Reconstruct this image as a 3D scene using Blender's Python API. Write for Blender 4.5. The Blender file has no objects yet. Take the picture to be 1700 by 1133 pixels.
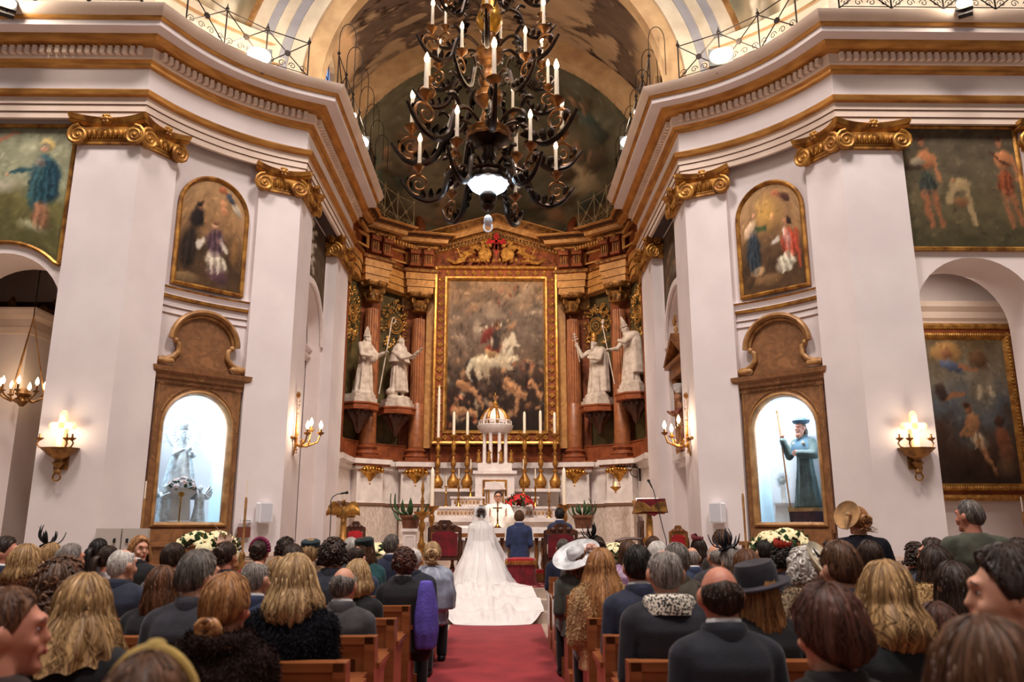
import bpy, math, random
import numpy as np
from mathutils import Vector, Matrix
C = bpy.context.scene.collection
S = bpy.context.scene
R = math.radians
PI = math.pi
rng = random.Random(7)
nr = np.random.RandomState(5)

# ------------------------------------------------------------------ camera
F = 1322.0
PIT = math.atan(306 / F)
PSI = math.atan((850 - 831) / F * math.cos(PIT))
CAM = (0.15, 0.0, 1.42)
cd = bpy.data.cameras.new('camera')
cd.sensor_width = 36
cd.lens = F / 1700 * 36
cd.clip_start = 0.05
cd.dof.use_dof = True
cd.dof.focus_distance = 17.0
cd.dof.aperture_fstop = 2.8
cam = bpy.data.objects.new('camera', cd)
C.objects.link(cam)
cam.location = CAM
cam.rotation_euler = (PI / 2 + PIT, 0, -PSI)
S.camera = cam
_f = np.array([math.sin(PSI) * math.cos(PIT), math.cos(PSI) * math.cos(PIT), math.sin(PIT)])
_r = np.array([math.cos(PSI), -math.sin(PSI), 0])
_u = np.cross(_r, _f)
def at(x, y, D):            # the place at depth D that the photograph shows at pixel (x, y)
    d = _f + (x - 850) / F * _r + (566.5 - y) / F * _u
    t = D / d[1]
    return (CAM[0] + d[0] * t, D, CAM[2] + d[2] * t)

# ------------------------------------------------------------------ world, lights, exposure
S.view_settings.view_transform = 'Standard'
S.view_settings.look = 'None'
S.view_settings.gamma = 1
S.view_settings.use_curve_mapping = False
S.view_settings.exposure = -0.1
W = bpy.data.worlds.new('world')
S.world = W
W.use_nodes = True
W.node_tree.nodes['Background'].inputs[0].default_value = (1.0, 0.87, 0.80, 1)
W.node_tree.nodes['Background'].inputs[1].default_value = 0.16
def lamp(kind, name, loc, power, col, size=0.1, aim=None, spot=None):
    l = bpy.data.lights.new(name, kind)
    l.energy = power
    l.color = col
    if kind == 'AREA':
        l.shape = 'RECTANGLE'
        l.size, l.size_y = size if isinstance(size, tuple) else (size, size)
    else:
        l.shadow_soft_size = size
    if spot:
        l.spot_size = R(spot)
        l.spot_blend = 0.6
    o = bpy.data.objects.new(name, l)
    C.objects.link(o)
    o.location = loc
    if aim:
        o.rotation_euler = (Vector(aim) - Vector(loc)).to_track_quat('-Z', 'Y').to_euler()
    return o
WARM = (1.0, 0.72, 0.46)
SOFT = (1.0, 0.85, 0.74)
# daylight and lamps of the dome over the crossing, where the nave is lit from
for _x in (-5.5, 5.5):
    lamp('AREA', 'dome_light', (_x, 3.0, 22.0), 3300, (1.0, 0.89, 0.83), (4, 4), (_x * .6, 11.0, 3))
lamp('SPOT', 'sanctuary_fill', (0, 14.9, 12.6), 2600, (1.0, 0.88, 0.77), .5, (0, 21.3, .9), 62)  # unseen spot added behind the arch crown to brighten altar and dado
lamp('AREA', 'nave_fill', (0, -6.0, 11.5), 160, (1.0, 0.87, 0.80), (7, 4), (0, 14, 4.5))  # fill lamp added behind the camera, no fixture of its own
# floodlights standing on the cornice (their housings are built further down)
FLOODS = [((430, 92), 12.8, 140, (-.5, 1.0)), ((1197, 92), 12.8, 140, (.5, 1.0)), ((14, 4), 11.0, 45, (0, 1)), ((1600, 4), 11.0, 45, (0, 1)),
          ((597, 236), 17.0, 75, (1, .5)), ((1045, 236), 17.0, 75, (-1, .5)), ((583, 192), 15.2, 45, (1, .5)), ((1061, 187), 15.2, 45, (-1, .5))]

# ------------------------------------------------------------------ helpers
def lin(c):
    return tuple(((x / 255) / 12.92 if x / 255 <= 0.04045 else ((x / 255 + 0.055) / 1.055) ** 2.4) for x in c)

def mat(name, c1, c2=None, rough=0.6, metal=0.0, scale=4.0, detail=4, bump=0.0, bscale=None, stretch=None, lo=0.35, hi=0.65,
        emit=0.0, ecol=None, sheen=0.0, alpha=1.0, trans=0.0, kind='noise', c3=None, spec=0.5, ior=1.45, distort=0.0):
    m = bpy.data.materials.new(name)
    m.use_nodes = True
    nt = m.node_tree
    N, L = nt.nodes, nt.links
    b = N['Principled BSDF']
    b.inputs['Base Color'].default_value = (*lin(c1), 1)
    b.inputs['Roughness'].default_value = rough
    b.inputs['Metallic'].default_value = metal
    b.inputs['Alpha'].default_value = alpha
    b.inputs['Transmission Weight'].default_value = trans
    b.inputs['IOR'].default_value = ior
    b.inputs['Specular IOR Level'].default_value = spec
    if sheen:
        b.inputs['Sheen Weight'].default_value = sheen
        b.inputs['Sheen Roughness'].default_value = 0.4
    if emit:
        b.inputs['Emission Color'].default_value = (*lin(ecol or c1), 1)
        b.inputs['Emission Strength'].default_value = emit
    if c2 or bump:
        tc = N.new('ShaderNodeTexCoord')
        mp = N.new('ShaderNodeMapping')
        L.new(tc.outputs['Object'], mp.inputs['Vector'])
        if stretch:
            mp.inputs['Scale'].default_value = stretch
        if kind == 'wave':
            t = N.new('ShaderNodeTexWave')
            t.inputs['Distortion'].default_value = distort or 4
            t.inputs['Detail'].default_value = detail
            t.inputs['Detail Scale'].default_value = 1.5
            out = t.outputs['Fac']
        elif kind == 'voronoi':
            t = N.new('ShaderNodeTexVoronoi')
            out = t.outputs['Distance']
        else:
            t = N.new('ShaderNodeTexNoise')
            t.inputs['Detail'].default_value = detail
            t.inputs['Distortion'].default_value = distort
            out = t.outputs['Fac']
        t.inputs['Scale'].default_value = scale
        L.new(mp.outputs[0], t.inputs['Vector'])
        if c2:
            r = N.new('ShaderNodeValToRGB')
            r.color_ramp.elements[0].position = lo
            r.color_ramp.elements[0].color = (*lin(c1), 1)
            r.color_ramp.elements[1].position = hi
            r.color_ramp.elements[1].color = (*lin(c2), 1)
            if c3:
                e = r.color_ramp.elements.new(min(0.98, hi + 0.12))
                e.color = (*lin(c3), 1)
            L.new(out, r.inputs[0])
            L.new(r.outputs[0], b.inputs['Base Color'])
        if bump:
            bt = out
            if bscale:
                t2 = N.new('ShaderNodeTexNoise')
                t2.inputs['Scale'].default_value = bscale
                t2.inputs['Detail'].default_value = 3
                L.new(mp.outputs[0], t2.inputs['Vector'])
                bt = t2.outputs['Fac']
            bp = N.new('ShaderNodeBump')
            bp.inputs['Strength'].default_value = bump
            bp.inputs['Distance'].default_value = 0.02
            L.new(bt, bp.inputs['Height'])
            L.new(bp.outputs[0], b.inputs['Normal'])
    return m

def mat_attr(name, rough=0.6, spec=0.4, bump=0.0, bscale=40, mul=None):
    m = bpy.data.materials.new(name)
    m.use_nodes = True
    N, L = m.node_tree.nodes, m.node_tree.links
    b = N['Principled BSDF']
    a = N.new('ShaderNodeAttribute')
    a.attribute_name = 'Col'
    b.inputs['Roughness'].default_value = rough
    b.inputs['Specular IOR Level'].default_value = spec
    L.new(a.outputs['Color'], b.inputs['Base Color'])
    if bump:
        t = N.new('ShaderNodeTexNoise')
        t.inputs['Scale'].default_value = bscale
        bp = N.new('ShaderNodeBump')
        bp.inputs['Strength'].default_value = bump
        bp.inputs['Distance'].default_value = 0.01
        L.new(t.outputs['Fac'], bp.inputs['Height'])
        L.new(bp.outputs[0], b.inputs['Normal'])
    return m

def mat_hair(name, dark, light, rough=0.42):
    # strand colour runs with the lock value stored on the hair mesh
    m = bpy.data.materials.new(name)
    m.use_nodes = True
    N, L = m.node_tree.nodes, m.node_tree.links
    b = N['Principled BSDF']
    a = N.new('ShaderNodeAttribute')
    a.attribute_name = 'Col'
    r = N.new('ShaderNodeValToRGB')
    r.color_ramp.elements[0].color = (*lin(dark), 1)
    r.color_ramp.elements[0].position = 0.3
    r.color_ramp.elements[1].color = (*lin(light), 1)
    r.color_ramp.elements[1].position = 0.72
    sp = N.new('ShaderNodeSeparateXYZ')
    L.new(a.outputs['Vector'], sp.inputs[0])
    mx = N.new('ShaderNodeVectorMath')
    mx.operation = 'MULTIPLY'
    L.new(a.outputs['Vector'], mx.inputs[0])
    mx.inputs[1].default_value = (0, 150, 3)
    t = N.new('ShaderNodeTexNoise')
    t.inputs['Scale'].default_value = 1.0
    t.inputs['Detail'].default_value = 4
    L.new(mx.outputs[0], t.inputs['Vector'])
    ad = N.new('ShaderNodeMath')
    ad.operation = 'MULTIPLY_ADD'
    L.new(t.outputs['Fac'], ad.inputs[0])
    ad.inputs[1].default_value = 1.1
    sc = N.new('ShaderNodeMath')
    sc.operation = 'MULTIPLY_ADD'
    L.new(sp.outputs[0], sc.inputs[0])
    sc.inputs[1].default_value = 0.55
    sc.inputs[2].default_value = -0.32
    L.new(sc.outputs[0], ad.inputs[2])
    L.new(ad.outputs[0], r.inputs[0])
    bp = N.new('ShaderNodeBump')
    bp.inputs['Strength'].default_value = 0.55
    bp.inputs['Distance'].default_value = 0.006
    L.new(t.outputs['Fac'], bp.inputs['Height'])
    L.new(bp.outputs[0], b.inputs['Normal'])
    L.new(r.outputs[0], b.inputs['Base Color'])
    b.inputs['Roughness'].default_value = rough
    b.inputs['Specular IOR Level'].default_value = 0.35
    return m

class MB:
    def __init__(s):
        s.v, s.f, s.m, s.c = [], [], [], None
    def mark(s):
        return len(s.v)
    def add(s, vs, fs, mi=0):
        o = len(s.v)
        s.v.extend([tuple(map(float, p)) for p in vs])
        s.f.extend([tuple(i + o for i in q) for q in fs])
        s.m.extend([mi] * len(fs))
        return s
    def xf(s, k, M):
        for i in range(k, len(s.v)):
            s.v[i] = tuple(M @ Vector(s.v[i]))
        return s
    def box(s, c, d, mi=0, rz=0.0, tp=1.0):
        x, y, z = d[0] / 2, d[1] / 2, d[2] / 2
        k = s.mark()
        vs = [(-x, -y, -z), (x, -y, -z), (x, y, -z), (-x, y, -z), (-x * tp, -y * tp, z), (x * tp, -y * tp, z), (x * tp, y * tp, z), (-x * tp, y * tp, z)]
        s.add(vs, [(0, 3, 2, 1), (4, 5, 6, 7), (0, 1, 5, 4), (1, 2, 6, 5), (2, 3, 7, 6), (3, 0, 4, 7)], mi)
        return s.xf(k, Matrix.Translation(c) @ Matrix.Rotation(rz, 4, 'Z'))
    def b2(s, x0, x1, y0, y1, z0, z1, mi=0):
        return s.box(((x0 + x1) / 2, (y0 + y1) / 2, (z0 + z1) / 2), (abs(x1 - x0), abs(y1 - y0), abs(z1 - z0)), mi)
    def lathe(s, prof, c=(0, 0, 0), n=16, mi=0, a0=0.0, a1=2 * PI, sx=1.0, sy=1.0, mod=None):
        full = abs(a1 - a0 - 2 * PI) < 1e-6
        na = n if full else n + 1
        vs = []
        for r, z in prof:
            for i in range(na):
                a = a0 + (a1 - a0) * i / n
                rr = r * (mod(a, z) if mod else 1)
                vs.append((c[0] + rr * sx * math.cos(a), c[1] + rr * sy * math.sin(a), c[2] + z))
        fs = []
        for j in range(len(prof) - 1):
            for i in range(n):
                i2 = (i + 1) % na
                fs.append((j * na + i, j * na + i2, (j + 1) * na + i2, (j + 1) * na + i))
        if full:
            if prof[0][0] > 1e-5:
                fs.append(tuple(range(na))[::-1])
            if prof[-1][0] > 1e-5:
                fs.append(tuple((len(prof) - 1) * na + i for i in range(na)))
        return s.add(vs, fs, mi)
    def ell(s, c, r, nu=12, nv=8, mi=0):
        if not isinstance(r, (tuple, list)):
            r = (r, r, r)
        vs = [(c[0], c[1], c[2] - r[2])]
        for j in range(1, nv):
            p = -PI / 2 + PI * j / nv
            for i in range(nu):
                a = 2 * PI * i / nu
                vs.append((c[0] + r[0] * math.cos(p) * math.cos(a), c[1] + r[1] * math.cos(p) * math.sin(a), c[2] + r[2] * math.sin(p)))
        vs.append((c[0], c[1], c[2] + r[2]))
        fs = [(0, 1 + (i + 1) % nu, 1 + i) for i in range(nu)]
        for j in range(nv - 2):
            for i in range(nu):
                a, b = 1 + j * nu + i, 1 + j * nu + (i + 1) % nu
                fs.append((a, b, b + nu, a + nu))
        t = len(vs) - 1
        o = 1 + (nv - 2) * nu
        fs += [(o + i, o + (i + 1) % nu, t) for i in range(nu)]
        return s.add(vs, fs, mi)
    def tube(s, path, r, n=6, mi=0, closed=False, cap=True, flat=1.0):
        P = [Vector(p) for p in path]
        k = len(P)
        rs = list(r) if isinstance(r, (list, tuple)) else [r] * k
        vs = []
        up = None
        for i in range(k):
            if closed:
                t = P[(i + 1) % k] - P[i - 1]
            else:
                t = P[min(i + 1, k - 1)] - P[max(i - 1, 0)]
            if t.length < 1e-9:
                t = Vector((0, 0, 1))
            t.normalize()
            if up is None:
                up = Vector((0, 0, 1)) if abs(t.z) < 0.9 else Vector((1, 0, 0))
            side = t.cross(up)
            if side.length < 1e-6:
                side = t.orthogonal()
            side.normalize()
            up = side.cross(t).normalized()
            for j in range(n):
                a = 2 * PI * j / n
                vs.append(P[i] + (side * math.cos(a) * flat + up * math.sin(a)) * rs[i])
        fs = []
        for i in range(k if closed else k - 1):
            for j in range(n):
                a, b = i * n + j, i * n + (j + 1) % n
                i2 = (i + 1) % k
                fs.append((a, b, i2 * n + (j + 1) % n, i2 * n + j))
        if cap and not closed:
            fs.append(tuple(range(n))[::-1])
            fs.append(tuple((k - 1) * n + j for j in range(n)))
        return s.add(vs, fs, mi)
    def cap(s, a, b, ra, rb, n=10):      # a tapered limb with round ends
        A, B = Vector(a), Vector(b)
        d = (B - A)
        if d.length < 1e-6:
            return s
        dn = d.normalized()
        pts, rr = [], []
        for q in (-1, -.8, -.45, 0):
            pts.append(A + dn * ra * q); rr.append(ra * math.sqrt(max(0.0009, 1 - q * q)))
        for q in (0, .45, .8, 1):
            pts.append(B + dn * rb * q); rr.append(rb * math.sqrt(max(0.0009, 1 - q * q)))
        return s.tube(pts, rr, n)
    def sweep(s, prof, path, mis=None, closed=False, side=1, caps=True):
        P = [Vector(p[:2]) for p in path]
        k = len(P)
        ms = []
        for i in range(k):
            d1 = (P[i] - P[i - 1]) if (i > 0 or closed) else None
            d2 = (P[(i + 1) % k] - P[i]) if (i < k - 1 or closed) else None
            n1 = Vector((-d1.y, d1.x)).normalized() if d1 else None
            n2 = Vector((-d2.y, d2.x)).normalized() if d2 else None
            if n1 is None: m = n2
            elif n2 is None: m = n1
            else: m = (n1 + n2) / max(0.25, 1 + n1.dot(n2))
            ms.append(m * side)
        vs = []
        for i in range(k):
            for o, z in prof:
                vs.append((P[i].x + ms[i].x * o, P[i].y + ms[i].y * o, z))
        n = len(prof)
        for i in range(k if closed else k - 1):
            pass
        o0 = len(s.v)
        s.v.extend(vs)
        for i in range(k if closed else k - 1):
            i2 = (i + 1) % k
            for j in range(n - 1):
                q = (o0 + i * n + j, o0 + i * n + j + 1, o0 + i2 * n + j + 1, o0 + i2 * n + j)
                s.f.append(q if side < 0 else q[::-1])
                s.m.append(mis[j] if mis else 0)
        if caps and not closed:
            s.f.append(tuple(o0 + j for j in range(n))); s.m.append(mis[0] if mis else 0)
            s.f.append(tuple(o0 + (k - 1) * n + j for j in range(n))[::-1]); s.m.append(mis[0] if mis else 0)
        return s
    def slab(s, poly, y0, y1, mi=0):     # polygon in (x, z) extruded along y
        n = len(poly)
        vs = [(x, y0, z) for x, z in poly] + [(x, y1, z) for x, z in poly]
        fs = [tuple(range(n)), tuple(range(n, 2 * n))[::-1]]
        for i in range(n):
            j = (i + 1) % n
            fs.append((i, i + n, j + n, j))
        return s.add(vs, fs, mi)
    def frame(s, x0, x1, z0, z1, prof, mis=None, arch=0.0, na=14):
        # picture-frame moulding; prof = [(inset, -depth)], local front is -y; arch>0 gives a round top of that rise
        def loop(i):
            a, b, c, d = x0 + i, x1 - i, z0 + i, z1 - i
            if arch <= 0:
                return [(a, c), (b, c), (b, d), (a, d)]
            zs = z1 - arch
            pts = [(a, c), (b, c)]
            cx, rx, rz = (x0 + x1) / 2, (x1 - x0) / 2 - i, arch - i
            for q in range(na + 1):
                t = PI * q / na
                pts.append((cx + rx * math.cos(t), zs + rz * math.sin(t)))
            return pts
        loops = [[(p[0], y, p[1]) for p in loop(i)] for i, y in prof]
        n = len(loops[0])
        o = len(s.v)
        for l in loops:
            s.v.extend(l)
        for j in range(len(loops) - 1):
            for i in range(n):
                i2 = (i + 1) % n
                s.f.append((o + j * n + i, o + j * n + i2, o + (j + 1) * n + i2, o + (j + 1) * n + i))
                s.m.append(mis[j] if mis else 0)
        return s
    def mesh(s, name, mats, smooth=35):
        me = bpy.data.meshes.new(name)
        me.from_pydata(s.v, [], s.f)
        for m in (mats if isinstance(mats, (list, tuple)) else [mats]):
            me.materials.append(m)
        if any(s.m):
            me.polygons.foreach_set('material_index', s.m)
        if s.c is not None:
            a = me.color_attributes.new('Col', 'FLOAT_COLOR', 'POINT')
            col = np.ones((len(s.v), 4), np.float32)
            cc = np.asarray(s.c, np.float32)
            if cc.ndim == 1:
                cc = cc[:, None].repeat(3, 1)
            col[:, :3] = cc
            a.data.foreach_set('color', col.ravel())
        if smooth:
            me.polygons.foreach_set('use_smooth', [True] * len(me.polygons))
            if smooth < 180:
                me.set_sharp_from_angle(angle=R(smooth))
        me.update()
        return me
    def build(s, name, mats, parent=None, smooth=35, kind=None, loc=None, rz=None):
        return put(name, s.mesh(name, mats, smooth), parent, kind, loc, rz)

def put(name, me, parent=None, kind=None, loc=None, rz=None, mats=None):
    o = bpy.data.objects.new(name, me)
    C.objects.link(o)
    if parent:
        o.parent = parent
    if kind:
        o['kind'] = kind
    if loc is not None:
        o.location = loc
    if rz is not None:
        o.rotation_euler = (0, 0, rz)
    if mats:
        for i, m in enumerate(mats):
            o.material_slots[i].link = 'OBJECT'
            o.material_slots[i].material = m
    return o

def thing(name, label, cat, loc=(0, 0, 0), rz=0.0, group=None, sc=None):
    o = bpy.data.objects.new(name, None)
    C.objects.link(o)
    o.empty_display_size = 0.1
    o.location = loc
    o.rotation_euler = (0, 0, rz)
    if sc:
        o.scale = (sc, sc, sc) if not isinstance(sc, tuple) else sc
    return tag(o, label, cat, group)

def tag(o, label, cat, group=None):
    o['label'] = label
    o['category'] = cat
    if group:
        o['group'] = group
    return o

def struct(name, mb, mats, smooth=35, parent=None):
    return mb.build(name, mats, parent, smooth, kind=None if parent else 'structure')

def copy_tree(o, parent=None):
    c = o.copy()
    C.objects.link(c)
    c.parent = parent
    for ch in list(o.children):
        copy_tree(ch, c)
    return c

def dup(o, loc, rz, label, group=None):
    c = copy_tree(o)
    c.location = loc
    c.rotation_euler = (0, 0, rz)
    c['label'] = label
    if group:
        c['group'] = group
    return c

# smooth value noise used for painted surfaces, folds and locks
def vnoise(nx, ny, fx, fy, seed=0, oct=4):
    rs = np.random.RandomState(seed)
    out = np.zeros((ny, nx))
    amp, tot = 1.0, 0.0
    for o in range(oct):
        gx, gy = max(1, int(fx * 2 ** o)), max(1, int(fy * 2 ** o))
        g = rs.rand(gy + 2, gx + 2)
        X = np.linspace(0, gx, nx); Y = np.linspace(0, gy, ny)
        xi, yi = X.astype(int), Y.astype(int)
        xf, yf = X - xi, Y - yi
        xf = xf * xf * (3 - 2 * xf); yf = yf * yf * (3 - 2 * yf)
        a = g[np.ix_(yi, xi)]; b = g[np.ix_(yi, xi + 1)]; c = g[np.ix_(yi + 1, xi)]; d = g[np.ix_(yi + 1, xi + 1)]
        out += amp * ((a * (1 - xf) + b * xf) * (1 - yf)[:, None] + (c * (1 - xf) + d * xf) * yf[:, None])
        tot += amp
        amp *= 0.55
    return out / tot

class Canvas:               # oil paint laid on a picture surface, brush mark by brush mark
    def __init__(s, nx, ny, stops, seed=0, fx=4, fy=4, contrast=0.5):
        s.nx, s.ny = nx, ny
        s.U, s.V = np.meshgrid(np.linspace(0, 1, nx), np.linspace(0, 1, ny))
        s.asp = 1.0
        n = vnoise(nx, ny, fx, fy, seed)
        v = np.clip(s.V + (n - .5) * contrast, 0, 1)
        ps = [a for a, _ in stops]
        s.a = np.stack([np.interp(v, ps, [c[k] for _, c in stops]) for k in range(3)], -1)
        s.a *= (0.8 + 0.4 * vnoise(nx, ny, fx * 4, fy * 4, seed + 9))[..., None]
        s.seed = seed
        s.w = (vnoise(nx, ny, 12, 12, seed + 3) - .5) * 0.035, (vnoise(nx, ny, 12, 12, seed + 4) - .5) * 0.035
    def e(s, u, v, ru, rv, col, ang=0, soft=0.35, op=1.0):
        U, V = s.U + s.w[0] - u, s.V + s.w[1] - v
        ca, sa = math.cos(R(ang)), math.sin(R(ang))
        d = np.sqrt(((U * ca + V * sa) / ru) ** 2 + ((-U * sa + V * ca) / rv) ** 2)
        m = np.clip((1 - d) / soft, 0, 1) * op
        sh = 1 + 0.25 * (V / rv) * (d < 1.2) - 0.15 * (U / ru) * (d < 1.2)
        s.a = s.a * (1 - m[..., None]) + np.array(col)[None, None] * np.clip(sh, .6, 1.35)[..., None] * m[..., None]
        return s
    def l(s, u0, v0, u1, v1, w, col, w1=None, op=1.0):
        w1 = w if w1 is None else w1
        U, V = s.U + s.w[0], s.V + s.w[1]
        dx, dy = u1 - u0, v1 - v0
        t = np.clip(((U - u0) * dx + (V - v0) * dy) / (dx * dx + dy * dy + 1e-9), 0, 1)
        d = np.hypot(U - u0 - t * dx, V - v0 - t * dy) / (w + (w1 - w) * t)
        m = np.clip((1 - d) / 0.4, 0, 1) * op
        s.a = s.a * (1 - m[..., None]) + np.array(col)[None, None] * m[..., None]
        return s
    def folds(s, u, v, ru, rv, col, n=6, ang=0):
        for q in range(n):
            t = (q + .5) / n * 2 - 1
            k = 1.35 if q % 2 else .62
            h = rv * math.sqrt(max(.05, 1 - t * t)) * .9
            ca, sa = math.cos(R(ang)), math.sin(R(ang))
            x0, y0, x1, y1 = t * ru * .75, h, t * ru * .95, -h
            s.l(u + x0 * ca - y0 * sa, v + x0 * sa + y0 * ca, u + x1 * ca - y1 * sa, v + x1 * sa + y1 * ca, ru * .11, tuple(min(255, c * k) for c in col), ru * .16, .6)
        return s
    def finish(s, n=220, seed=1):
        rs = random.Random(seed)
        for q in range(n):
            u, v = rs.random(), rs.random()
            c = s.a[min(s.ny - 1, int(v * s.ny)), min(s.nx - 1, int(u * s.nx))] * rs.choice((.66, .82, 1.2, 1.38))
            s.e(u, v, .012 + .03 * rs.random(), .006 + .01 * rs.random(), tuple(c), rs.uniform(0, 180), .8, .55)
        return s
    def smear(s, amp=.012, f=26, seed=4):
        # drags the wet paint a little so that no edge stays hard
        for q in range(2):
            dx = (vnoise(s.nx, s.ny, f, f, seed + q, 2) - .5) * 2 * amp * s.nx
            dy = (vnoise(s.nx, s.ny, f, f, seed + 7 + q, 2) - .5) * 2 * amp * s.ny
            X = np.clip(np.arange(s.nx)[None, :] + dx, 0, s.nx - 1).astype(int)
            Y = np.clip(np.arange(s.ny)[:, None] + dy, 0, s.ny - 1).astype(int)
            s.a = .35 * s.a + .65 * s.a[Y, X]
        return s
    def lin(s):
        c = np.clip(s.a, 0, 255) / 255
        return np.where(c <= .04045, c / 12.92, ((c + .055) / 1.055) ** 2.4)

def canvas_mesh(cv, pts):
    # pts(u, v) -> arrays of x, y, z
    x, y, z = pts(cv.U, cv.V)
    mb = MB()
    nx, ny = cv.nx, cv.ny
    mb.v = list(zip(x.ravel().tolist(), y.ravel().tolist(), z.ravel().tolist()))
    idx = np.arange(nx * ny).reshape(ny, nx)
    q = np.stack([idx[:-1, :-1], idx[:-1, 1:], idx[1:, 1:], idx[1:, :-1]], -1).reshape(-1, 4)
    mb.f = [tuple(r) for r in q.tolist()]
    mb.m = [0] * len(mb.f)
    mb.c = cv.lin().reshape(-1, 3)
    return mb

def voxel(mb, name, vs, smooth=4, fac=0.5):
    # fuses overlapping limbs into one continuous skin
    me = bpy.data.meshes.new(name)
    me.from_pydata(mb.v, [], mb.f)
    o = bpy.data.objects.new(name, me)
    C.objects.link(o)
    m = o.modifiers.new('r', 'REMESH'); m.mode = 'VOXEL'; m.voxel_size = vs; m.use_smooth_shade = True
    if smooth:
        m = o.modifiers.new('s', 'SMOOTH'); m.iterations = smooth; m.factor = fac
    dg = bpy.context.evaluated_depsgraph_get()
    out = bpy.data.meshes.new_from_object(o.evaluated_get(dg))
    out.name = name
    bpy.data.objects.remove(o)
    bpy.data.meshes.remove(me)
    out.polygons.foreach_set('use_smooth', [True] * len(out.polygons))
    return out

# ------------------------------------------------------------------ materials
M = {}
M['plaster'] = mat('white_plaster', (236, 224, 220), (226, 212, 208), rough=0.85, scale=1.2, bump=0.05, bscale=14)
M['plaster_cool'] = mat('cool_white_plaster', (230, 220, 219), (220, 209, 209), rough=0.85, scale=1.2, bump=0.05, bscale=14)
M['cornice'] = mat('cream_cornice_paint', (226, 206, 190), (214, 192, 176), rough=0.75, scale=2)
M['line'] = mat('brown_painted_line', (120, 88, 70), rough=0.8)
M['gold'] = mat('gilding', (196, 142, 66), (124, 78, 34), rough=0.42, metal=0.55, scale=6, bump=0.15, bscale=30)
M['goldtrim'] = mat('gilded_moulding', (206, 150, 78), (166, 112, 54), rough=0.36, metal=0.5, scale=2.5, stretch=(1, 1, 6))
M['goldb'] = mat('bright_gilding', (216, 164, 86), (158, 108, 50), rough=0.36, metal=0.55, scale=9, bump=0.1, bscale=40)
M['goldd'] = mat('old_gilding', (170, 122, 64), (100, 66, 34), rough=0.45, metal=0.4, scale=9, bump=0.25, bscale=30)
M['brass'] = mat('polished_brass', (226, 170, 84), (150, 98, 40), rough=0.25, metal=0.95, scale=12)
M['redmarble'] = mat('red_brown_marble', (146, 78, 44), (108, 54, 30), rough=0.55, spec=.25, scale=3, detail=8, c3=(166, 96, 56), distort=1.5)
M['colmarble'] = mat('brown_column_marble', (160, 98, 58), (122, 70, 42), rough=0.4, scale=4, detail=8, c3=(178, 118, 76), distort=1)
M['yelmarble'] = mat('ochre_marble', (212, 158, 92), (172, 118, 64), rough=0.4, scale=3, detail=8, c3=(226, 182, 122), distort=1.5)
M['greenwall'] = mat('olive_damask_wall', (104, 88, 52), (76, 66, 40), rough=0.6, scale=5, detail=6, c3=(126, 108, 64))
M['whitemarble'] = mat('white_marble', (232, 222, 216), (212, 200, 196), rough=0.35, scale=3, detail=8, distort=1.2)
M['greymarble'] = mat('pinkish_breccia_marble', (218, 202, 190), (184, 164, 152), rough=0.4, scale=6, detail=9, lo=.4, hi=.6, c3=(228, 214, 204), distort=2.5, stretch=(1.6, 1.6, .5))
M['tanmarble'] = mat('tan_painted_wood', (150, 102, 64), (116, 78, 46), rough=0.5, scale=4, detail=8, c3=(176, 130, 82), distort=2)
M['tan'] = mat('ochre_moulding', (182, 136, 84), (138, 96, 54), rough=0.45, scale=6, metal=0.1)
M['pew'] = mat('varnished_pew_wood', (132, 74, 42), (96, 50, 28), rough=0.35, scale=3, stretch=(1, 6, 6), detail=6)
M['pewtop'] = mat('worn_pew_rail', (158, 96, 56), (128, 72, 40), rough=0.3, scale=3, stretch=(1, 6, 6), detail=6)
M['darkwood'] = mat('dark_carved_wood', (84, 46, 28), (52, 28, 18), rough=0.45, scale=5, stretch=(3, 3, 1))
M['walnut'] = mat('gilded_walnut', (150, 96, 48), (104, 62, 30), rough=0.4, scale=6)
M['carpet'] = mat('red_aisle_carpet', (160, 40, 48), (138, 30, 40), rough=0.95, scale=3, bump=0.3, bscale=260, sheen=0.3)
M['stone'] = mat('beige_floor_stone', (188, 164, 146), (158, 134, 118), rough=0.5, scale=2.5, detail=8)
M['step'] = mat('sanctuary_step_stone', (196, 176, 160), (170, 150, 136), rough=0.5, scale=3, detail=8)
M['iron'] = mat('black_iron', (40, 32, 28), rough=0.5, metal=0.7)
M['chandiron'] = mat('blackened_chandelier_bronze', (58, 42, 32), (30, 24, 22), rough=0.35, metal=0.8, scale=8)
M['chandgold'] = mat('worn_chandelier_gilt', (150, 100, 50), (80, 50, 28), rough=0.4, metal=0.6, scale=9)
M['wax'] = mat('ivory_wax', (240, 226, 204), rough=0.5)
M['flame'] = mat('lit_candle_bulb', (255, 214, 160), rough=0.4, emit=16, ecol=(255, 214, 160))
M['floodlens'] = mat('floodlight_lens', (255, 240, 214), emit=60, ecol=(255, 236, 206))
M['coollamp'] = mat('cool_white_lamp_glass', (215, 235, 255), emit=11, ecol=(205, 230, 255))
M['sconce'] = mat('lit_alabaster_cross', (255, 226, 170), emit=0.95, ecol=(255, 206, 140))
M['stucco'] = mat('statue_white_stucco', (204, 188, 174), (168, 150, 136), rough=0.6, scale=6)
M['redvelvet'] = mat('crimson_velvet', (118, 14, 28), (84, 10, 20), rough=0.9, scale=8, sheen=0.25)
M['brightred'] = mat('scarlet_cloth', (186, 28, 34), (150, 18, 26), rough=0.85, scale=8, sheen=0.4)
M['glass'] = mat('display_glass', (235, 245, 250), rough=0.02, trans=1.0, ior=1.05, spec=0.2)
M['nichewall'] = mat('pale_blue_niche_paint', (206, 228, 240), rough=0.8)
M['white'] = mat('white_plastic', (236, 236, 240), rough=0.4)
M['black'] = mat('black_plastic', (24, 24, 26), rough=0.5)
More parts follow.
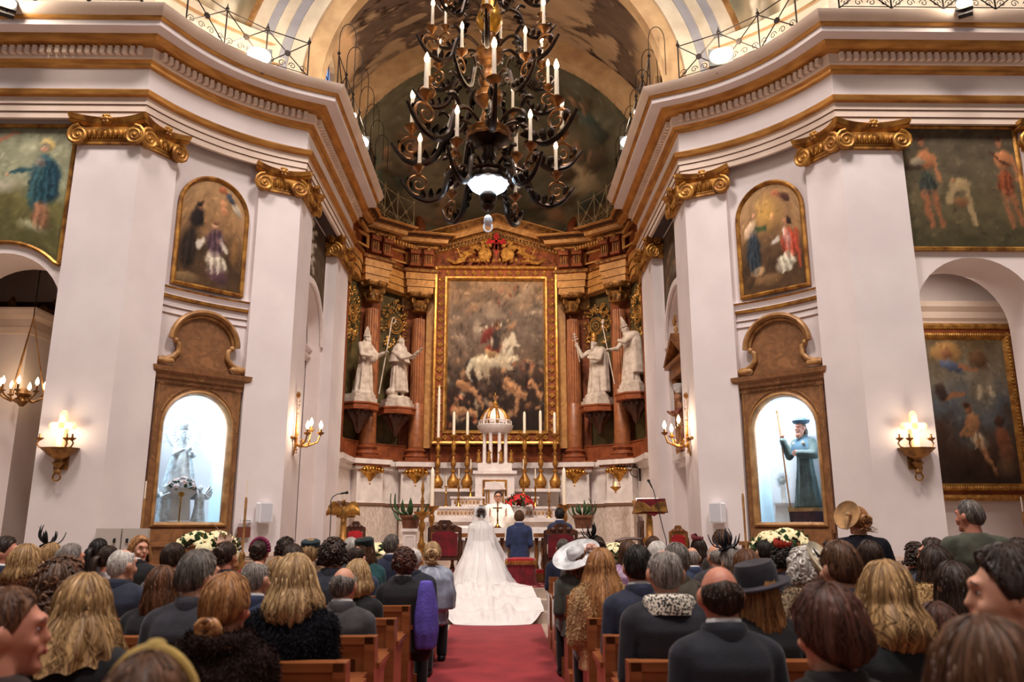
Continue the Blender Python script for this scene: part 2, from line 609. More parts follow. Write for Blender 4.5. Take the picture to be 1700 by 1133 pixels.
M['leaf'] = mat('dark_green_leaf', (54, 86, 44), (34, 60, 30), rough=0.5, scale=8)
M['paleflower'] = mat('cream_flower', (244, 236, 196), (226, 216, 160), rough=0.7, scale=20)
M['redflower'] = mat('red_poinsettia_bract', (206, 24, 32), (160, 14, 24), rough=0.6, scale=15)
M['terracotta'] = mat('brown_clay_pot', (122, 74, 48), (96, 56, 36), rough=0.7, scale=8)
M['vcol'] = mat_attr('oil_paint', rough=0.6, spec=0.12)
M['fresco'] = mat_attr('fresco_paint', rough=0.9, spec=0.1, bump=0.15, bscale=8)
M['stripewhite'] = mat('arch_cream_band', (226, 212, 190), (212, 196, 172), rough=0.8, scale=3)
M['stripegrey'] = mat('arch_grey_band', (168, 166, 172), (156, 154, 160), rough=0.8, scale=3)
M['archcream'] = mat('arch_tan_band', (206, 172, 128), (184, 148, 108), rough=0.85, scale=3)
M['skin'] = mat('skin', (214, 158, 130), (200, 142, 116), rough=0.55, scale=9)
M['skin2'] = mat('rosy_skin', (206, 140, 114), (188, 120, 98), rough=0.5, scale=9)
M['cloth_white'] = mat('white_satin', (234, 228, 225), (224, 217, 214), rough=0.45, scale=6, sheen=0.2)
M['alb'] = mat('white_vestment', (246, 238, 228), (232, 222, 210), rough=0.7, scale=6)
M['veil'] = mat('bridal_tulle', (252, 250, 250), rough=0.9, alpha=0.38)
M['linen'] = mat('altar_linen', (240, 232, 226), rough=0.8)
# ================================================================== SETTING
XC, YE = 3.6, 18.7
def mir(path, s):
    return [(s * x, y) for x, y in path]
def side_name(s):
    return 'right' if s > 0 else 'left'

mb = MB(); mb.b2(-13, 13, -8, 12.4, -0.3, 0); struct('floor', mb, M['stone'])
for i, (y0, y1, z) in enumerate(((12.4, 12.75, .15), (12.75, 13.1, .30), (13.1, 17.2, .45), (17.2, 17.55, .58), (17.55, 23, .70))):
    mb = MB(); mb.b2(-3.85, 3.85, y0, y1, -0.3, z)
    if z == .70:
        mb.v, mb.f, mb.m = [], [], []
        mb.b2(-4.4, 4.4, y0, y1, -0.3, z)
    o = struct('floor_step', mb, M['step'])
# chapel floors
for s in (1, -1):
    mb = MB(); mb.b2(s * 5.5, s * 13, 12.4, 16.5, -0.3, 0.0); struct('floor_chapel', mb, M['stone'])

def extr(mb, poly, z0, z1, s, mi=0):
    P = [(s * x, y) for x, y in poly]
    n = len(P)
    vs = [(x, y, z0) for x, y in P] + [(x, y, z1) for x, y in P]
    fs = [tuple(range(n))[::-1], tuple(range(n, 2 * n))]
    for i in range(n):
        j = (i + 1) % n
        fs.append((i, j, j + n, i + n))
    if s < 0:
        fs = [f[::-1] for f in fs]
    mb.add(vs, fs, mi)

DL, DS = 2.942, .28         # chord of the concave diagonal wall and how far it bows back
DR = (DL * DL / 4 + DS * DS) / (2 * DS)
def dga(t): return (t / DL * 2 - 1) * math.asin(DL / 2 / DR)
def dg(t, d=0.0):           # point on the right diagonal wall, t along from the outer corner, d into the wall
    k = math.sqrt(.5)
    a = dga(t)
    mx, my = 5.68 - DL / 2 * k - (DR - DS) * k, 11.9 + DL / 2 * k - (DR - DS) * k
    r = DR + d
    return (mx + r * (math.cos(a) * k - math.sin(a) * k), my + r * (math.cos(a) * k + math.sin(a) * k))
def darc(t0, t1, d=0.0, n=10): return [dg(t0 + (t1 - t0) * i / n, d) for i in range(n + 1)]
C1, C2 = (5.68, 11.9), (3.6, 13.98)
def pier_poly(notch):
    p = [(6.7, 11.9)] + darc(0, .70, 0, 4)
    if notch:
        p += darc(.70, .79, .14, 2) + [dg(.79, .85), dg(2.15, .85)] + darc(2.15, 2.19, .14, 2)
    else:
        p += darc(.70, 2.19, .14, 8)
    p += darc(2.19, DL, 0, 4)[:-1] + [C2, (3.6, 14.95), (4.15, 14.95), (4.15, 17.35), (3.6, 17.35), (3.6, YE), (4.05, YE), (5.0, YE), (5.0, 14.6), (6.7, 12.95)]
    return p
for s in (1, -1):
    mb = MB()
    extr(mb, pier_poly(0), 0, 1.35, s); extr(mb, pier_poly(1), 1.35, 3.86, s); extr(mb, pier_poly(0), 3.86, 9.46, s)
    struct('wall_' + side_name(s) + '_pier', mb, M['plaster_cool'])
    # moulded stone foot of the pier
    mb = MB()
    prof = [(0, .02), (.2, .02), (.2, .35), (.14, .4), (.16, .5), (.1, .56), (.06, .62), (.06, .92), (.0, .98)]
    mb.sweep(prof, mir([(6.7, 12.3), (6.7, 11.9)] + darc(0, .72, 0, 4), s), side=s)
    struct('baseboard_' + side_name(s) + '_pier', mb, M['stone'])
    mb = MB()
    mb.sweep(prof, mir(darc(2.17, DL, 0, 4) + [(3.6, 14.95)], s), side=s)
    struct('baseboard_' + side_name(s) + '_chancel', mb, M['stone'])
    # wall with the chapel arch beside the pier
    cx, RR, zs, z1 = 7.68, 1.0, 4.6, 9.46
    y0, y1 = 12.02, 12.85
    mb = MB()
    arc = [(cx + RR * math.cos(PI * q / 20), zs + RR * math.sin(PI * q / 20)) for q in range(21)]
    mb.slab([(s * x, z) for x, z in [(cx + RR, zs)] + arc[1:] + [(cx - RR, z1), (cx + RR, z1)]], y0, y1)
    mb.b2(s * (cx + RR), s * 13, y0, y1, 0, z1)
    mb.b2(s * (cx - RR), s * (cx - RR - .2), y0, y1, 0, z1)
    mb.b2(s * 8.7, s * 9.75, 11.9, 12.1, 0, 7.85)
    struct('wall_' + side_name(s) + '_arcade', mb, M['plaster'], smooth=30)
    # chapel behind the arch
    mb = MB()
    yb_ = 15.2 if s < 0 else 14.4
    mb.b2(s * 5.0, s * 13, yb_, yb_ + .2, 0, 9); mb.b2(s * 10.2, s * 10.4, 12.85, yb_, 0, 9)
    struct('wall_' + side_name(s) + '_chapel', mb, M['plaster'] if s > 0 else M['plaster'])
    mb = MB(); mb.b2(s * 6.4, s * 13, 12.85, 15.4, 7.2, 7.4); struct('ceiling_' + side_name(s) + '_chapel', mb, M['plaster'])
    mb = MB()
    mb.sweep([(0, 4.95), (.05, 4.97), (.05, 5.15), (.1, 5.2), (.1, 5.32), (.2, 5.4), (.22, 5.5), (.05, 5.55), (0, 5.55)], [(s * 5.0, yb_), (s * 10.2, yb_)], side=-s)
    struct('trim_' + side_name(s) + '_chapel_cornice', mb, M['cornice'])

    if s < 0:                # inner pier of the left chapel with its own little cornice
        mb = MB(); mb.b2(-9.8, -7.92, 13.35, 15.2, 0, 4.95); struct('wall_left_chapel_pier', mb, M['plaster'])
        mb = MB(); mb.sweep([(0, 4.6), (.03, 4.62), (.05, 4.72), (.04, 4.74), (.04, 4.86), (.12, 4.92), (.16, 5.0), (.16, 5.04), (0, 5.06)], [(-9.8, 13.35), (-7.92, 13.35), (-7.92, 15.2)], side=-1); struct('trim_left_chapel_pier', mb, [M['cornice']], smooth=25)
        mb = MB()
        arc = [(-8.9 + 1.7 * math.cos(PI * q / 20), 5.0 + 1.25 * math.sin(PI * q / 20)) for q in range(21)]
        mb.slab([(-7.2, 5.0)] + arc[1:] + [(-10.6, 7.2), (-7.0, 7.2), (-7.0, 5.0)], 13.35, 14.4); struct('wall_left_chapel_inner_arch', mb, M['plaster'], smooth=30)
    # entablature running round front, diagonal and chancel sides
    ent = [(0, 7.85, 0), (.06, 7.85, 0), (.06, 7.95, 3), (.08, 7.96, 0), (.08, 8.07, 3), (.10, 8.08, 0), (.10, 8.2, 1), (.17, 8.22, 1), (.19, 8.29, 1), (.14, 8.33, 2), (.06, 8.35, 2), (.06, 8.74, 1),
           (.12, 8.76, 1), (.13, 8.8, 1), (.18, 8.84, 0), (.20, 8.86, 0), (.20, 8.88, 0), (.20, 9.04, 1), (.33, 9.06, 1), (.40, 9.12, 1), (.42, 9.16, 2), (.62, 9.17, 2), (.62, 9.26, 1), (.66, 9.27, 1), (.68, 9.31, 0),
           (.71, 9.33, 0), (.78, 9.41, 0), (.8, 9.46, 0), (-.6, 9.48, 0)]
    path = mir([(12.6, 11.9)] + darc(0, DL, 0, 12) + [(3.6, YE)], s)
    mb = MB()
    mb.sweep([(o, z) for o, z, _ in ent], path, [m for _, _, m in ent], side=s)
    tr = struct('trim_' + side_name(s) + '_entablature', mb, [M['cornice'], M['goldtrim'], M['plaster_cool'], M['line']], smooth=25)
    mb = MB()
    P = [Vector(p) for p in path]
    for a in range(len(P) - 1):
        b = a + 1
        d = (P[b] - P[a]); L = d.length; d.normalize()
        n = Vector((-d.y, d.x)) * s
        cnt = max(1, round(L / .122))
        for i in range(cnt):
            q = P[a] + d * ((i + .5) * L / cnt) + n * .235
            if a == 0 and abs(q.x) > 9.4:
                continue
            mb.box((q.x, q.y, 8.965), (.072, .09, .13), 0, math.atan2(d.y, d.x), tp=.92)
    o = mb.build('dentil_row', M['cornice'], tr, 0, kind='stuff')

    # attic above the cornice, then the pendentive
    mb = MB()
    at_ = [(-.35, 9.46, 0), (-.35, 9.78, 1), (-.3, 9.8, 0), (-.28, 9.92, 1), (-.36, 9.94, 0), (-.36, 10.2, 1), (-.3, 10.22, 0), (-.28, 10.34, 1), (-.4, 10.36, 0), (-.4, 10.62, 1), (-.34, 10.64, 0), (-.3, 10.78, 0), (-.55, 10.82, 0)]
    mb.sweep([(o, z) for o, z, _ in at_], mir([(12.6, 11.9)] + darc(0, 2.75, 0, 10), s), [m for _, _, m in at_], side=s)
    struct('wall_' + side_name(s) + '_attic', mb, [M['stripewhite'], M['archcream']], smooth=25)

# recessed sides of the chancel with their arched bays
for s in (1, -1):
    mb = MB()
    cy, RR, zs = 16.1, 1.1, 5.25
    arc = [(cy + RR * math.cos(PI * q / 20), zs + RR * math.sin(PI * q / 20)) for q in range(21)]
    poly = [(cy + RR, zs)] + arc[1:] + [(cy - RR, 7.86), (cy + RR, 7.86)]
    k = mb.mark()
    mb.slab(poly, 0, .28)
    mb.b2(cy + RR, 17.36, 0, .28, 0, 7.86); mb.b2(14.94, cy - RR, 0, .28, 0, 7.86)
    # raised archivolt
    ring = [(cy + (RR + .13) * math.cos(PI * q / 20), zs + (RR + .13) * math.sin(PI * q / 20)) for q in range(21)]
    for q in range(20):
        mb.slab([arc[q], ring[q], ring[q + 1], arc[q + 1]], -.05, .02)
    # local x -> world y, local y(depth) -> away from the nave
    for i in range(k, len(mb.v)):
        x, y, z = mb.v[i]
        mb.v[i] = (s * (3.85 + y), x, z)
    if s > 0:
        mb.f = [f[::-1] for f in mb.f]
    struct('wall_' + side_name(s) + '_chancel_bay', mb, M['plaster'], smooth=30)
    mb = MB()
    mb.sweep([(0, 4.93), (.03, 4.93), (.03, 4.98), (.1, 5.0), (.1, 5.03), (.04, 5.05), (.04, 5.13), (.13, 5.16), (.13, 5.2), (0, 5.24)], mir([(4.13, 15.0), (4.13, 17.2)], s), side=s)
    struct('trim_' + side_name(s) + '_bay_string', mb, M['plaster'], smooth=25)
    # dark fresco over the bay
    cv = Canvas(40, 40, [(0, (88, 72, 58)), (.4, (96, 80, 64)), (1, (70, 56, 46))], seed=21 + s, contrast=1.2)
    for q in range(16):
        if s < 0:
            cv.e(.45 + nr.randn() * .08, .1 + q * .055, .05 + .03 * nr.rand(), .05, (214, 204, 190), 20, .6, .8)
        else:
            cv.e(.3 + nr.rand() * .6, nr.rand(), .1, .08, (150, 112, 78) if q % 2 else (120, 110, 96), 20, .6, .6)
    def pts(u, v, s=s, cy=cy, RR=RR, zs=zs):
        y = 15.0 + u * 2.3
        zb = np.where(np.abs(y - cy) < RR + .2, zs + np.sqrt(np.maximum(0, (RR + .18) ** 2 - (y - cy) ** 2)), zs)
        zb = np.minimum(zb, 7.7)
        return s * (3.845) + 0 * u, y, zb + v * (7.8 - zb)
    canvas_mesh(cv, pts).build('trim_' + side_name(s) + '_bay_fresco', M['fresco'], kind='structure')

# ---------------------------------------------------------------- chancel arch, vault and the half dome of the apse
def arch_ring(mb, r0, r1, cz, y0, y1, mi=0, n=48, step=0):
    for q in range(n):
        a, b = PI * q / n, PI * (q + 1) / n
        ca, sa, cb, sb = math.cos(a), math.sin(a), math.cos(b), math.sin(b)
        vs = [(r * c_, y, cz + r * s_) for y in (y0, y1) for r, c_, s_ in ((r0, ca, sa), (r1, ca, sa), (r1, cb, sb), (r0, cb, sb))]
        mb.add(vs, [(0, 1, 2, 3), (4, 7, 6, 5), (0, 3, 7, 4), (1, 5, 6, 2)], mi)
mb = MB()
cz = 9.75
for r0, r1, dy, mi in ((3.42, 3.8, .2, 2), (3.8, 4.1, .12, 0), (4.1, 4.28, .09, 1), (4.28, 4.5, .06, 0), (4.5, 4.68, .04, 1), (4.68, 4.95, .02, 0), (4.95, 5.05, -.04, 3)):
    arch_ring(mb, r0, r1, cz, 13.95 + dy, 14.45, mi)
struct('wall_chancel_arch', mb, [M['stripewhite'], M['stripegrey'], M['archcream'], M['tan']], smooth=25)
for s in (1, -1):
    mb = MB(); mb.b2(s * 3.4, s * 5.0, 14.1, 14.62, 9.46, 9.8)
    struct('wall_' + side_name(s) + '_arch_foot', mb, M['stripewhite'])
    # pendentive between arch and attic
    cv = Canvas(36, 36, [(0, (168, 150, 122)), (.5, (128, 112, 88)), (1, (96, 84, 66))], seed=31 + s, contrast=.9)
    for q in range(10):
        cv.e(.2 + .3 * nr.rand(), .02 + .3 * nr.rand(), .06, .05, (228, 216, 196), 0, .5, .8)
    for q in range(14):
        cv.e(nr.rand(), nr.rand(), .1, .12, [(96, 104, 92), (150, 118, 84), (84, 76, 62)][q % 3], 40, .7, .5)
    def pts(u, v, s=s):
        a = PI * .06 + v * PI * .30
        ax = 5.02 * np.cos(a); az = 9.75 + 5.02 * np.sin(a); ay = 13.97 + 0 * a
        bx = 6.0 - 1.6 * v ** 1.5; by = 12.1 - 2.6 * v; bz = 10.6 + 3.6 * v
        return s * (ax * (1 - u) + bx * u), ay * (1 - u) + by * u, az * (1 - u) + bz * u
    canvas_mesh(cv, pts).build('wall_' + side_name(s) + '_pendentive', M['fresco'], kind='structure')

cv = Canvas(120, 150, [(0, (122, 100, 84)), (.5, (130, 106, 90)), (1, (120, 98, 82))], seed=44, fx=5, fy=9, contrast=.7)
pl = vnoise(120, 150, 5, 7, 77, 6)
dk = vnoise(120, 150, 14, 18, 78, 4)
m1 = np.clip((pl - .535) * 16, 0, 1) * np.clip((dk - .42) * 9, 0, 1)
cv.a = cv.a * (1 - m1[..., None]) + np.array((206, 174, 140)) * m1[..., None]
m2 = np.clip((np.abs(pl - .53) < .022) * 1.0 * (dk > .47), 0, 1)
cv.a = cv.a * (1 - .8 * m2[..., None]) + np.array((62, 42, 30)) * .8 * m2[..., None]
gU, gV = np.meshgrid(np.linspace(0, 1, 120), np.linspace(0, 1, 150))
for u_, v_, su, sv in ((.7, .585, .3, .07), (.85, .42, .16, .05), (.5, .5, .2, .04), (.9, .3, .1, .04), (.8, .7, .12, .03)):
    gg = np.exp(-((gU - u_) / su) ** 2 - ((gV - v_) / sv) ** 2)
    f_ = gg * 1.1 + (vnoise(120, 150, 9, 14, int(u_ * 100), 5) - .5) * 2.4
    m3 = np.clip((f_ - .45) * 9, 0, 1); m4 = np.clip((f_ - .3) * 9, 0, 1)
    cv.a = cv.a * (1 - .4 * m4[..., None]) + np.array((78, 60, 48)) * .4 * m4[..., None]
    cv.a = cv.a * (1 - m3[..., None]) + np.array((204, 170, 134)) * (.85 + .3 * dk[..., None]) * m3[..., None]
cv.a *= .8
for v_ in (.17, .83):                # smooth cells over the two lunettes
    cv.e(.55, v_, .34, .09, (196, 160, 122), 0, .2, .95)
def pts(u, v):
    a = PI * (1 - v)
    return 4.62 * np.cos(a), 14.5 + u * 4.3, 9.42 + 4.62 * np.sin(a)
canvas_mesh(cv, pts).build('ceiling_chancel_vault', M['fresco'], kind='structure', smooth=180)
mb = MB(); arch_ring(mb, 4.1, 4.62, 9.42, 18.45, 18.8, 0); struct('wall_apse_arch', mb, M['archcream'], smooth=25)

cv = Canvas(150, 90, [(0, (84, 74, 54)), (.25, (96, 92, 70)), (.6, (88, 86, 64)), (1, (76, 74, 54))], seed=51, fx=7, fy=4, contrast=.6)
for q in range(34):
    cv.e(nr.rand(), .1 + .6 * nr.rand() ** 1.3, .05 + .05 * nr.rand(), .06 + .06 * nr.rand(), [(128, 116, 86), (92, 98, 82), (112, 86, 60), (140, 122, 90), (52, 54, 42)][q % 5], 60 * nr.rand(), .8, .6)
def angel(u, v, k, c):
    cv.e(u, v, .018 * k, .05 * k, c, 15); cv.e(u + .006, v + .06 * k, .009 * k, .022 * k, (142, 98, 66))
    cv.e(u - .028 * k, v + .03 * k, .03 * k, .018 * k, (96, 74, 52), -35); cv.e(u + .028 * k, v + .03 * k, .03 * k, .018 * k, (86, 72, 54), 35)
    cv.l(u, v + .02, u + .02 * k, v + .05 * k, .005, (150, 106, 74)); cv.e(u - .004, v - .05 * k, .022 * k, .03 * k, (60, 68, 62), 30)
angel(.74, .26, 2.2, (160, 142, 104)); angel(.84, .5, 1.8, (60, 86, 84)); angel(.25, .36, 2.0, (136, 92, 68)); angel(.16, .22, 1.8, (80, 104, 84)); angel(.36, .16, 1.2, (146, 104, 68)); angel(.64, .16, 1.3, (150, 98, 62)); angel(.5, .34, 1.5, (118, 112, 86))
for u0, u1, c in ((.3, .46, (128, 78, 44)), (.52, .7, (132, 84, 48)), (.2, .3, (84, 62, 40)), (.72, .82, (98, 70, 44))):
    for q in range(6):
        cv.e(u0 + (u1 - u0) * q / 5, .09 + .03 * nr.rand(), .022, .035, c, 30 * nr.rand(), .6, .8)
cv.l(0, .045, 1, .045, .006, (36, 30, 24)).finish(300, 8).smear(.01, 22)
cv.a = (.55 * cv.a + .45 * cv.a.mean(-1, keepdims=True) * np.array((1.06, 1.0, .86))) * 1.2
def pts(u, v):
    a = PI * (1 - u); e = v * PI / 2
    return 4.1 * np.cos(a) * np.cos(e), 18.75 + 3.9 * np.sin(a) * np.cos(e), 9.42 + 4.1 * np.sin(e)
canvas_mesh(cv, pts).build('ceiling_apse_half_dome', M['fresco'], kind='structure', smooth=180)

# lunette windows in the sides of the vault, each in its own projecting embrasure
for i, s in enumerate((-1, 1)):
    def wp(mb):
        mb.v = [(s * (3.68 + y), 16.0 + x, 10.55 + z) for x, y, z in mb.v]
        if s > 0: mb.f = [f[::-1] for f in mb.f]
        return mb
    op = [(-.5, 0), (.5, 0), (.5, .7)] + [(.5 * math.cos(PI * q / 12), .7 + .5 * math.sin(PI * q / 12)) for q in range(1, 12)] + [(-.5, .7)]
    root = MB()
    for q in range(len(op)):
        a_, b_ = op[q], op[(q + 1) % len(op)]
        root.slab([a_, (a_[0] * 1.3, a_[1] * 1.2 - .1), (b_[0] * 1.3, b_[1] * 1.2 - .1), b_], 0, 1.0)
    w = wp(root).build('window_%d' % (i + 1), M['archcream'], kind='structure')
    p = MB(); p.slab(op, .12, .16)
    pane = mat('daylit_pane_blue', (120, 160, 220), emit=1.0, ecol=(118, 158, 224)) if s < 0 else mat('unlit_pane', (40, 34, 30), rough=.2)
    wp(p).build('pane', pane, w)
    g = MB()
    for x in (-.25, 0, .25): g.tube([(x, .1, 0), (x, .1, 1.1)], .012, 5)
    for z in (.3, .65): g.tube([(-.5, .1, z), (.5, .1, z)], .012, 5)
    wp(g).build('window_bars', M['iron'], w)

# ---------------------------------------------------------------- apse wall behind the high altar
WALL = [(3.97, 18.6), (4.02, 19.5), (3.88, 20.5), (3.5, 21.45), (2.9, 22.15), (2.3, 22.5), (1.7, 22.62)]
full = [(-x, y) for x, y in WALL] + [(x, y) for x, y in WALL[::-1]]
mb = MB(); mb.sweep([(0, .5), (0, 9.9), (-.3, 9.9), (-.3, .5)], full, side=-1)
struct('wall_apse', mb, M['greenwall'], smooth=60)
# column stands: (x, y, inward normal angle)
COLS = [(3.36, 20.95, (-.66, -.75)), (2.2, 22.05, (-.22, -.975))]
def ressaut(s, start, end, d0, d1, hw, cols=COLS):
    p = [start]
    for (x, y, n) in cols:
        t = (n[1], -n[0])           # heads to the middle of the apse
        for a, b in ((-hw, d0), (-hw, d1), (hw, d1), (hw, d0)):
            p.append((x + t[0] * a + n[0] * b, y + t[1] * a + n[1] * b))
    p.append(end)
    return mir(p, s)
for s in (1, -1):
    # marble dado with ledge
    mb = MB()
    prof = [(0, .6, 2), (.12, .6, 2), (.12, .95, 2), (.05, 1.0, 2), (.05, 1.9, 3), (.09, 1.92, 3), (.09, 1.98, 0), (.03, 2.0, 0), (.03, 2.8, 0), (.12, 2.84, 0), (.12, 2.93, 0), (.2, 2.96, 0), (.2, 3.08, 0), (-.3, 3.12, 0)]
    path = ressaut(s, (3.72, 18.72), (1.72, 22.2), -.12, .2, .36)
    path.insert(1, (s * 3.75, 19.7))
    mb.sweep([(o, z) for o, z, _ in prof], path, [m for _, _, m in prof], side=s)
    struct('wall_apse_dado_' + side_name(s), mb, [M['whitemarble'], M['whitemarble'], M['greymarble'], M['line']], smooth=25)
mb = MB()
mb.b2(-1.75, 1.75, 22.2, 22.6, .6, 2.95, 0); mb.b2(-1.8, 1.8, 22.05, 22.6, 2.95, 3.1, 0)
struct('wall_apse_dado_middle', mb, M['whitemarble'])
# ================================================================== HIGH ALTARPIECE
def volute(mb, c, ux, uz, r, depth, mi=0, hand=1, turns=2.1, tr=None):
    # spiral scroll in the plane (ux, uz), standing depth proud along the plane normal
    c = Vector(c); ux = Vector(ux).normalized(); uz = Vector(uz).normalized()
    n = ux.cross(uz)
    pts, rr = [], []
    k = int(turns * 12)
    for i in range(k + 1):
        t = i / k
        a = PI / 2 - hand * t * turns * 2 * PI
        q = r * (1 - .86 * t)
        pts.append(c + ux * (q * math.cos(a)) + uz * (q * math.sin(a)))
        rr.append((tr or r * .19) * (1 - .55 * t))
    mb.tube(pts, rr, 6, mi)
    disc = [c + ux * (r * .88 * math.cos(a)) + uz * (r * .88 * math.sin(a)) for a in [2 * PI * j / 18 for j in range(18)]]
    o = len(mb.v)
    mb.v.extend([tuple(p + n * depth * .15) for p in disc] + [tuple(p - n * depth * .15) for p in disc])
    mb.f.append(tuple(o + j for j in range(18))); mb.m.append(mi)
    mb.f.append(tuple(o + 18 + j for j in range(18))[::-1]); mb.m.append(mi)
    for j in range(18):
        mb.f.append((o + j, o + 18 + j, o + 18 + (j + 1) % 18, o + (j + 1) % 18)); mb.m.append(mi)
    mb.ell(c, r * .2, 8, 6, mi)

def leafblob(mb, c, L, w, ang, mi=0, curl=.3, tilt=0.0):
    # a pointed relief leaf lying in the xz plane, front -y
    pts = []
    for i in range(7):
        t = i / 6
        pts.append((t * L, w * math.sin(PI * min(1, t * .95 + .05)) ** .8))
    vs, fs = [], []
    ca, sa = math.cos(ang), math.sin(ang)
    for x, hw in pts:
        y = -curl * L * math.sin(PI * x / L) * .5 - tilt * x
        for q, yy in ((-hw, y), (0, y - w * .5), (hw, y)):
            vs.append((c[0] + x * ca - q * sa, c[1] + yy, c[2] + x * sa + q * ca))
    for i in range(6):
        for j in range(2):
            a = i * 3 + j
            fs.append((a, a + 3, a + 4, a + 1))
    mb.add(vs, fs, mi)

reta = thing('altarpiece', 'tall marble altarpiece with fluted columns curving round the apse behind the altar', 'altarpiece', (0, 21, 0.6))
def RT(mb):                  # world coordinates into the altarpiece frame
    mb.v = [(x, y - 21, z - .6) for x, y, z in mb.v]
    return mb
# shaft, base and capital shared by the four columns
mb = MB()
mb.lathe([(.215, 0), (.215, 1.2), (.2, 1.22), (.2, 1.25)], n=40)
k = 80
fl = lambda a, z: 1 - .075 * (0.5 + .5 * math.cos(20 * a)) ** .5
mb.lathe([(.205, 1.25), (.205, 1.3), (.2, 2.4), (.185, 3.3), (.178, 3.66)], n=k, mod=fl)
shaft = mb.mesh('column_shaft', M['colmarble'], 40)
mb = MB()
mb.box((0, 0, .05), (.62, .62, .1)); mb.lathe([(.31, .1), (.33, .14), (.31, .19), (.27, .2), (.25, .23), (.27, .27), (.29, .3), (.26, .34), (.225, .36), (.22, .4)], n=28)
cbase = mb.mesh('column_base', M['redmarble'], 40)
mb = MB()
mb.lathe([(.185, 0), (.2, .02), (.215, .04), (.2, .06), (.185, .08), (.19, .2), (.215, .26), (.24, .3)], n=24)
for i in range(8):
    a = 2 * PI * i / 8
    kk = mb.mark(); leafblob(mb, (0, 0, 0), .2, .06, PI / 2, 0, .5)
    mb.xf(kk, Matrix.Rotation(a, 4, 'Z') @ Matrix.Translation((0, -.19, .06)))
for sx in (-1, 1):
    for sy in (-1, 1):
        kk = mb.mark(); volute(mb, (.24, 0, .29), (1, 0, 0), (0, 0, 1), .1, .08, hand=1)
        mb.xf(kk, Matrix.Rotation(math.atan2(sy, sx), 4, 'Z'))
mb.lathe([(.36, .4), (.4, .43), (.42, .5), (.42, .53)], n=32, mod=lambda a, z: 1 - .16 * abs(math.cos(2 * a)) ** .6)
for i in range(4):
    a = PI / 2 * i
    mb.ell((.34 * math.cos(a), .34 * math.sin(a), .46), (.06, .06, .06), 8, 6)
ccap = mb.mesh('column_capital', M['goldd'], 40)
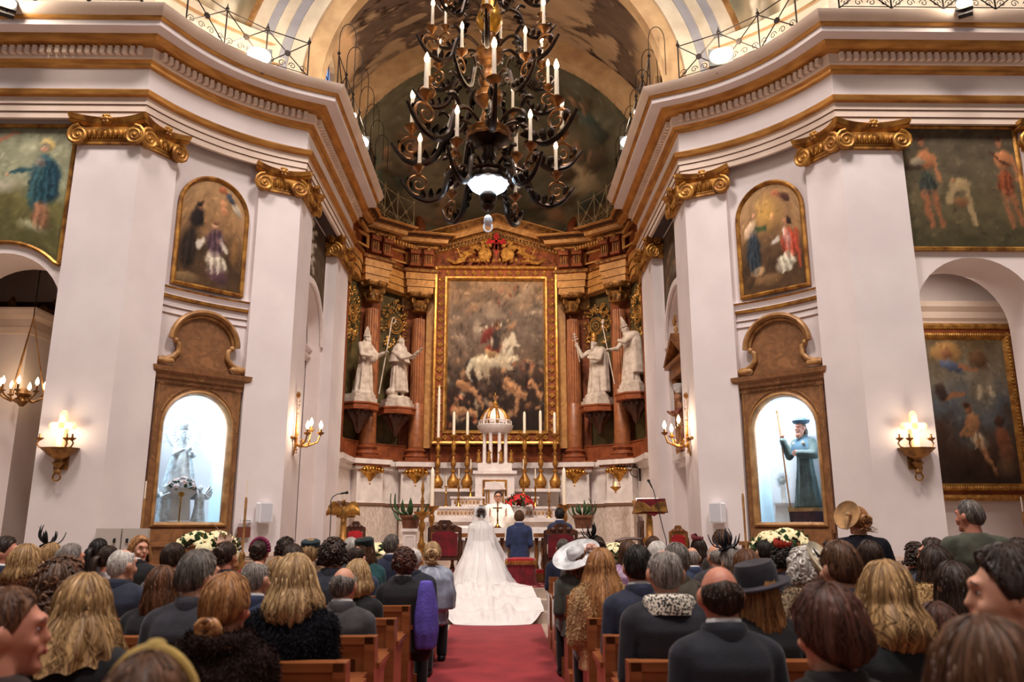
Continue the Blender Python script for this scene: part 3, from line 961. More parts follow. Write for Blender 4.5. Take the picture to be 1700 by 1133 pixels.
# back pilaster
for s in (1, -1):
    for (x, y, n) in COLS:
        ang = math.atan2(-n[1], -n[0]) + PI / 2       # local -y looks inward
        rz = math.atan2(n[1], n[0]) + PI / 2 if s > 0 else math.atan2(n[1], -n[0]) + PI / 2
        X = s * x
        loc = (X, y - 21, 0)
        put('column_base', cbase, reta, None, (X, y - 21, 2.5), rz)
        put('column', shaft, reta, None, (X, y - 21, 2.88), rz)
        put('column_capital', ccap, reta, None, (X, y - 21, 6.53 + .22), rz)
        mb = MB()
        mb.b2(-.44, .44, .26, .5, 2.5, 6.9, 0); mb.b2(-.48, .48, .24, .5, 2.5, 2.9, 0); mb.b2(-.47, .47, .22, .5, 6.9, 7.3, 1)
        mb.b2(-.52, .52, -.36, .5, 2.3, 2.52, 0)
        mb.build('pilaster', [M['redmarble'], M['goldd']], reta, 30, None, loc, rz)
        # gilded corbel hanging under the ledge
        mb = MB()
        mb.lathe([(.02, -.32), (.06, -.28), (.1, -.2), (.2, -.1), (.3, -.02), (.34, .05), (.32, .1)], n=20, sy=.6, mod=lambda a, z: 1 + .1 * math.cos(9 * a))
        for q in range(7):
            mb.ell((-.27 + .09 * q, -.16 + .0 * q, .03 - .012 * abs(q - 3)), (.055, .06, .07), 8, 6)
        for q in (-1, 1):
            volute(mb, (q * .33, -.02, .03), (q, 0, 0), (0, 0, 1), .07, .1)
        mb.ell((0, 0, -.34), (.04, .04, .05), 8, 6)
        c_ = (X + s * n[0] * .2, y - 21 + n[1] * .2, 2.2)
        mb.build('gilded_corbel', M['brass'], reta, 50, None, c_, rz)
    # end pilaster beside the chancel pier
    mb = MB(); mb.b2(s * 3.72, s * 4.1, 19.1, 19.55, 3.1, 7.9); mb.b2(s * 3.66, s * 4.1, 19.05, 19.6, 3.1, 3.5); mb.b2(s * 3.68, s * 4.1, 19.07, 19.58, 7.4, 7.9, 1)
    RT(mb).build('end_pilaster', [M['redmarble'], M['goldd']], reta, 30)
    # entablature over the columns
    ent = [(-.3, 7.88, 0), (.0, 7.88, 0), (.0, 8.05, 3), (.03, 8.06, 0), (.03, 8.26, 3), (.06, 8.27, 0), (.06, 8.46, 1), (.12, 8.48, 2), (.14, 8.55, 1), (.08, 8.6, 1), (.0, 8.62, 1), (.0, 8.7, 4), (.0, 9.16, 1), (.04, 9.2, 0), (.1, 9.22, 0),
           (.1, 9.25, 2), (.16, 9.28, 3), (.2, 9.3, 0), (.34, 9.31, 0), (.36, 9.41, 2), (.42, 9.43, 3), (.5, 9.49, 0), (.56, 9.51, 0), (.56, 9.54, 0), (-.5, 9.57, 0)]
    path = ressaut(s, (3.62, 18.75), (1.7, 22.25), -.02, .2, .37)
    path[1:1] = [(s * 3.7, 19.5), (s * 3.62, 20.15)]
    mb = MB(); mb.sweep([(o, z) for o, z, _ in ent], path, [m for _, _, m in ent], side=s)
    RT(mb).build('entablature', [M['yelmarble'], M['redmarble'], M['goldd'], M['darkwood'], M['redmarble']], reta, 25)
    # paired fluted brackets in the frieze above each column, and framed panels between
    for (x, y, n) in COLS:
        rz = math.atan2(n[1], s * n[0]) + PI / 2
        for q in (-.19, .19):
            mb = MB()
            mb.b2(-.12, .12, -.12, .1, 8.68, 9.2, 0); mb.b2(-.14, .14, -.2, .1, 8.98, 9.1, 0)
            for f_ in (-.07, 0, .07):
                mb.tube([(f_, -.13, 8.72), (f_, -.14, 8.96)], .022, 5, 1)
            mb.b2(-.15, .15, -.2, .1, 8.62, 8.7, 0); mb.ell((0, -.2, 9.14), (.07, .05, .07), 8, 6, 1)
            mb.v = [(vx + q, vy - .22, vz - .6) for vx, vy, vz in mb.v]
            mb.build('frieze_bracket', [M['redmarble'], M['goldd']], reta, 30, None, (s * x, y - 21, 0), rz)
    for (x, y, a) in ((2.82, 21.62, .76), (3.62, 20.15, 1.15)):
        mb = MB()
        mb.frame(-.36, .36, 8.72, 9.1, [(0, 0), (0, -.05), (.05, -.05), (.07, 0)]); mb.v = [(vx, vy, vz - .6) for vx, vy, vz in mb.v]
        mb.build('frieze_panel', M['yelmarble'], reta, 30, None, (s * x, y - 21, 0), -s * a)
    # panels of red marble between the column stands
    for (x, y, a, w) in ((2.86, 21.78, .72, .55), (3.7, 20.35, 1.22, .6)):
        mb = MB(); mb.frame(-w, w, 3.12, 3.56, [(0, .1), (0, 0), (.03, 0), (.05, .03)], None); mb.b2(-w + .05, w - .05, .02, .1, 3.15, 3.53)
        mb.v = [(vx, vy, vz - .6) for vx, vy, vz in mb.v]
        mb.build('marble_panel', M['redmarble'], reta, 30, None, (s * x, y - 21, 0), -s * a)
        # gilded rosette of relief foliage on the olive wall above each statue
        mb = MB()
        for r_ in (.24, .19, .1):
            mb.tube([(r_ * math.cos(t), -.02, r_ * math.sin(t)) for t in [2 * PI * i / 20 for i in range(20)]], .018, 5, 0, closed=True)
        mb.ell((0, -.02, 0), (.04, .04, .04), 8, 6)
        for i in range(120):
            t = rng.random() * 2 * PI; d = .27 + .3 * rng.random() ** .8
            leafblob(mb, (d * .8 * math.cos(t), 0, d * 1.25 * math.sin(t)), .08 + .06 * rng.random(), .028, t + rng.uniform(-1, 1), 0, .4)
        big = x < 3
        rx, ry = (2.86, 21.98) if big else (3.78, 20.35)
        mb.build('gilded_rosette', M['goldb'], reta, 40, 'stuff', (s * rx, ry - 21, (6.95 if big else 6.87) - .6), -s * (.72 if big else 1.35))
# middle: wall behind the picture, pediment
mb = MB(); mb.b2(-1.95, 1.95, 22.3, 22.5, 3.1, 9.6, 0); mb.b2(-1.8, 1.8, 22.15, 22.3, 3.1, 3.55, 0)
RT(mb).build('centre_panel', M['redmarble'], reta)
for s in (1, -1):
    mb = MB(); mb.b2(s * 1.78, s * 2.0, 22.18, 22.35, 3.5, 7.9); RT(mb).build('ochre_jamb', M['yelmarble'], reta)
mb = MB(); mb.slab([(-2.0, 8.75), (2.0, 8.75), (2.0, 9.2), (0, 9.85), (-2.0, 9.2)], 22.2, 22.35)
RT(mb).build('tympanum', M['redmarble'], reta)
rk = [(0, -.56, 0), (.1, -.54, 1), (.1, -.44, 0), (.16, -.42, 2), (.2, -.36, 3), (.36, -.34, 0), (.4, -.2, 2), (.46, -.17, 3), (.54, -.06, 0), (.6, -.02, 0), (.6, .02, 0), (0, .04, 0)]
mb = MB()
for s in (1, -1):
    a, b = Vector((s * 2.3, 9.54)), Vector((0, 10.2))
    o = len(mb.v)
    for p in (a, b):
        for d, h, _ in rk:
            mb.v.append((p.x, 22.2 - d, p.y + h))
    n = len(rk)
    for j in range(n - 1):
        q = (o + j, o + j + 1, o + n + j + 1, o + n + j)
        mb.f.append(q if s > 0 else q[::-1]); mb.m.append([0, 0, 1, 0, 1, 0, 0, 1, 1, 0, 0][j] if j < 11 else 0)
RT(mb).build('pediment', [M['yelmarble'], M['goldd']], reta, 25)
mb = MB()
for s in (1, -1):
    for i in range(20):
        t = (i + .5) / 20
        mb.box((s * 2.0 * (1 - t), 22.08, 9.12 + .62 * t), (.06, .1, .1), 0)
    for i in range(30):
        t = (i + .5) / 30
        mb.ell((s * 2.2 * (1 - t), 22.0, 9.2 + .62 * t), (.028, .03, .035), 6, 5)
        mb.ell((s * 2.3 * (1 - t), 21.74, 9.44 + .64 * t), (.028, .03, .035), 6, 5)
RT(mb).build('pediment_dentils', M['goldd'], reta, 30, kind='stuff')
mb = MB()
for s in (1, -1):
    for x, y, w in ((2.82, 21.38, 20), ):
        pass
    for (xa, ya, xb, yb, cnt, z, off) in ((3.5, 19.6, 3.46, 20.3, 9, 9.15, .0), (2.95, 20.95, 2.3, 21.6, 9, 9.15, .0)):
        for i in range(cnt):
            t = (i + .5) / cnt
            mb.box((s * (xa + (xb - xa) * t), ya + (yb - ya) * t, z), (.05, .07, .1), 0, s * .6)
RT(mb).build('cornice_dentils', M['yelmarble'], reta, 30, kind='stuff')
# ornament of the tympanum: gilded scrolls round a red cross with lily ends
mb = MB()
for s in (1, -1):
    volute(mb, (s * .34, 22.02, 9.1), (s, 0, 0), (0, 0, 1), .2, .06, hand=-1)
    mb.tube([(s * .34, 22.0, 9.3), (s * .6, 22.0, 9.33), (s * .85, 22.0, 9.12), (s * .95, 22.0, 8.9), (s * 1.2, 22.0, 8.83), (s * 1.42, 22.0, 8.95), (s * 1.36, 22.0, 9.02)], [.05, .05, .045, .045, .05, .05, .03], 6)
    for i in range(20):
        t = i / 19
        leafblob(mb, (s * (.15 + .85 * t), 22.0, 9.32 - .45 * t ** 1.5 + .1 * (i % 2)), .2, .05, PI / 2 - s * (.4 + 1.2 * t) + rng.uniform(-.6, .6), 0, .5)
    for i in range(8):
        leafblob(mb, (s * (.1 + .1 * i), 22.0, 8.86), .14, .04, PI / 2 + s * rng.uniform(-1.4, 1.0), 0, .5)
    mb.tube([(s * 1.02, 22.0, 9.0), (s * 1.14, 22.0, 9.3)], .018, 5); mb.tube([(s * 1.0, 22.0, 9.2), (s * 1.2, 22.0, 9.16)], .015, 5)
RT(mb).build('gilded_foliage', M['goldb'], reta, 40, kind='stuff')
mb = MB()
mb.b2(-.035, .035, 21.9, 21.97, 9.2, 9.62)
mb.slab([(-.05, 9.4), (.05, 9.4), (0, 8.98)], 21.9, 21.97); mb.b2(-.2, .2, 21.9, 21.97, 9.43, 9.5)
for cx, cz in ((-.2, 9.46), (.2, 9.46), (0, 9.64)):
    for q in range(3):
        mb.ell((cx + .055 * math.cos(2.1 * q + PI / 2), 21.92, cz + .055 * math.sin(2.1 * q + PI / 2)), (.05, .04, .05), 8, 6)
RT(mb).build('red_lily_cross', M['brightred'], reta, 40)
for s in (1, -1):            # carved scroll acroteria at the ends of the gable
    mb = MB()
    mb.tube([(s * .25, 0, 0), (s * .1, 0, .05), (-s * .05, 0, .2), (-s * .02, 0, .42), (s * .05, 0, .58), (s * .16, 0, .62)], [.1, .14, .16, .14, .1, .04], 8)
    mb.ell((s * -.3, 0, .06), (.12, .1, .1), 8, 6); mb.ell((-s * .5, 0, .05), (.09, .08, .09), 8, 6); mb.b2(-.6, .4, -.15, .15, -.08, .02)
    mb.build('scroll_acroterion', M['redmarble'], reta, 60, None, (s * 2.25, .95, 9.0))

# ------------------------------------------------------------------ the great picture over the altar (a loose battle scene of riders)
cv = Canvas(160, 230, [(0, (34, 25, 22)), (.3, (58, 42, 34)), (.48, (96, 78, 64)), (.75, (114, 98, 88)), (1, (142, 114, 92))], seed=3, fx=4, fy=5, contrast=.3)
for q in range(26):          # rolling clouds
    cv.e(rng.random(), .55 + .45 * rng.random(), .08 + .1 * rng.random(), .03 + .03 * rng.random(), [(166, 146, 130), (92, 78, 70), (184, 150, 120), (78, 66, 60)][q % 4], rng.uniform(-35, 35), .9, .55)
for q in range(90):          # the press of fallen and fighting figures
    v_ = rng.random() * .45
    cv.e(rng.random(), v_, .025 + .05 * rng.random(), .014 + .022 * rng.random(), [(134, 92, 62), (48, 34, 30), (164, 122, 88), (30, 24, 24), (118, 46, 34), (84, 66, 52), (70, 62, 58), (150, 132, 108)][q % 8], rng.uniform(0, 180), .7, .8)
for u0, v0, u1, v1, w_ in ((.6, .3, .78, .22, .05), (.72, .24, .7, .08, .022), (.12, .3, .3, .24, .04), (.28, .24, .36, .14, .02), (.06, .12, .3, .1, .035), (.85, .32, .95, .2, .03), (.44, .16, .56, .1, .03)):
    cv.l(u0, v0, u1, v1, w_, (176, 130, 92), w_ * .7); cv.l(u0, v0 - .012, u1, v1 - .012, w_ * .5, (104, 70, 48), w_ * .3, .6)
for u_0, v_0 in ((.2, .3), (.34, .2), (.62, .33), (.84, .28), (.1, .2), (.5, .2), (.92, .14)):
    cv.e(u_0, v_0, .03, .022, (170, 122, 88)); cv.e(u_0, v_0 + .014, .03, .014, (58, 38, 28))
# a pale charger and its cloaked rider, loosely brushed
hc = (188, 172, 148)
cv.e(.36, .44, .115, .075, hc, 12).e(.47, .455, .14, .07, hc, -6).e(.34, .415, .09, .05, (160, 144, 122), 10, .6, .7)
cv.l(.57, .49, .66, .6, .06, hc, .04).l(.66, .61, .72, .55, .034, (196, 182, 160), .02).e(.58, .5, .05, .09, (150, 132, 110), -25, .6, .6)
cv.l(.57, .45, .73, .47, .032, hc, .02).l(.73, .47, .79, .4, .017, (110, 90, 74), .012).l(.55, .43, .68, .4, .03, (168, 150, 126), .018).l(.68, .4, .72, .34, .015, (70, 54, 46), .011)
cv.l(.3, .41, .35, .33, .036, (176, 160, 136), .02).l(.35, .33, .43, .27, .017, (64, 50, 44), .012).l(.38, .4, .44, .32, .03, (150, 132, 110), .016).l(.44, .32, .5, .25, .014, (56, 44, 40), .011)
cv.l(.26, .45, .2, .38, .03, (196, 184, 160), .018).l(.2, .38, .25, .31, .018, (176, 162, 140), .008)
for q in range(8): cv.l(.6 + .01 * q, .6 - .014 * q, .55 + .012 * q, .54 - .012 * q, .01, (210, 198, 178), .005, .7)
cv.e(.46, .53, .1, .035, (116, 48, 38), 8).e(.44, .5, .08, .03, (150, 118, 84), -10).e(.48, .6, .075, .085, (58, 46, 42), 10).e(.4, .62, .09, .05, (104, 42, 36), 35).e(.5, .68, .032, .03, (164, 120, 90)).e(.495, .7, .04, .024, (84, 56, 38), 10)
cv.l(.52, .63, .63, .66, .024, (86, 72, 64)).l(.63, .66, .7, .7, .016, (160, 116, 86)).e(.24, .8, .12, .04, (150, 116, 92), 25, .7, .7).e(.3, .66, .06, .08, (176, 164, 146), 25, .8, .6)
cv.finish(700, 12).smear(.014, 30, 6).smear(.006, 60, 9)
FX0, FX1, FZ0, FZ1 = -1.77, 1.77, 3.58, 8.72
for q in range(90):
    u_, v_ = rng.random(), rng.random()
    cc = cv.a[int(v_ * 159), int(u_ * 109)] * rng.choice((.6, .8, 1.25, 1.4))
    cv.e(u_, v_, .02 + .035 * rng.random(), .008 + .014 * rng.random(), tuple(cc), rng.uniform(0, 180), .8, .6)
pic = thing('altar_painting', 'huge gold-framed battle painting with white horse above the high altar', 'painting', (0, 22.0, FZ0))
def pts(u, v):
    return -1.38 + 2.76 * u, 0 * u + .08, .42 + v * (FZ1 - FZ0 - .84)
canvas_mesh(cv, pts).build('canvas', M['vcol'], pic)
h = FZ1 - FZ0
mb = MB()
mb.frame(FX0, FX1, 0, h, [(0, .2), (0, -.08), (.03, -.12), (.08, -.1), (.1, -.02), (.12, .0), (.3, .0), (.31, -.05), (.36, -.05), (.38, 0), (.41, .08)], [0, 0, 0, 0, 1, 1, 0, 0, 0, 0])
mb.build('picture_frame', [M['goldb'], M['redmarble']], pic, 30)
leaf = MB()
for q in (-1, 0, 1):
    leafblob(leaf, (0, 0, -.07), .15 - .03 * abs(q), .04, PI / 2 + q * .6, 0, .4)
leaf.ell((0, -.02, -.06), (.03, .03, .03), 6, 5)
lm = leaf.mesh('frame_leaf', M['goldb'], 40)
mb = MB()
def stamp(src, x, z, rot, sc=1.0):
    o = put('frame_leaf', lm, pic, None, (x, -.005, z))
    o.rotation_euler = (0, -rot, 0)
for i in range(12):
    x = FX0 + .38 + (FX1 - FX0 - .76) * i / 11
    stamp(leaf, x, h - .21, PI); stamp(leaf, x, .21, 0)
for i in range(19):
    z = .4 + (h - .8) * i / 18
    stamp(leaf, FX0 + .21, z, -PI / 2); stamp(leaf, FX1 - .21, z, PI / 2)

# ------------------------------------------------------------------ statues on brackets
def robe(mb, h, r0=.27, r1=.17, r2=.2, lean=0.0, folds=9, seed=0, z0=0.0, amp=.022):
    rs = np.random.RandomState(seed)
    ph = rs.rand(4) * 6
    prof = []
    for i in range(22):
        t = i / 21
        z = z0 + t * h * .81
        r = np.interp(t, [0, .08, .5, .68, .88, 1], [r0, r0 * .95, r1 * 1.12, r1, r2, .07])
        prof.append((r, z))
    def mod(a, z):
        t = (z - z0) / (h * .81)
        f = math.sin(folds * a + ph[0] + 2.2 * t) + .6 * math.sin((folds * 1.7 // 1) * a + ph[1] - 3 * t)
        return 1 + amp / .2 * f * max(0, 1 - t) ** .6
    k = mb.mark()
    mb.lathe(prof, n=56, mod=mod, sy=.72)
    for i in range(k, len(mb.v)):
        x, y, z = mb.v[i]
        mb.v[i] = (x + lean * math.sin(z / h * PI), y, z)

def head(mb, c, sc=1.0, yaw=0.0, beard=0.0, pitch=0.0):
    k = mb.mark()
    mb.ell((0, 0, 0), (.077, .095, .115), 16, 12); mb.ell((0, -.035, -.07), (.055, .06, .055), 12, 8)
    mb.cap((0, -.09, .02), (0, -.108, -.022), .011, .0145, 8); mb.ell((0, -.088, .035), (.055, .02, .018), 10, 6)
    mb.ell((0, -.095, -.055), (.026, .015, .012), 8, 6); mb.ell((0, -.08, -.1), (.03, .025, .025), 8, 6)
    for s in (1, -1):
        mb.ell((s * .083, .008, -.005), (.016, .026, .036), 10, 8)
        mb.ell((s * .045, -.075, -.03), (.022, .02, .022), 8, 6)
    if beard:
        mb.ell((0, -.07, -.13), (.05, .05, .07 * beard), 10, 8)
    mb.xf(k, Matrix.Translation(c) @ Matrix.Rotation(yaw, 4, 'Z') @ Matrix.Rotation(pitch, 4, 'X') @ Matrix.Scale(sc, 4))
    mb.cap((c[0], c[1] + .015, c[2] - .2 * sc), (c[0], c[1], c[2] - .06 * sc), .058 * sc, .05 * sc)

def hand_chain(mb, wrist, dirv, up, size=1.0, curl=.5, side=1, rf=.0085):
    # palm and five separate bent fingers
    w = Vector(wrist); d = Vector(dirv).normalized(); u = Vector(up)
    u = (u - d * u.dot(d)).normalized()
    b = d.cross(u) * side
    pc = w + d * .045 * size
    for q in (-.5, -.17, .17, .5):
        mb.cap(w + b * q * .03 * size, w + d * .09 * size + b * q * .072 * size, .015 * size, .012 * size, 7)
    for i, (q, L) in enumerate(((-.5, .062), (-.17, .078), (.17, .073), (.5, .058))):
        p0 = w + d * .09 * size + b * q * .075 * size
        d1 = (d * math.cos(curl * .6) - u * math.sin(curl * .6)); p1 = p0 + d1 * L * .55 * size
        d2 = (d * math.cos(curl * 1.5) - u * math.sin(curl * 1.5)); p2 = p1 + d2 * L * .45 * size
        mb.cap(p0, p1, rf * size * 1.1, rf * size, 7); mb.cap(p1, p2, rf * size, rf * size * .85, 7)
    t0 = w + d * .025 * size - b * .03 * size
    t1 = t0 + (d * .7 - b * .6 - u * .2).normalized() * .038 * size
    t2 = t1 + (d * .95 - b * .1 - u * .25).normalized() * .032 * size
    mb.cap(t0, t1, rf * 1.4 * size, rf * 1.2 * size, 7); mb.cap(t1, t2, rf * 1.2 * size, rf * size, 7)

def arm(mb, s, sh, el, wr, r=(.075, .062, .05)):
    mb.cap(sh, el, r[0], r[1]); mb.cap(el, wr, r[1], r[2])

def bracket(root, w=.95):
    mb = MB()
    k = mb.mark()
    hexp = [(-w / 2, .3), (-w / 2, -.12), (-w * .22, -.36), (w * .22, -.36), (w / 2, -.12), (w / 2, .3)]
    def pr(sc, z0, z1, mi):
        n = 6
        P = [(x * sc, (y - .1) * sc + .1) for x, y in hexp]
        mb.add([(x, y, z0) for x, y in P] + [(x, y, z1) for x, y in P], [tuple(range(n))[::-1], tuple(range(n, 2 * n))] + [(i, (i + 1) % n, (i + 1) % n + n, i + n) for i in range(n)], mi)
    pr(.82, 0.02, .12, 0); pr(.92, -.1, .02, 0)
    mb.build('white_plinth', M['stucco'], root, 20)
    mb = MB(); pr(1.0, -.28, -.1, 0); pr(1.05, -.14, -.1, 0)
    mb.build('marble_shelf', M['redmarble'], root, 20)
    mb = MB()
    mb.lathe([(.03, -.85), (.08, -.78), (.14, -.62), (.24, -.5), (.34, -.38), (.38, -.28)], c=(0, .12, 0), n=24, sy=.8, mod=lambda a, z: 1 + .12 * math.cos(8 * a))
    for q in range(7):
        a = -PI * (q + .5) / 7
        mb.ell((.34 * math.cos(a), .12 + .28 * math.sin(a), -.34), (.07, .06, .07), 8, 6)
    mb.build('carved_corbel', M['darkwood'], root, 50)

def crosier(root, a, b, kind='crook'):
    mb = MB()
    A, B = Vector(a), Vector(b)
    mb.tube([A, B], .014, 6)
    d = (B - A).normalized()
    if kind == 'crook':
        side = Vector((d.z, 0, -d.x)).normalized()
        for i in range(1):
            pts = []
            for j in range(16):
                t = j / 15 * 1.5 * PI
                pts.append(B + d * (.1 + .09 * math.sin(t)) + side * (.09 - .09 * math.cos(t)) * (1 - .3 * j / 15))
            mb.tube([B, B + d * .1] + pts[1:], .016, 6)
        mb.ell(B, .03, 8, 6)
    elif kind == 'triple':
        for i, w in enumerate((.1, .075, .05)):
            p = B - d * (.05 + .08 * i)
            w = (.05, .075, .1)[i]
            s_ = Vector((d.z, 0, -d.x)).normalized()
            mb.tube([p - s_ * w, p + s_ * w], .012, 5)
    else:
        mb.ell(B + d * .05, (.035, .035, .06), 8, 6); mb.lathe([(.0, .1), (.04, .13), (.05, .18), (.02, .24), (.0, .26)], c=tuple(B), n=8)
    mb.build('staff', M['stucco'], root, 60)

ST = [(-1, (602, 664), 20.25, 1.05, 'white bishop statue with tall mitre and long crosier, nearest the left pier'),
      (-1, (661, 672), 21.45, .62, 'white bearded statue in short cape with both arms held out, beside the left inner column'),
      (1, (991, 668), 21.45, -.62, 'white papal statue in gilded tiara raising a triple cross'),
      (1, (1049, 648), 20.25, -1.05, 'white bishop statue in mitre looking down at the great painting, nearest the right pier')]
for i, (s, px, D, rz, lab) in enumerate(ST):
    p = at(px[0], px[1], D)
    root = thing('statue', lab, 'statue', (p[0], D, p[2]), rz, 'saints on brackets beside the altar')
    bracket(root)
    mb = MB()
    H_ = 1.78
    if i == 0:
        robe(mb, H_, .31, .2, .23, .03, 8, 1); head(mb, (.02, -.05, 1.47), 1.05, .5, 1)
        arm(mb, 1, (.2, -.02, 1.3), (.3, -.2, 1.05), (.32, -.36, 1.12)); arm(mb, -1, (-.2, -.02, 1.3), (-.28, -.14, 1.0), (-.1, -.3, .98)); mb.ell((.1, -.16, 1.0), (.22, .12, .16), 12, 8)
        hand_chain(mb, (.32, -.36, 1.12), (.3, -.6, .4), (0, 0, 1), 1.1, 1.4, 1, .012)
    elif i == 1:
        robe(mb, H_ * .96, .27, .19, .22, 0, 12, 2, .22); head(mb, (.0, -.05, 1.62), 1.05, .45, 1.1); mb.lathe([(.33, 1.02), (.3, 1.1), (.25, 1.3), (.16, 1.44), (.07, 1.5)], n=28, sy=.8)
        arm(mb, 1, (.2, -.02, 1.3), (.26, -.26, 1.16), (.3, -.48, 1.3)); arm(mb, -1, (-.2, -.02, 1.3), (-.1, -.3, 1.1), (.08, -.5, 1.14))
        hand_chain(mb, (.3, -.48, 1.3), (.3, -.6, .5), (0, 0, 1), 1.1, .2, 1, .012); hand_chain(mb, (.08, -.5, 1.14), (.3, -.8, .1), (0, 0, 1), 1.1, .2, -1, .012)
        for q in (-.1, .1):
            mb.cap((q, -.02, .5), (q, -.04, .12), .075, .05); mb.cap((q, -.02, .07), (q * 1.2, -.2, .05), .05, .035)
        mb.ell((-.2, .02, .2), (.17, .15, .13), 12, 8)
    elif i == 2:
        robe(mb, H_, .28, .18, .2, .0, 9, 3); head(mb, (-.02, -.05, 1.5), 1.05, -.2, 1.2); mb.lathe([(.27, .15), (.25, .6), (.24, 1.05), (.21, 1.3), (.1, 1.42)], c=(.1, .07, 0), n=30, sy=.7, mod=lambda a, z: 1 + .05 * math.sin(7 * a))
        arm(mb, -1, (-.2, -.02, 1.3), (-.32, -.18, 1.14), (-.42, -.26, 1.42)); arm(mb, 1, (.2, -.02, 1.28), (.24, -.2, 1.02), (.06, -.3, 1.04))
        hand_chain(mb, (-.42, -.26, 1.42), (-.2, -.1, .6), (0, -1, 0), 1.1, 1.3, 1, .012); hand_chain(mb, (.06, -.3, 1.04), (-.6, -.2, .2), (0, -1, 0), 1.1, .7, -1, .012)
    else:
        robe(mb, H_, .28, .19, .22, -.02, 7, 4); head(mb, (-.06, -.1, 1.5), 1.05, -.6, 1.0, .35); mb.lathe([(.3, .3), (.28, .8), (.26, 1.15), (.2, 1.36), (.1, 1.44)], c=(.06, .06, 0), n=30, sy=.75, mod=lambda a, z: 1 + .04 * math.sin(6 * a))
        arm(mb, -1, (-.2, -.02, 1.28), (-.3, -.2, 1.0), (-.34, -.36, .98)); arm(mb, 1, (.18, -.04, 1.28), (.12, -.26, 1.1), (-.04, -.34, 1.16))
        hand_chain(mb, (-.34, -.36, .98), (-.5, -.5, .1), (0, 0, 1), 1.1, 1.3, 1, .012)
    mb.lathe([(.34, -.02), (.34, .05), (.3, .09), (.2, .1)], n=24, sy=.8)
    me = voxel(mb, 'figure', .017, 3)
    me.materials.append(M['stucco'])
    o = put('figure', me, root, None, (0, 0, .12))
    mb = MB()
    if i in (0, 3):
        c = (.02, -.05, 1.57) if i == 0 else (-.07, -.12, 1.6)
        for fb in (-1, 1):
            pr = [(-.09, 0), (.09, 0), (.1, .12), (0, .3), (-.1, .12)]
            k = mb.mark(); mb.slab(pr, -.012, .012)
            mb.xf(k, Matrix.Translation((0, fb * .055, 0)) @ Matrix.Rotation(fb * .16, 4, 'X'))
        mb.lathe([(.1, 0), (.102, .06)], n=20); mb.lathe([(.095, .03), (.09, .12), (.05, .2), (.01, .24)], n=16, sy=.7)
        mb.xf(0, Matrix.Translation((c[0], c[1], c[2] + .12 - .05)) @ Matrix.Rotation((.4 if i == 0 else -.6), 4, 'Z') @ Matrix.Rotation(.3 if i == 3 else 0, 4, 'X'))
        mb.build('mitre', M['stucco'], root, 35)
    elif i == 2:
        mb.lathe([(.09, 0), (.1, .04), (.095, .05), (.098, .1), (.1, .12), (.094, .13), (.088, .19), (.06, .25), (.02, .28), (.03, .3), (.0, .33)], c=(-.02, -.05, 1.68), n=18, mod=lambda a, z: 1 + .04 * math.cos(8 * a))
        mb.build('tiara', M['gold'], root, 50)
    if i == 0: crosier(root, (.2, -.36, .15), (.62, -.36, 2.12))
    if i == 2: crosier(root, (-.34, -.3, 1.1), (-.5, -.32, 1.95), 'triple')
    if i == 3: crosier(root, (-.18, -.42, .15), (-.62, -.4, 1.72), 'knob')

# ------------------------------------------------------------------ high altar, tabernacle and candlesticks
def pb(mb, x0, x1, yt, yb, D, dep, mi=0):
    a = at(x0, yb, D); b = at(x1, yt, D)
    mb.b2(a[0], b[0], D, D + dep, a[2], b[2], mi)
    return a, b
alt = thing('high_altar', 'white marble high altar with carved gradines standing under the great painting', 'altar', (0, 20.4, .7))
def AL(mb, y=20.4, z=.7):
    mb.v = [(a, b - y, c - z) for a, b, c in mb.v]
    return mb
mb = MB(); mb.b2(-1.65, 1.65, 20.1, 21.2, .7, 1.52); mb.b2(-1.75, 1.75, 20.0, 21.2, 1.5, 1.6); mb.b2(-1.7, 1.7, 19.95, 21.2, .7, .8)
AL(mb).build('altar_block', M['whitemarble'], alt, 20)
mb = MB(); mb.b2(-1.5, 1.5, 20.35, 21.2, 1.6, 1.84); mb.b2(-1.54, 1.54, 20.32, 21.2, 1.82, 1.88)
mb.b2(-1.1, 1.1, 20.6, 21.2, 1.88, 2.1); mb.b2(-1.13, 1.13, 20.57, 21.2, 2.08, 2.13)
AL(mb).build('gradine', M['whitemarble'], alt, 20)
mb = MB()
for x0, x1, y, z, n in ((-1.45, 1.45, 20.345, 1.72, 30), (-1.05, 1.05, 20.595, 1.99, 22)):
    for i in range(n):
        x = x0 + (x1 - x0) * (i + .5) / n
        if abs(x) < .4: continue
        mb.ell((x, y, z), (.03, .012, .06), 6, 5); mb.box((x + .048, y, z), (.012, .02, .16))
AL(mb).build('gradine_relief', M['tan'], alt, 40, kind='stuff')
for s in (1, -1):
    mb = MB()
    mb.b2(s * .5, s * 1.72, 21.3, 22.05, 2.28, 2.36); mb.b2(s * .5, s * 1.7, 21.75, 22.05, 1.6, 2.28)
    AL(mb).build('candle_shelf', M['whitemarble'], alt, 20)
tab = thing('tabernacle', 'white marble tabernacle with a little columned temple and gilt-ribbed dome', 'tabernacle', (0, 20.9, 1.88))
def TB(mb): return AL(mb, 20.9, 1.88)
mb = MB()
mb.b2(-.5, .5, 20.62, 21.4, 1.88, 2.72); mb.b2(-.56, .56, 20.56, 21.45, 2.7, 2.78); mb.b2(-.44, .44, 20.66, 21.4, 2.78, 2.98)
TB(mb).build('lower_block', M['whitemarble'], tab, 20)
mb = MB(); mb.b2(-.31, .31, 20.58, 20.64, 1.92, 2.55, 0); mb.b2(-.25, .25, 20.56, 20.6, 1.94, 2.5, 1)
TB(mb).build('door_recess', [M['gold'], M['whitemarble']], tab, 20)
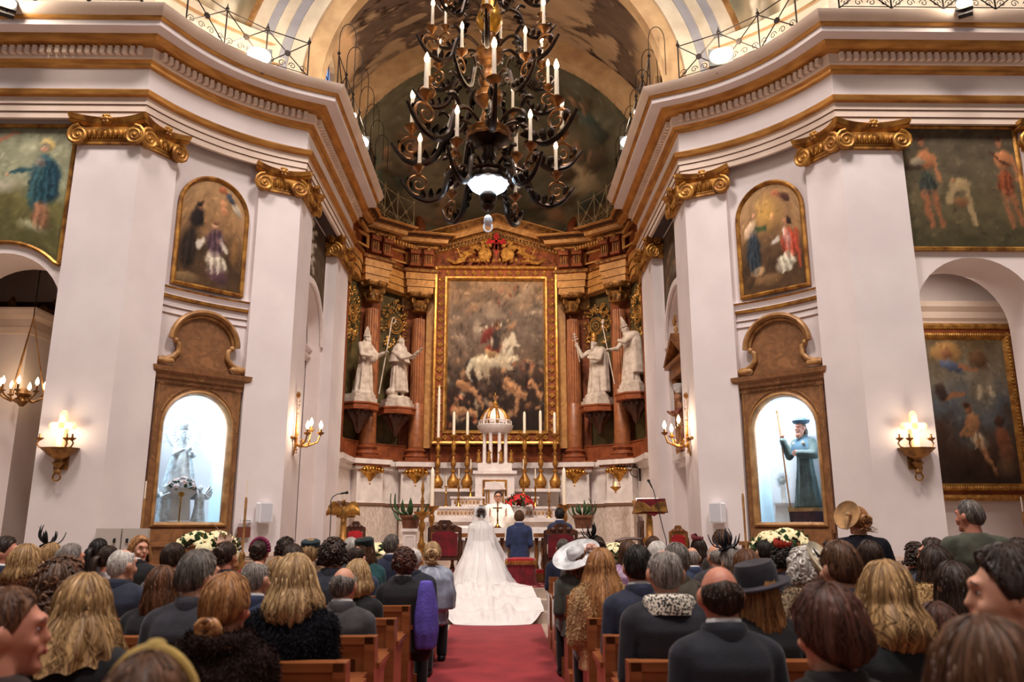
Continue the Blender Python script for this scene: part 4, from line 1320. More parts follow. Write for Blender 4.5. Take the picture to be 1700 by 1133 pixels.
mb = MB(); mb.slab([(-.27, 2.34), (.27, 2.34), (0, 2.52)], 20.5, 20.58, 0)
for q in (-.21, -.15, .15, .21):
    mb.lathe([(.025, 0), (.02, .04), (.018, .3), (.028, .36)], c=(q, 20.53, 1.96), n=8, mi=1)
mb.b2(-.27, .27, 20.5, 20.58, 2.3, 2.34, 0)
TB(mb).build('door_portico', [M['whitemarble'], M['gold']], tab, 30)
mb = MB()
for i in range(8):
    a = PI / 8 + 2 * PI * i / 8
    mb.lathe([(.065, 0), (.05, .05), (.047, .75), (.06, .82)], c=(.3 * math.cos(a), 21.0 + .3 * math.sin(a), 2.98), n=10)
TB(mb).build('temple_columns', M['whitemarble'], tab, 40)
mb = MB(); mb.lathe([(.36, 3.78), (.4, 3.82), (.46, 3.9), (.48, 3.98), (.44, 4.0), (.3, 4.02)], c=(0, 21.0, 0), n=32)
mb.tube([(.42 * math.cos(2 * PI * i / 32), 21 + .42 * math.sin(2 * PI * i / 32), 4.1) for i in range(32)], .015, 5, 0, closed=True)
for i in range(24):
    a = 2 * PI * i / 24
    mb.tube([(.42 * math.cos(a), 21 + .42 * math.sin(a), 4.0), (.42 * math.cos(a), 21 + .42 * math.sin(a), 4.1)], .012 if i % 3 else .025, 5)
TB(mb).build('dome_gallery', M['whitemarble'], tab, 40)
mb = MB(); dome = [(.36 * math.cos(t), 4.03 + .42 * math.sin(t)) for t in [PI / 2 * i / 8 for i in range(9)]]
mb.lathe(dome, c=(0, 21, 0), n=32)
TB(mb).build('dome', M['whitemarble'], tab, 60)
mb = MB()
for i in range(8):
    a = 2 * PI * i / 8 + .2
    mb.tube([(r * 1.01 * math.cos(a), 21 + r * 1.01 * math.sin(a), z + .003) for r, z in dome], [.06, .06, .055, .05, .045, .04, .03, .02, .01], 6, 0, flat=1.0)
mb.lathe([(.06, 4.44), (.08, 4.48), (.04, 4.52), (.07, 4.58), (.03, 4.64), (.012, 4.66)], c=(0, 21, 0), n=12)
mb.b2(-.012, .012, 20.99, 21.01, 4.64, 4.86); mb.b2(-.06, .06, 20.99, 21.01, 4.75, 4.78)
TB(mb).build('gilded_ribs_and_cross', M['gold'], tab, 60)
for i, q in enumerate((-.42, -.15, .15, .42)):
    o = MB()
    robe(o, .34, .06, .035, .04, 0, 6, i); o.ell((0, -.01, .31), (.025, .025, .03), 8, 6); o.box((0, 0, .0), (.1, .08, .02))
    ob = o.build('gilded_figurine', M['gold'], None, 60, None, (q, 20.78 if abs(q) > .3 else 20.68, 2.99), 0)
    tag(ob, 'gilt saint figurine, %s along the foot of the tabernacle temple' % ('first from the left', 'second from the left', 'third from the left', 'last')[i], 'figurine', 'figurines at the temple foot')

def candlestick(name, lab, cat, base, zt, zc, prof, m, group=None, cr=.022, lit=False, parent_scale=1.0):
    h = zt - base[2]
    root = thing(name, lab, cat, base, 0, group)
    mb = MB(); mb.lathe([(r, z * h) for r, z in prof], n=16)
    mb.build('stem', m, root, 50)
    mb = MB(); mb.lathe([(cr, h - .01), (cr, h + .8 * (zc - zt)), (cr * .8, h + (zc - zt) * .93), (.003, zc - base[2])], n=10)
    mb.build('candle', M['wax'], root, 50)
    return root
BIG = [(.15, 0), (.16, .015), (.11, .03), (.15, .07), (.155, .14), (.11, .2), (.06, .26), (.035, .29), (.075, .315), (.075, .33), (.03, .35), (.035, .38), (.07, .43), (.075, .5), (.045, .56), (.03, .6), (.07, .63), (.07, .645), (.03, .66), (.035, .7), (.065, .76), (.06, .82), (.03, .88), (.04, .92), (.1, .96), (.135, .975), (.14, .99), (.06, 1.0), (.03, 1.0)]
for i, (x, yt, yc) in enumerate(((726, 727, 640), (752, 722, 683), (775, 722, 683), (871, 720, 683), (898, 720, 681), (922, 720, 684))):
    b = at(x, 804, 21.55)
    candlestick('candlestick', 'large gilded baroque candlestick, %s of the six flanking the tabernacle' % ('first from the left', 'second from the left', 'third from the left', 'fourth from the left', 'fifth from the left', 'last on the right')[i], 'candlestick',
                (b[0], 21.55, 2.36), at(x, yt, 21.55)[2], at(x, yc, 21.55)[2], BIG, M['gold'], 'six tall gilded candlesticks', .04)
SLIM = [(.085, 0), (.08, .03), (.03, .08), (.022, .2), (.035, .26), (.02, .32), (.018, .6), (.035, .66), (.018, .72), (.016, .92), (.045, .96), (.045, 1), (.01, 1)]
for i, (x, yb, yt, yc, D, zb) in enumerate(((740, 847, 813, 796, 20.42, 1.88), (761, 846, 800, 786, 20.44, 1.88), (781, 831, 785, 768, 20.75, 2.13), (869, 831, 785, 768, 20.75, 2.13), (889, 845, 799, 786, 20.44, 1.88), (912, 857, 815, 802, 20.2, 1.6))):
    b = at(x, yb, D)
    zt = zb + max(.4, at(x, yt, D)[2] - b[2])
    candlestick('altar_candlestick', 'slim brass candlestick on the altar gradine, %s of six' % ('first', 'second', 'third', 'fourth', 'fifth', 'sixth')[i] + ' counted from the left', 'candlestick', (b[0], D, zb), zt, zt + .26, SLIM, M['brass'], 'slim brass altar candlesticks', .014)
TALL = [(.2, 0), (.2, .03), (.1, .06), (.045, .1), (.07, .16), (.045, .22), (.035, .36), (.07, .4), (.075, .5), (.045, .56), (.035, .68), (.06, .72), (.07, .8), (.035, .86), (.07, .92), (.16, .975), (.165, 1), (.03, 1)]
b = at(717, 841, 17.7); candlestick('paschal_candlestick', 'tall gilt floor candlestick holding a thick white candle, left of the altar', 'candlestick', (b[0], 17.7, .70), b[2], at(717, 776, 17.7)[2], TALL, M['gold'], None, .045)
b = at(937, 839, 17.7); candlestick('paschal_candlestick', 'tall gilt floor candlestick holding a thick white candle, right of the altar', 'candlestick', (b[0], 17.7, .70), b[2], at(937, 776, 17.7)[2], TALL, M['gold'], None, .045)
b = at(701, 850, 16.0)
root = thing('standing_cross', 'tall gilt processional cross on a turned stand beside the red armchair', 'cross', (b[0], 16.0, .45))
mb = MB(); hh = b[2] - .45; mb.lathe([(r, z * hh) for r, z in TALL], n=16); mb.build('stand', M['gold'], root, 50)
mb = MB(); hz = at(701, 800, 16)[2] - .45
mb.lathe([(.04, hh), (.018, hh + .1), (.04, hh + .2), (.016, hh + .3), (.035, hh + .42), (.014, hz)], n=10)
mb.b2(-.01, .01, -.01, .01, hz - .05, hz + .26); mb.b2(-.08, .08, -.01, .01, hz + .12, hz + .14)
for q in ((-.08, hz + .13), (.08, hz + .13), (0, hz + .27)):
    mb.ell((q[0], 0, q[1]), .018, 8, 6)
mb.build('cross', M['gold'], root, 50)
# ================================================================== CAPITALS, SHRINES, PICTURES AND FITTINGS OF THE PIERS
def capital_parts(root, w, loc, rz):
    # one gilded face of a pilaster capital; loc is the middle of the face relative to the root
    mb = MB()
    n = 14
    for zz0, zz1, of0, of1 in ((.30, .36, .07, .12), (.36, .45, .12, .16)):
        row = []
        for i in range(n + 1):
            t = -1 + 2 * i / n
            x = t * (w / 2 + .1)
            d = .05 * (1 - t * t) * 1.6
            row.append((x, d, t))
        o = len(mb.v)
        for x, d, t in row:
            lift = .05 * t * t
            mb.v += [(x, .02, zz0 + lift), (x, -of0 + d - .06 * t * t, zz0 + lift), (x, -of1 + d - .06 * t * t, zz1 + lift * .6), (x, .02, zz1 + lift * .6)]
        for i in range(n):
            for j in range(4):
                a = o + i * 4 + j; b = o + i * 4 + (j + 1) % 4
                mb.f.append((a, a + 4, b + 4, b)); mb.m.append(0)
        mb.f.append((o, o + 1, o + 2, o + 3)); mb.m.append(0); e = o + n * 4; mb.f.append((e + 3, e + 2, e + 1, e)); mb.m.append(0)
    mb.b2(-w / 2 - .02, w / 2 + .02, -.05, .02, .0, .04)
    mb.build('abacus', M['gold'], root, 40, None, loc, rz)
    mb = MB()
    m = max(4, int((w - .3) / .085))
    mb.b2(-w / 2, w / 2, -.04, .02, .06, .3)
    for i in range(m):
        x = (w - .34) * ((i + .5) / m - .5)
        mb.ell((x, -.06, .17), (.033, .05, .075), 8, 6); mb.tube([(x + .045, -.05, .25), (x + .045, -.06, .1)], .012, 5)
    mb.build('egg_and_dart_band', M['gold'], root, 50, None, loc, rz)
    for s in (-1, 1):
        mb = MB(); volute(mb, (s * (w / 2 - .06), -.125, .12), (s, 0, 0), (0, 0, 1), .17, .06, hand=1, tr=.034)
        mb.tube([(s * (w / 2 - .06), -.02, .12), (s * (w / 2 - .06), -.1, .12)], .14, 14)
        mb.build('volute', M['gold'], root, 50, None, loc, rz)
    mb = MB(); mb.ell((0, -.15, .37), (.085, .07, .08), 12, 8)
    for q in range(6):
        a = q * PI / 3
        mb.ell((.06 * math.cos(a), -.19, .37 + .06 * math.sin(a)), (.035, .03, .035), 6, 5)
    mb.build('rosette', M['gold'], root, 60, None, loc, rz)
k5 = math.sqrt(.5)
for s in (1, -1):
    w_ = 'right' if s > 0 else 'left'
    root = thing('pier_capital', 'large gilded volute capital wrapping the outer corner of the %s pier' % w_, 'capital', (s * C1[0], C1[1], 7.4))
    capital_parts(root, 1.02, (s * .51, 0, 0), 0)
    e_ = dg(.35); capital_parts(root, .7, (s * (e_[0] - C1[0]), e_[1] - C1[1], 0), s * (-PI / 4 + dga(.35)))
    root = thing('pier_capital', 'gilded volute capital at the chancel corner of the %s pier, beside the arched picture' % w_, 'capital', (s * C2[0], C2[1], 7.4))
    e_ = dg(DL - .38); capital_parts(root, .76, (s * (e_[0] - C2[0]), e_[1] - C2[1], 0), s * (-PI / 4 + dga(DL - .38)))
    capital_parts(root, .9, (0, .48, 0), -s * PI / 2)
    root = thing('pier_capital', 'gilded volute capital at the apse end of the %s chancel wall' % w_, 'capital', (s * 3.6, 18.0, 7.4))
    capital_parts(root, 1.25, (0, 0, 0), -s * PI / 2)
    capital_parts(root, .3, (s * .12, -.66, 0), 0)
    if s > 0:
        root = thing('pier_capital', 'gilded volute capital cut by the right edge, beyond the picture of bare-chested men', 'capital', (9.2, 11.9, 7.4))
        capital_parts(root, 1.0, (0, 0, 0), 0)

# pictures high on the walls
cv = Canvas(70, 90, [(0, (84, 80, 50)), (.35, (110, 104, 64)), (.55, (150, 152, 124)), (.8, (166, 166, 136)), (1, (104, 104, 86))], seed=61, contrast=.3)
cv.e(.1, .75, .18, .2, (176, 150, 114), 0, .6); cv.e(.22, .82, .07, .06, (120, 70, 60), 30); cv.e(.3, .88, .06, .05, (172, 128, 92)); cv.l(.3, .85, .5, .95, .03, (166, 116, 90), .01)
cv.e(.35, .45, .3, .08, (178, 170, 146), 10, .7); cv.e(.75, .4, .1, .12, (150, 140, 110), 0, .7)
cv.e(.76, .84, .075, .07, (232, 190, 106), 0, .6); cv.e(.74, .82, .05, .06, (126, 122, 104)); cv.e(.735, .8, .03, .035, (206, 156, 124))
cv.e(.76, .6, .14, .17, (44, 74, 84), -8); cv.e(.84, .55, .09, .2, (36, 62, 76), 6); cv.e(.74, .4, .1, .2, (44, 76, 84), 5); cv.e(.7, .5, .05, .22, (72, 104, 100), -4); cv.e(.72, .68, .05, .05, (190, 140, 112)); cv.l(.62, .62, .48, .58, .03, (56, 86, 92), .02); cv.e(.45, .575, .03, .018, (206, 160, 128))
cv.e(.78, .25, .09, .14, (150, 108, 80), 0); cv.e(.72, .15, .16, .05, (158, 156, 124), 0, .8)
cv.folds(.76, .55, .12, .22, (46, 76, 86), 8).folds(.78, .25, .08, .12, (150, 108, 80), 5).finish(260, 2).smear(.01, 24)
root = thing('wall_painting', 'arch-cut wall painting of a blue-robed woman above the left arch', 'painting', (-7.68, 12.02, 5.4))
def pts(u, v):
    x = -.98 + u * 1.86
    zb = np.maximum(0, -.8 + np.sqrt(np.maximum(0, 1.19 ** 2 - x ** 2)))
    return x, -.03 + 0 * u, zb + v * (2.36 - zb)
canvas_mesh(cv, pts).build('canvas', M['vcol'], root)
mb = MB()
edge = [(-.98, -.0)] + [(x, max(0, -.8 + math.sqrt(max(0, 1.17 ** 2 - x * x)))) for x in np.linspace(-.98, .9, 24)]
mb.tube([(x, -.03, z) for x, z in edge[1:]] , .035, 6); mb.b2(.87, .92, -.06, 0, 0, 2.4); mb.b2(-1.0, .92, -.06, 0, 2.34, 2.4)
mb.build('picture_frame', M['gold'], root)

cv = Canvas(80, 80, [(0, (70, 64, 44)), (.3, (88, 78, 56)), (.6, (92, 82, 62)), (1, (82, 72, 58))], seed=63, contrast=.3)
for x, c in ((.16, 0), (.82, 1)):
    cv.e(x + .06, .52, .08, .13, (56, 60, 54) if c == 0 else (120, 64, 40)); cv.l(x + .03, .45, x + .06, .16, .035, (142, 92, 62), .02); cv.l(x + .1, .45, x + .14, .18, .035, (136, 88, 60), .02); cv.e(x + .07, .72, .09, .1, (170, 112, 74)); cv.e(x + .05, .87, .035, .05, (156, 104, 74)); cv.e(x + .04, .9, .04, .03, (76, 52, 40)); cv.l(x + .14, .75, x + .17, .55, .022, (164, 108, 72))
cv.e(.12, .66, .1, .03, (70, 56, 44)); cv.e(.16, .7, .07, .045, (150, 136, 112)); cv.l(.78, .8, .92, .66, .014, (70, 44, 30)); cv.l(.8, .5, .92, .2, .012, (110, 86, 58))
cv.e(.5, .5, .09, .07, (150, 128, 92)); cv.l(.44, .5, .38, .36, .035, (152, 130, 94), .03); cv.l(.54, .48, .58, .2, .035, (150, 128, 92), .03); cv.e(.44, .54, .03, .03, (148, 112, 78)); cv.e(.48, .36, .08, .05, (120, 84, 56))
cv.folds(.22, .52, .07, .12, (56, 60, 54), 5).folds(.88, .52, .07, .12, (124, 66, 42), 5).finish(300, 3).smear(.01, 24)
root = thing('wall_painting', 'wide dark painting of bare-chested men above the right arch', 'painting', (7.63, 12.02, 5.7))
def pts(u, v): return -.98 + u * 1.96, -.04 + 0 * u, .05 + v * 2.1
canvas_mesh(cv, pts).build('canvas', M['vcol'], root)
mb = MB(); mb.frame(-1.03, 1.05, 0, 2.2, [(0, 0), (0, -.06), (.04, -.07), (.07, -.04)]); mb.build('picture_frame', M['gold'], root)

# ------------------------------------------------------------------ diagonal walls: arched picture, mouldings, shrine
def diag_root(name, lab, cat, s, t=1.471, d=.14, z=0.0):
    x, y = dg(t, d)
    return thing(name, lab, cat, (s * x, y, z), -s * PI / 4)
niche_lamp = []
for s in (1, -1):
    w_ = 'right' if s > 0 else 'left'
    cv = Canvas(60, 90, [(0, (84, 62, 42)), (.3, (70, 52, 38)), (.6, (148, 112, 76)), (1, (176, 140, 100))], seed=70 + s, contrast=.35)
    if s < 0:
        cv.e(.15, .35, .14, .25, (44, 34, 28)); cv.e(.24, .64, .13, .13, (40, 32, 30)); cv.e(.28, .735, .05, .045, (150, 106, 78)); cv.e(.26, .76, .06, .03, (40, 30, 26)); cv.l(.2, .5, .1, .46, .03, (46, 36, 32))
        cv.e(.55, .42, .17, .15, (84, 62, 70)); cv.e(.58, .24, .2, .1, (206, 190, 170), -20); cv.e(.62, .12, .2, .09, (92, 66, 70), -15); cv.e(.52, .56, .055, .05, (196, 150, 116)); cv.e(.52, .6, .05, .02, (120, 80, 60)); cv.l(.35, .42, .28, .37, .04, (208, 196, 180)); cv.l(.62, .45, .72, .38, .035, (208, 196, 180)); cv.e(.6, .44, .035, .025, (204, 150, 114))
        cv.e(.62, .8, .06, .05, (196, 140, 100), 20); cv.e(.65, .74, .06, .06, (190, 130, 92), -30); cv.e(.72, .9, .1, .05, (72, 74, 88), -20); cv.e(.6, .93, .08, .04, (170, 100, 70)); cv.e(.85, .84, .1, .06, (182, 168, 148)); cv.e(.85, .4, .08, .2, (150, 108, 62), 0, .7, .7); cv.e(.1, .05, .3, .06, (120, 96, 66))
    else:
        cv.e(.45, .72, .3, .22, (226, 176, 92), 0, .9, .8); cv.e(.2, .42, .13, .25, (50, 58, 66), 6); cv.e(.17, .65, .12, .1, (206, 176, 146)); cv.e(.22, .77, .07, .06, (140, 110, 80)); cv.e(.24, .76, .035, .04, (206, 152, 116)); cv.l(.26, .62, .42, .58, .03, (72, 84, 56)); cv.e(.25, .2, .12, .06, (206, 164, 120)); cv.e(.32, .85, .05, .04, (250, 206, 120), 0, .8, .6)
        cv.e(.78, .42, .15, .16, (176, 70, 50)); cv.e(.7, .24, .18, .1, (206, 192, 170), 25); cv.e(.74, .45, .06, .13, (206, 196, 186), 8); cv.e(.76, .62, .06, .05, (176, 124, 94)); cv.e(.79, .64, .05, .05, (52, 38, 32)); cv.l(.9, .55, .92, .2, .03, (160, 72, 50)); cv.l(.6, .45, .5, .42, .04, (206, 196, 180), .02)
        cv.e(.55, .68, .05, .06, (214, 160, 104)); cv.e(.62, .9, .07, .04, (190, 120, 84)); cv.e(.75, .88, .1, .05, (90, 60, 50)); cv.e(.4, .1, .3, .06, (120, 90, 60)); cv.e(.1, .12, .1, .08, (78, 58, 40))
    if s < 0: cv.folds(.58, .24, .17, .1, (200, 184, 164), 6, 10).folds(.55, .42, .14, .14, (88, 66, 74), 6).folds(.15, .35, .1, .2, (48, 38, 32), 4)
    else: cv.folds(.2, .4, .11, .24, (54, 62, 70), 7).folds(.78, .42, .12, .15, (180, 74, 54), 6).folds(.7, .24, .15, .09, (204, 190, 168), 6, 20)
    cv.finish(260, 5).smear(.01, 22)
    root = diag_root('arched_painting', 'round-topped painting of %s, %s pier' % (('a seated bishop in white and a monk in black', 'left') if s < 0 else ('a veiled woman and a bishop in red', 'right')), 'painting', s, 1.46, .10, 5.36)
    hw, ht, rs_ = .6, 2.0, .58
    def pts(u, v):
        x = -hw + u * 2 * hw
        zt = (ht - rs_) + rs_ * np.sqrt(np.maximum(0, 1 - (x / hw) ** 2))
        return x * .97, -.05 + 0 * u, .03 + v * (zt - .05)
    canvas_mesh(cv, pts).build('canvas', M['vcol'], root)
    mb = MB(); mb.frame(-hw - .04, hw + .04, -.03, ht + .05, [(0, .0), (0, -.08), (.035, -.1), (.07, -.07), (.075, -.04)], arch=rs_ + .05, na=20)
    mb.build('picture_frame', M['gold'], root)
    # string courses under the picture
    mb = MB()
    pr = [(0, 4.82, 0), (.015, 4.82, 1), (.015, 4.84, 0), (.0, 4.84, 0), (.0, 4.94, 1), (.015, 4.94, 1), (.015, 4.96, 0), (0, 4.97, 0), (0, 5.08, 2), (.05, 5.09, 2), (.06, 5.14, 0), (.03, 5.16, 0), (.07, 5.24, 2), (.1, 5.27, 0), (.02, 5.3, 0), (0, 5.3, 0)]
    mb.sweep([(o, z) for o, z, _ in pr], mir(darc(.70, 2.19, .14, 10), s), [m for _, _, m in pr], side=s)
    struct('trim_%s_pier_string' % w_, mb, [M['plaster_cool'], M['line'], M['gold']], smooth=25)

    # shrine of brown wood round a lit glass niche
    root = diag_root('shrine', ('brown wooden niche shrine of the silver Virgin on the left pier' if s < 0 else 'brown wooden niche shrine of the dark pilgrim on the right pier'), 'shrine', s)
    mb = MB()
    mb.b2(-.98, .98, -.62, .0, 0, .42, 0); mb.b2(-.88, .88, -.5, .0, .42, .8, 0); mb.b2(-.92, .92, -.54, .0, .78, .84, 0); mb.b2(-.78, .78, -.34, 0, .84, 1.12, 0); mb.b2(-.82, .82, -.38, 0, 1.1, 1.16, 0); mb.b2(-.68, .68, -.2, 0, 1.16, 1.36, 0)
    mb.build('wooden_base', M['tanmarble'], root, 20)
    mb = MB()
    aw, z0, zs, zt = .575, 1.44, 2.97, 3.62
    arc = [(aw * math.cos(PI * q / 20), zs + aw * math.sin(PI * q / 20)) for q in range(21)]
    mb.slab([(aw, zs)] + arc[1:] + [(-aw, 3.72), (aw, 3.72)], -.14, .0)
    mb.b2(aw, .72, -.14, 0, 1.3, 3.72); mb.b2(-.72, -aw, -.14, 0, 1.3, 3.72); mb.b2(-aw, aw, -.14, 0, 1.3, z0)
    mb.build('surround', M['tanmarble'], root, 30)
    mb = MB()
    for q in (-1, 1):            # inlaid spandrel beads
        mb.tube([(q * .685, -.145, 2.95), (q * .685, -.145, 3.64), (q * .3, -.145, 3.67)], .01, 5)
        mb.tube([(q * (.64 * math.cos(t)), -.145, 2.99 + .66 * math.sin(t)) for t in [PI / 2 * i / 10 for i in range(2, 10)]], .01, 5)
    mb.build('inlay', M['tan'], root, 40)
    mb = MB(); mb.frame(-aw - .045, aw + .045, z0 - .045, zs + aw + .045, [(0, -.13), (0, -.18), (.03, -.2), (.06, -.17), (.075, -.1)], arch=aw + .045, na=24)
    mb.build('gilt_inner_frame', M['tan'], root, 40)
    mb = MB()
    cr = [(0, 3.64), (.015, 3.65), (.015, 3.7), (.05, 3.74), (.065, 3.8), (.11, 3.84), (.125, 3.92), (0, 3.94)]
    mb.sweep(cr, [(.72, .0), (.72, -.14), (-.72, -.14), (-.72, 0)], side=1)
    for i in range(40):
        mb.box((-.62 + 1.24 * (i + .5) / 40, -.17, 3.68), (.018, .02, .03))
    mb.build('cornice', M['tanmarble'], root, 25)
    mb = MB()
    out = [(-.68, 3.94), (.68, 3.94), (.6, 4.06), (.46, 4.16), (.42, 4.34), (.5, 4.4)] + [(.5 * math.cos(t), 4.4 + .46 * math.sin(t)) for t in [PI * i / 16 for i in range(1, 16)]] + [(-.5, 4.4), (-.42, 4.34), (-.46, 4.16), (-.6, 4.06)]
    mb.slab(out, -.1, .0)
    mb.build('tympanum', M['tanmarble'], root, 30)
    mb = MB()
    top = [(.56 * math.cos(t), 4.4 + .5 * math.sin(t)) for t in [PI * i / 20 for i in range(21)]]
    for o_, r_ in ((-.12, .035), (-.17, .05)):
        mb.tube([((1.02 if r_ > .04 else .93) * x, o_, 4.4 + (z - 4.4) * (1.04 if r_ > .04 else .92)) for x, z in top], r_, 6)
    mb.build('curved_crest', M['tan'], root, 60)
    for q in (-1, 1):
        mb = MB()
        mb.tube([(q * .5, -.13, 4.37), (q * .43, -.13, 4.33), (q * .42, -.13, 4.2), (q * .5, -.13, 4.1), (q * .6, -.13, 4.05), (q * .68, -.13, 4.05)], [.03, .045, .045, .05, .05, .05], 8)
        mb.cap((q * .54, -.13, 4.02), (q * .72, -.13, 4.02), .065, .065, 10); mb.ell((q * .49, -.14, 4.38), (.05, .05, .05), 8, 6)
        mb.build('side_scroll', M['tan'], root, 60)
    mb = MB()
    mb.add([(-.67, .02, 1.36), (.67, .02, 1.36), (.67, .7, 1.36), (-.67, .7, 1.36), (-.67, .02, 3.8), (.67, .02, 3.8), (.67, .7, 3.8), (-.67, .7, 3.8)], [(0, 1, 2, 3), (7, 6, 5, 4), (2, 6, 7, 3), (1, 5, 6, 2), (0, 3, 7, 4)])
    mb.build('niche_lining', M['nichewall'], root, 0)
    mb = MB(); mb.slab([(aw, z0), (aw, zs)] + arc[1:] + [(-aw, z0)], -.105, -.1); mb.build('glass_pane', M['glass'], root, 0)
    x, y = dg(1.471, .14)
    lx, ly = dg(1.471, .30)
    L_ = lamp('AREA', 'niche_light', (s * lx, ly, 3.6), 110, (.82, .93, 1.0), (.24, .24), (s * (lx - .0), ly, 1.0))
    # the strip lamp itself, at the top of the niche
    mb = MB(); mb.b2(-.5, .5, .1, .2, 3.7, 3.75); mb.build('strip_lamp', M['coollamp'], root, 0)

# figures of the shrines
silver = mat('silver_and_ivory', (236, 238, 240), (186, 186, 188), rough=.4, metal=.15, scale=14)
dk = mat('dark_green_habit', (92, 102, 98), (62, 72, 70), rough=.7, scale=7)
slate = mat('slate_blue_cape', (80, 104, 120), (58, 80, 96), rough=.7, scale=7)
x, y = dg(1.471, .14)
def niche_pt(s, lx, ly):
    c, q = math.cos(-s * PI / 4), math.sin(-s * PI / 4)
    return (s * x + c * lx - q * ly, y + q * lx + c * ly)
# left: crowned Virgin above two kneeling angels, with flowers
p = niche_pt(-1, .0, .36)
root = thing('virgin_statue', 'silvery crowned Virgin with rayed halo standing in the left shrine', 'statue', (p[0], p[1], 1.36), PI / 4)
mb = MB(); mb.lathe([(.3, 0), (.3, .1), (.22, .14), (.2, .5), (.26, .56), (.3, .6), (.3, .66)], n=24); mb.build('pedestal', M['whitemarble'], root, 40)
mb = MB(); mb.lathe([(.27, .66), (.26, .75), (.17, 1.15), (.12, 1.38), (.05, 1.46)], n=36, sy=.8, mod=lambda a, z: 1 + .06 * math.sin(9 * a)); head(mb, (0, -.04, 1.52), .72); mb.ell((.06, -.16, 1.3), (.05, .05, .06), 8, 6); arm(mb, 1, (.1, -.02, 1.36), (.17, -.1, 1.2), (.08, -.2, 1.24), (.05, .04, .03)); arm(mb, -1, (-.1, -.02, 1.36), (-.17, -.1, 1.2), (-.06, -.2, 1.28), (.05, .04, .03))
me = voxel(mb, 'figure', .014, 2); me.materials.append(silver); put('figure', me, root)
mb = MB()
mb.tube([(.27 * math.cos(2 * PI * i / 28), .04, 1.58 + .27 * math.sin(2 * PI * i / 28)) for i in range(28)], .014, 5, 0, True)
for i in range(36):
    a = 2 * PI * i / 36
    r0, r1 = (.29, .37) if i % 2 else (.12, .2)
    mb.tube([(r0 * math.cos(a), .04, 1.58 + r0 * math.sin(a)), (r1 * math.cos(a), .04, 1.58 + r1 * math.sin(a))], [.012, .004], 4)
mb.lathe([(.07, 1.62), (.09, 1.7), (.05, 1.76), (.0, 1.78)], c=(0, -.03, 0), n=12)
mb.build('halo_and_crown', silver, root, 50)
for q, lab in ((-1, 'pale kneeling angel below the left side of the Virgin'), (1, 'pale standing angel below the right side of the Virgin')):
    p = niche_pt(-1, q * .3, .2)
    ro = thing('angel_statue', lab, 'statue', (p[0], p[1], 1.36), PI / 4 - q * .4)
    mb = MB(); robe(mb, .72, .13, .075, .08, 0, 7, 5 + q); head(mb, (0, -.03, .66), .5); arm(mb, q, (q * .06, 0, .56), (q * .12, -.08, .5), (q * .06, -.17, .56), (.03, .024, .02)); mb.lathe([(.14, 0), (.14, .02)], n=16)
    me = voxel(mb, 'figure', .011, 2); me.materials.append(silver); put('figure', me, ro)
    mb = MB()
    for w in (-1, 1):
        for f_ in range(5):
            kk = mb.mark(); leafblob(mb, (0, 0, 0), .26 - .03 * f_, .035, PI / 2 - w * (.5 + .25 * f_), 0, .1); mb.xf(kk, Matrix.Translation((w * .04, .06, .5)))
    mb.build('wings', silver, ro, 50)
def bouquet(name, lab, loc, rz, r, h, n, fm, lm, vase=None, group=None, petals=6, ps=.06):
    root = thing(name, lab, 'flowers', loc, rz, group)
    if vase:
        mb = MB(); mb.lathe(vase[1], n=14); mb.build('pot', vase[0], root, 50)
        zb = vase[1][-1][1]
    else: zb = 0
    ml, mf, mc = MB(), MB(), MB()
    rs = random.Random(len(lab))
    for i in range(int(n * 3.5)):
        a, e = rs.random() * 2 * PI, rs.random() * 1.3
        c = Vector((r * math.cos(a) * math.cos(e) * .8, r * math.sin(a) * math.cos(e) * .8, zb + h * (.1 + .75 * math.sin(e))))
        kk = ml.mark(); leafblob(ml, (0, 0, 0), ps * 1.25, ps * .4, PI / 2, 0, .4)
        ml.xf(kk, Matrix.Translation(c) @ Matrix.Rotation(a + PI / 2, 4, 'Z') @ Matrix.Rotation(.5 + rs.random(), 4, 'X'))
    for i in range(n):
        a, e = 2 * PI * i * .618, math.asin(min(1, (i + .5) / n))
        c = Vector((r * 1.1 * math.cos(a) * math.cos(e), r * 1.1 * math.sin(a) * math.cos(e), zb + h * (.3 + .85 * math.sin(e))))
        d = Vector((math.cos(a) * math.cos(e), math.sin(a) * math.cos(e), .35 + math.sin(e))).normalized()
        Q = d.to_track_quat('-Y', 'Z').to_matrix().to_4x4()
        for j in range(petals):
            kk = mf.mark(); leafblob(mf, (0, 0, 0), ps * rs.uniform(.9, 1.3), ps * .34, 2 * PI * j / petals + rs.random() * .4, 0, .25, -.25)
            mf.xf(kk, Matrix.Translation(c) @ Q)
        mc.ell(c + d * .012, ps * .16, 6, 5)
    ml.build('foliage', lm, root, 60, kind='stuff'); mf.build('blossoms', fm, root, 60, kind='stuff'); mc.build('flower_centres', M['tan'], root, 60, kind='stuff')
    return root
p = niche_pt(-1, -.06, .1)
mb_ = [(.03, 0), (.03, .02), (.012, .04), (.012, .5), (.05, .54), (.05, .58)]
bouquet('altar_bouquet', 'spray of pale and dusky flowers in front of the silver Virgin', (p[0], p[1], 1.36), PI / 4, .2, .22, 12, mat('dusky_petals', (196, 170, 160), (120, 84, 90), scale=20), M['leaf'], (M['brass'], mb_), None, 6, .06)
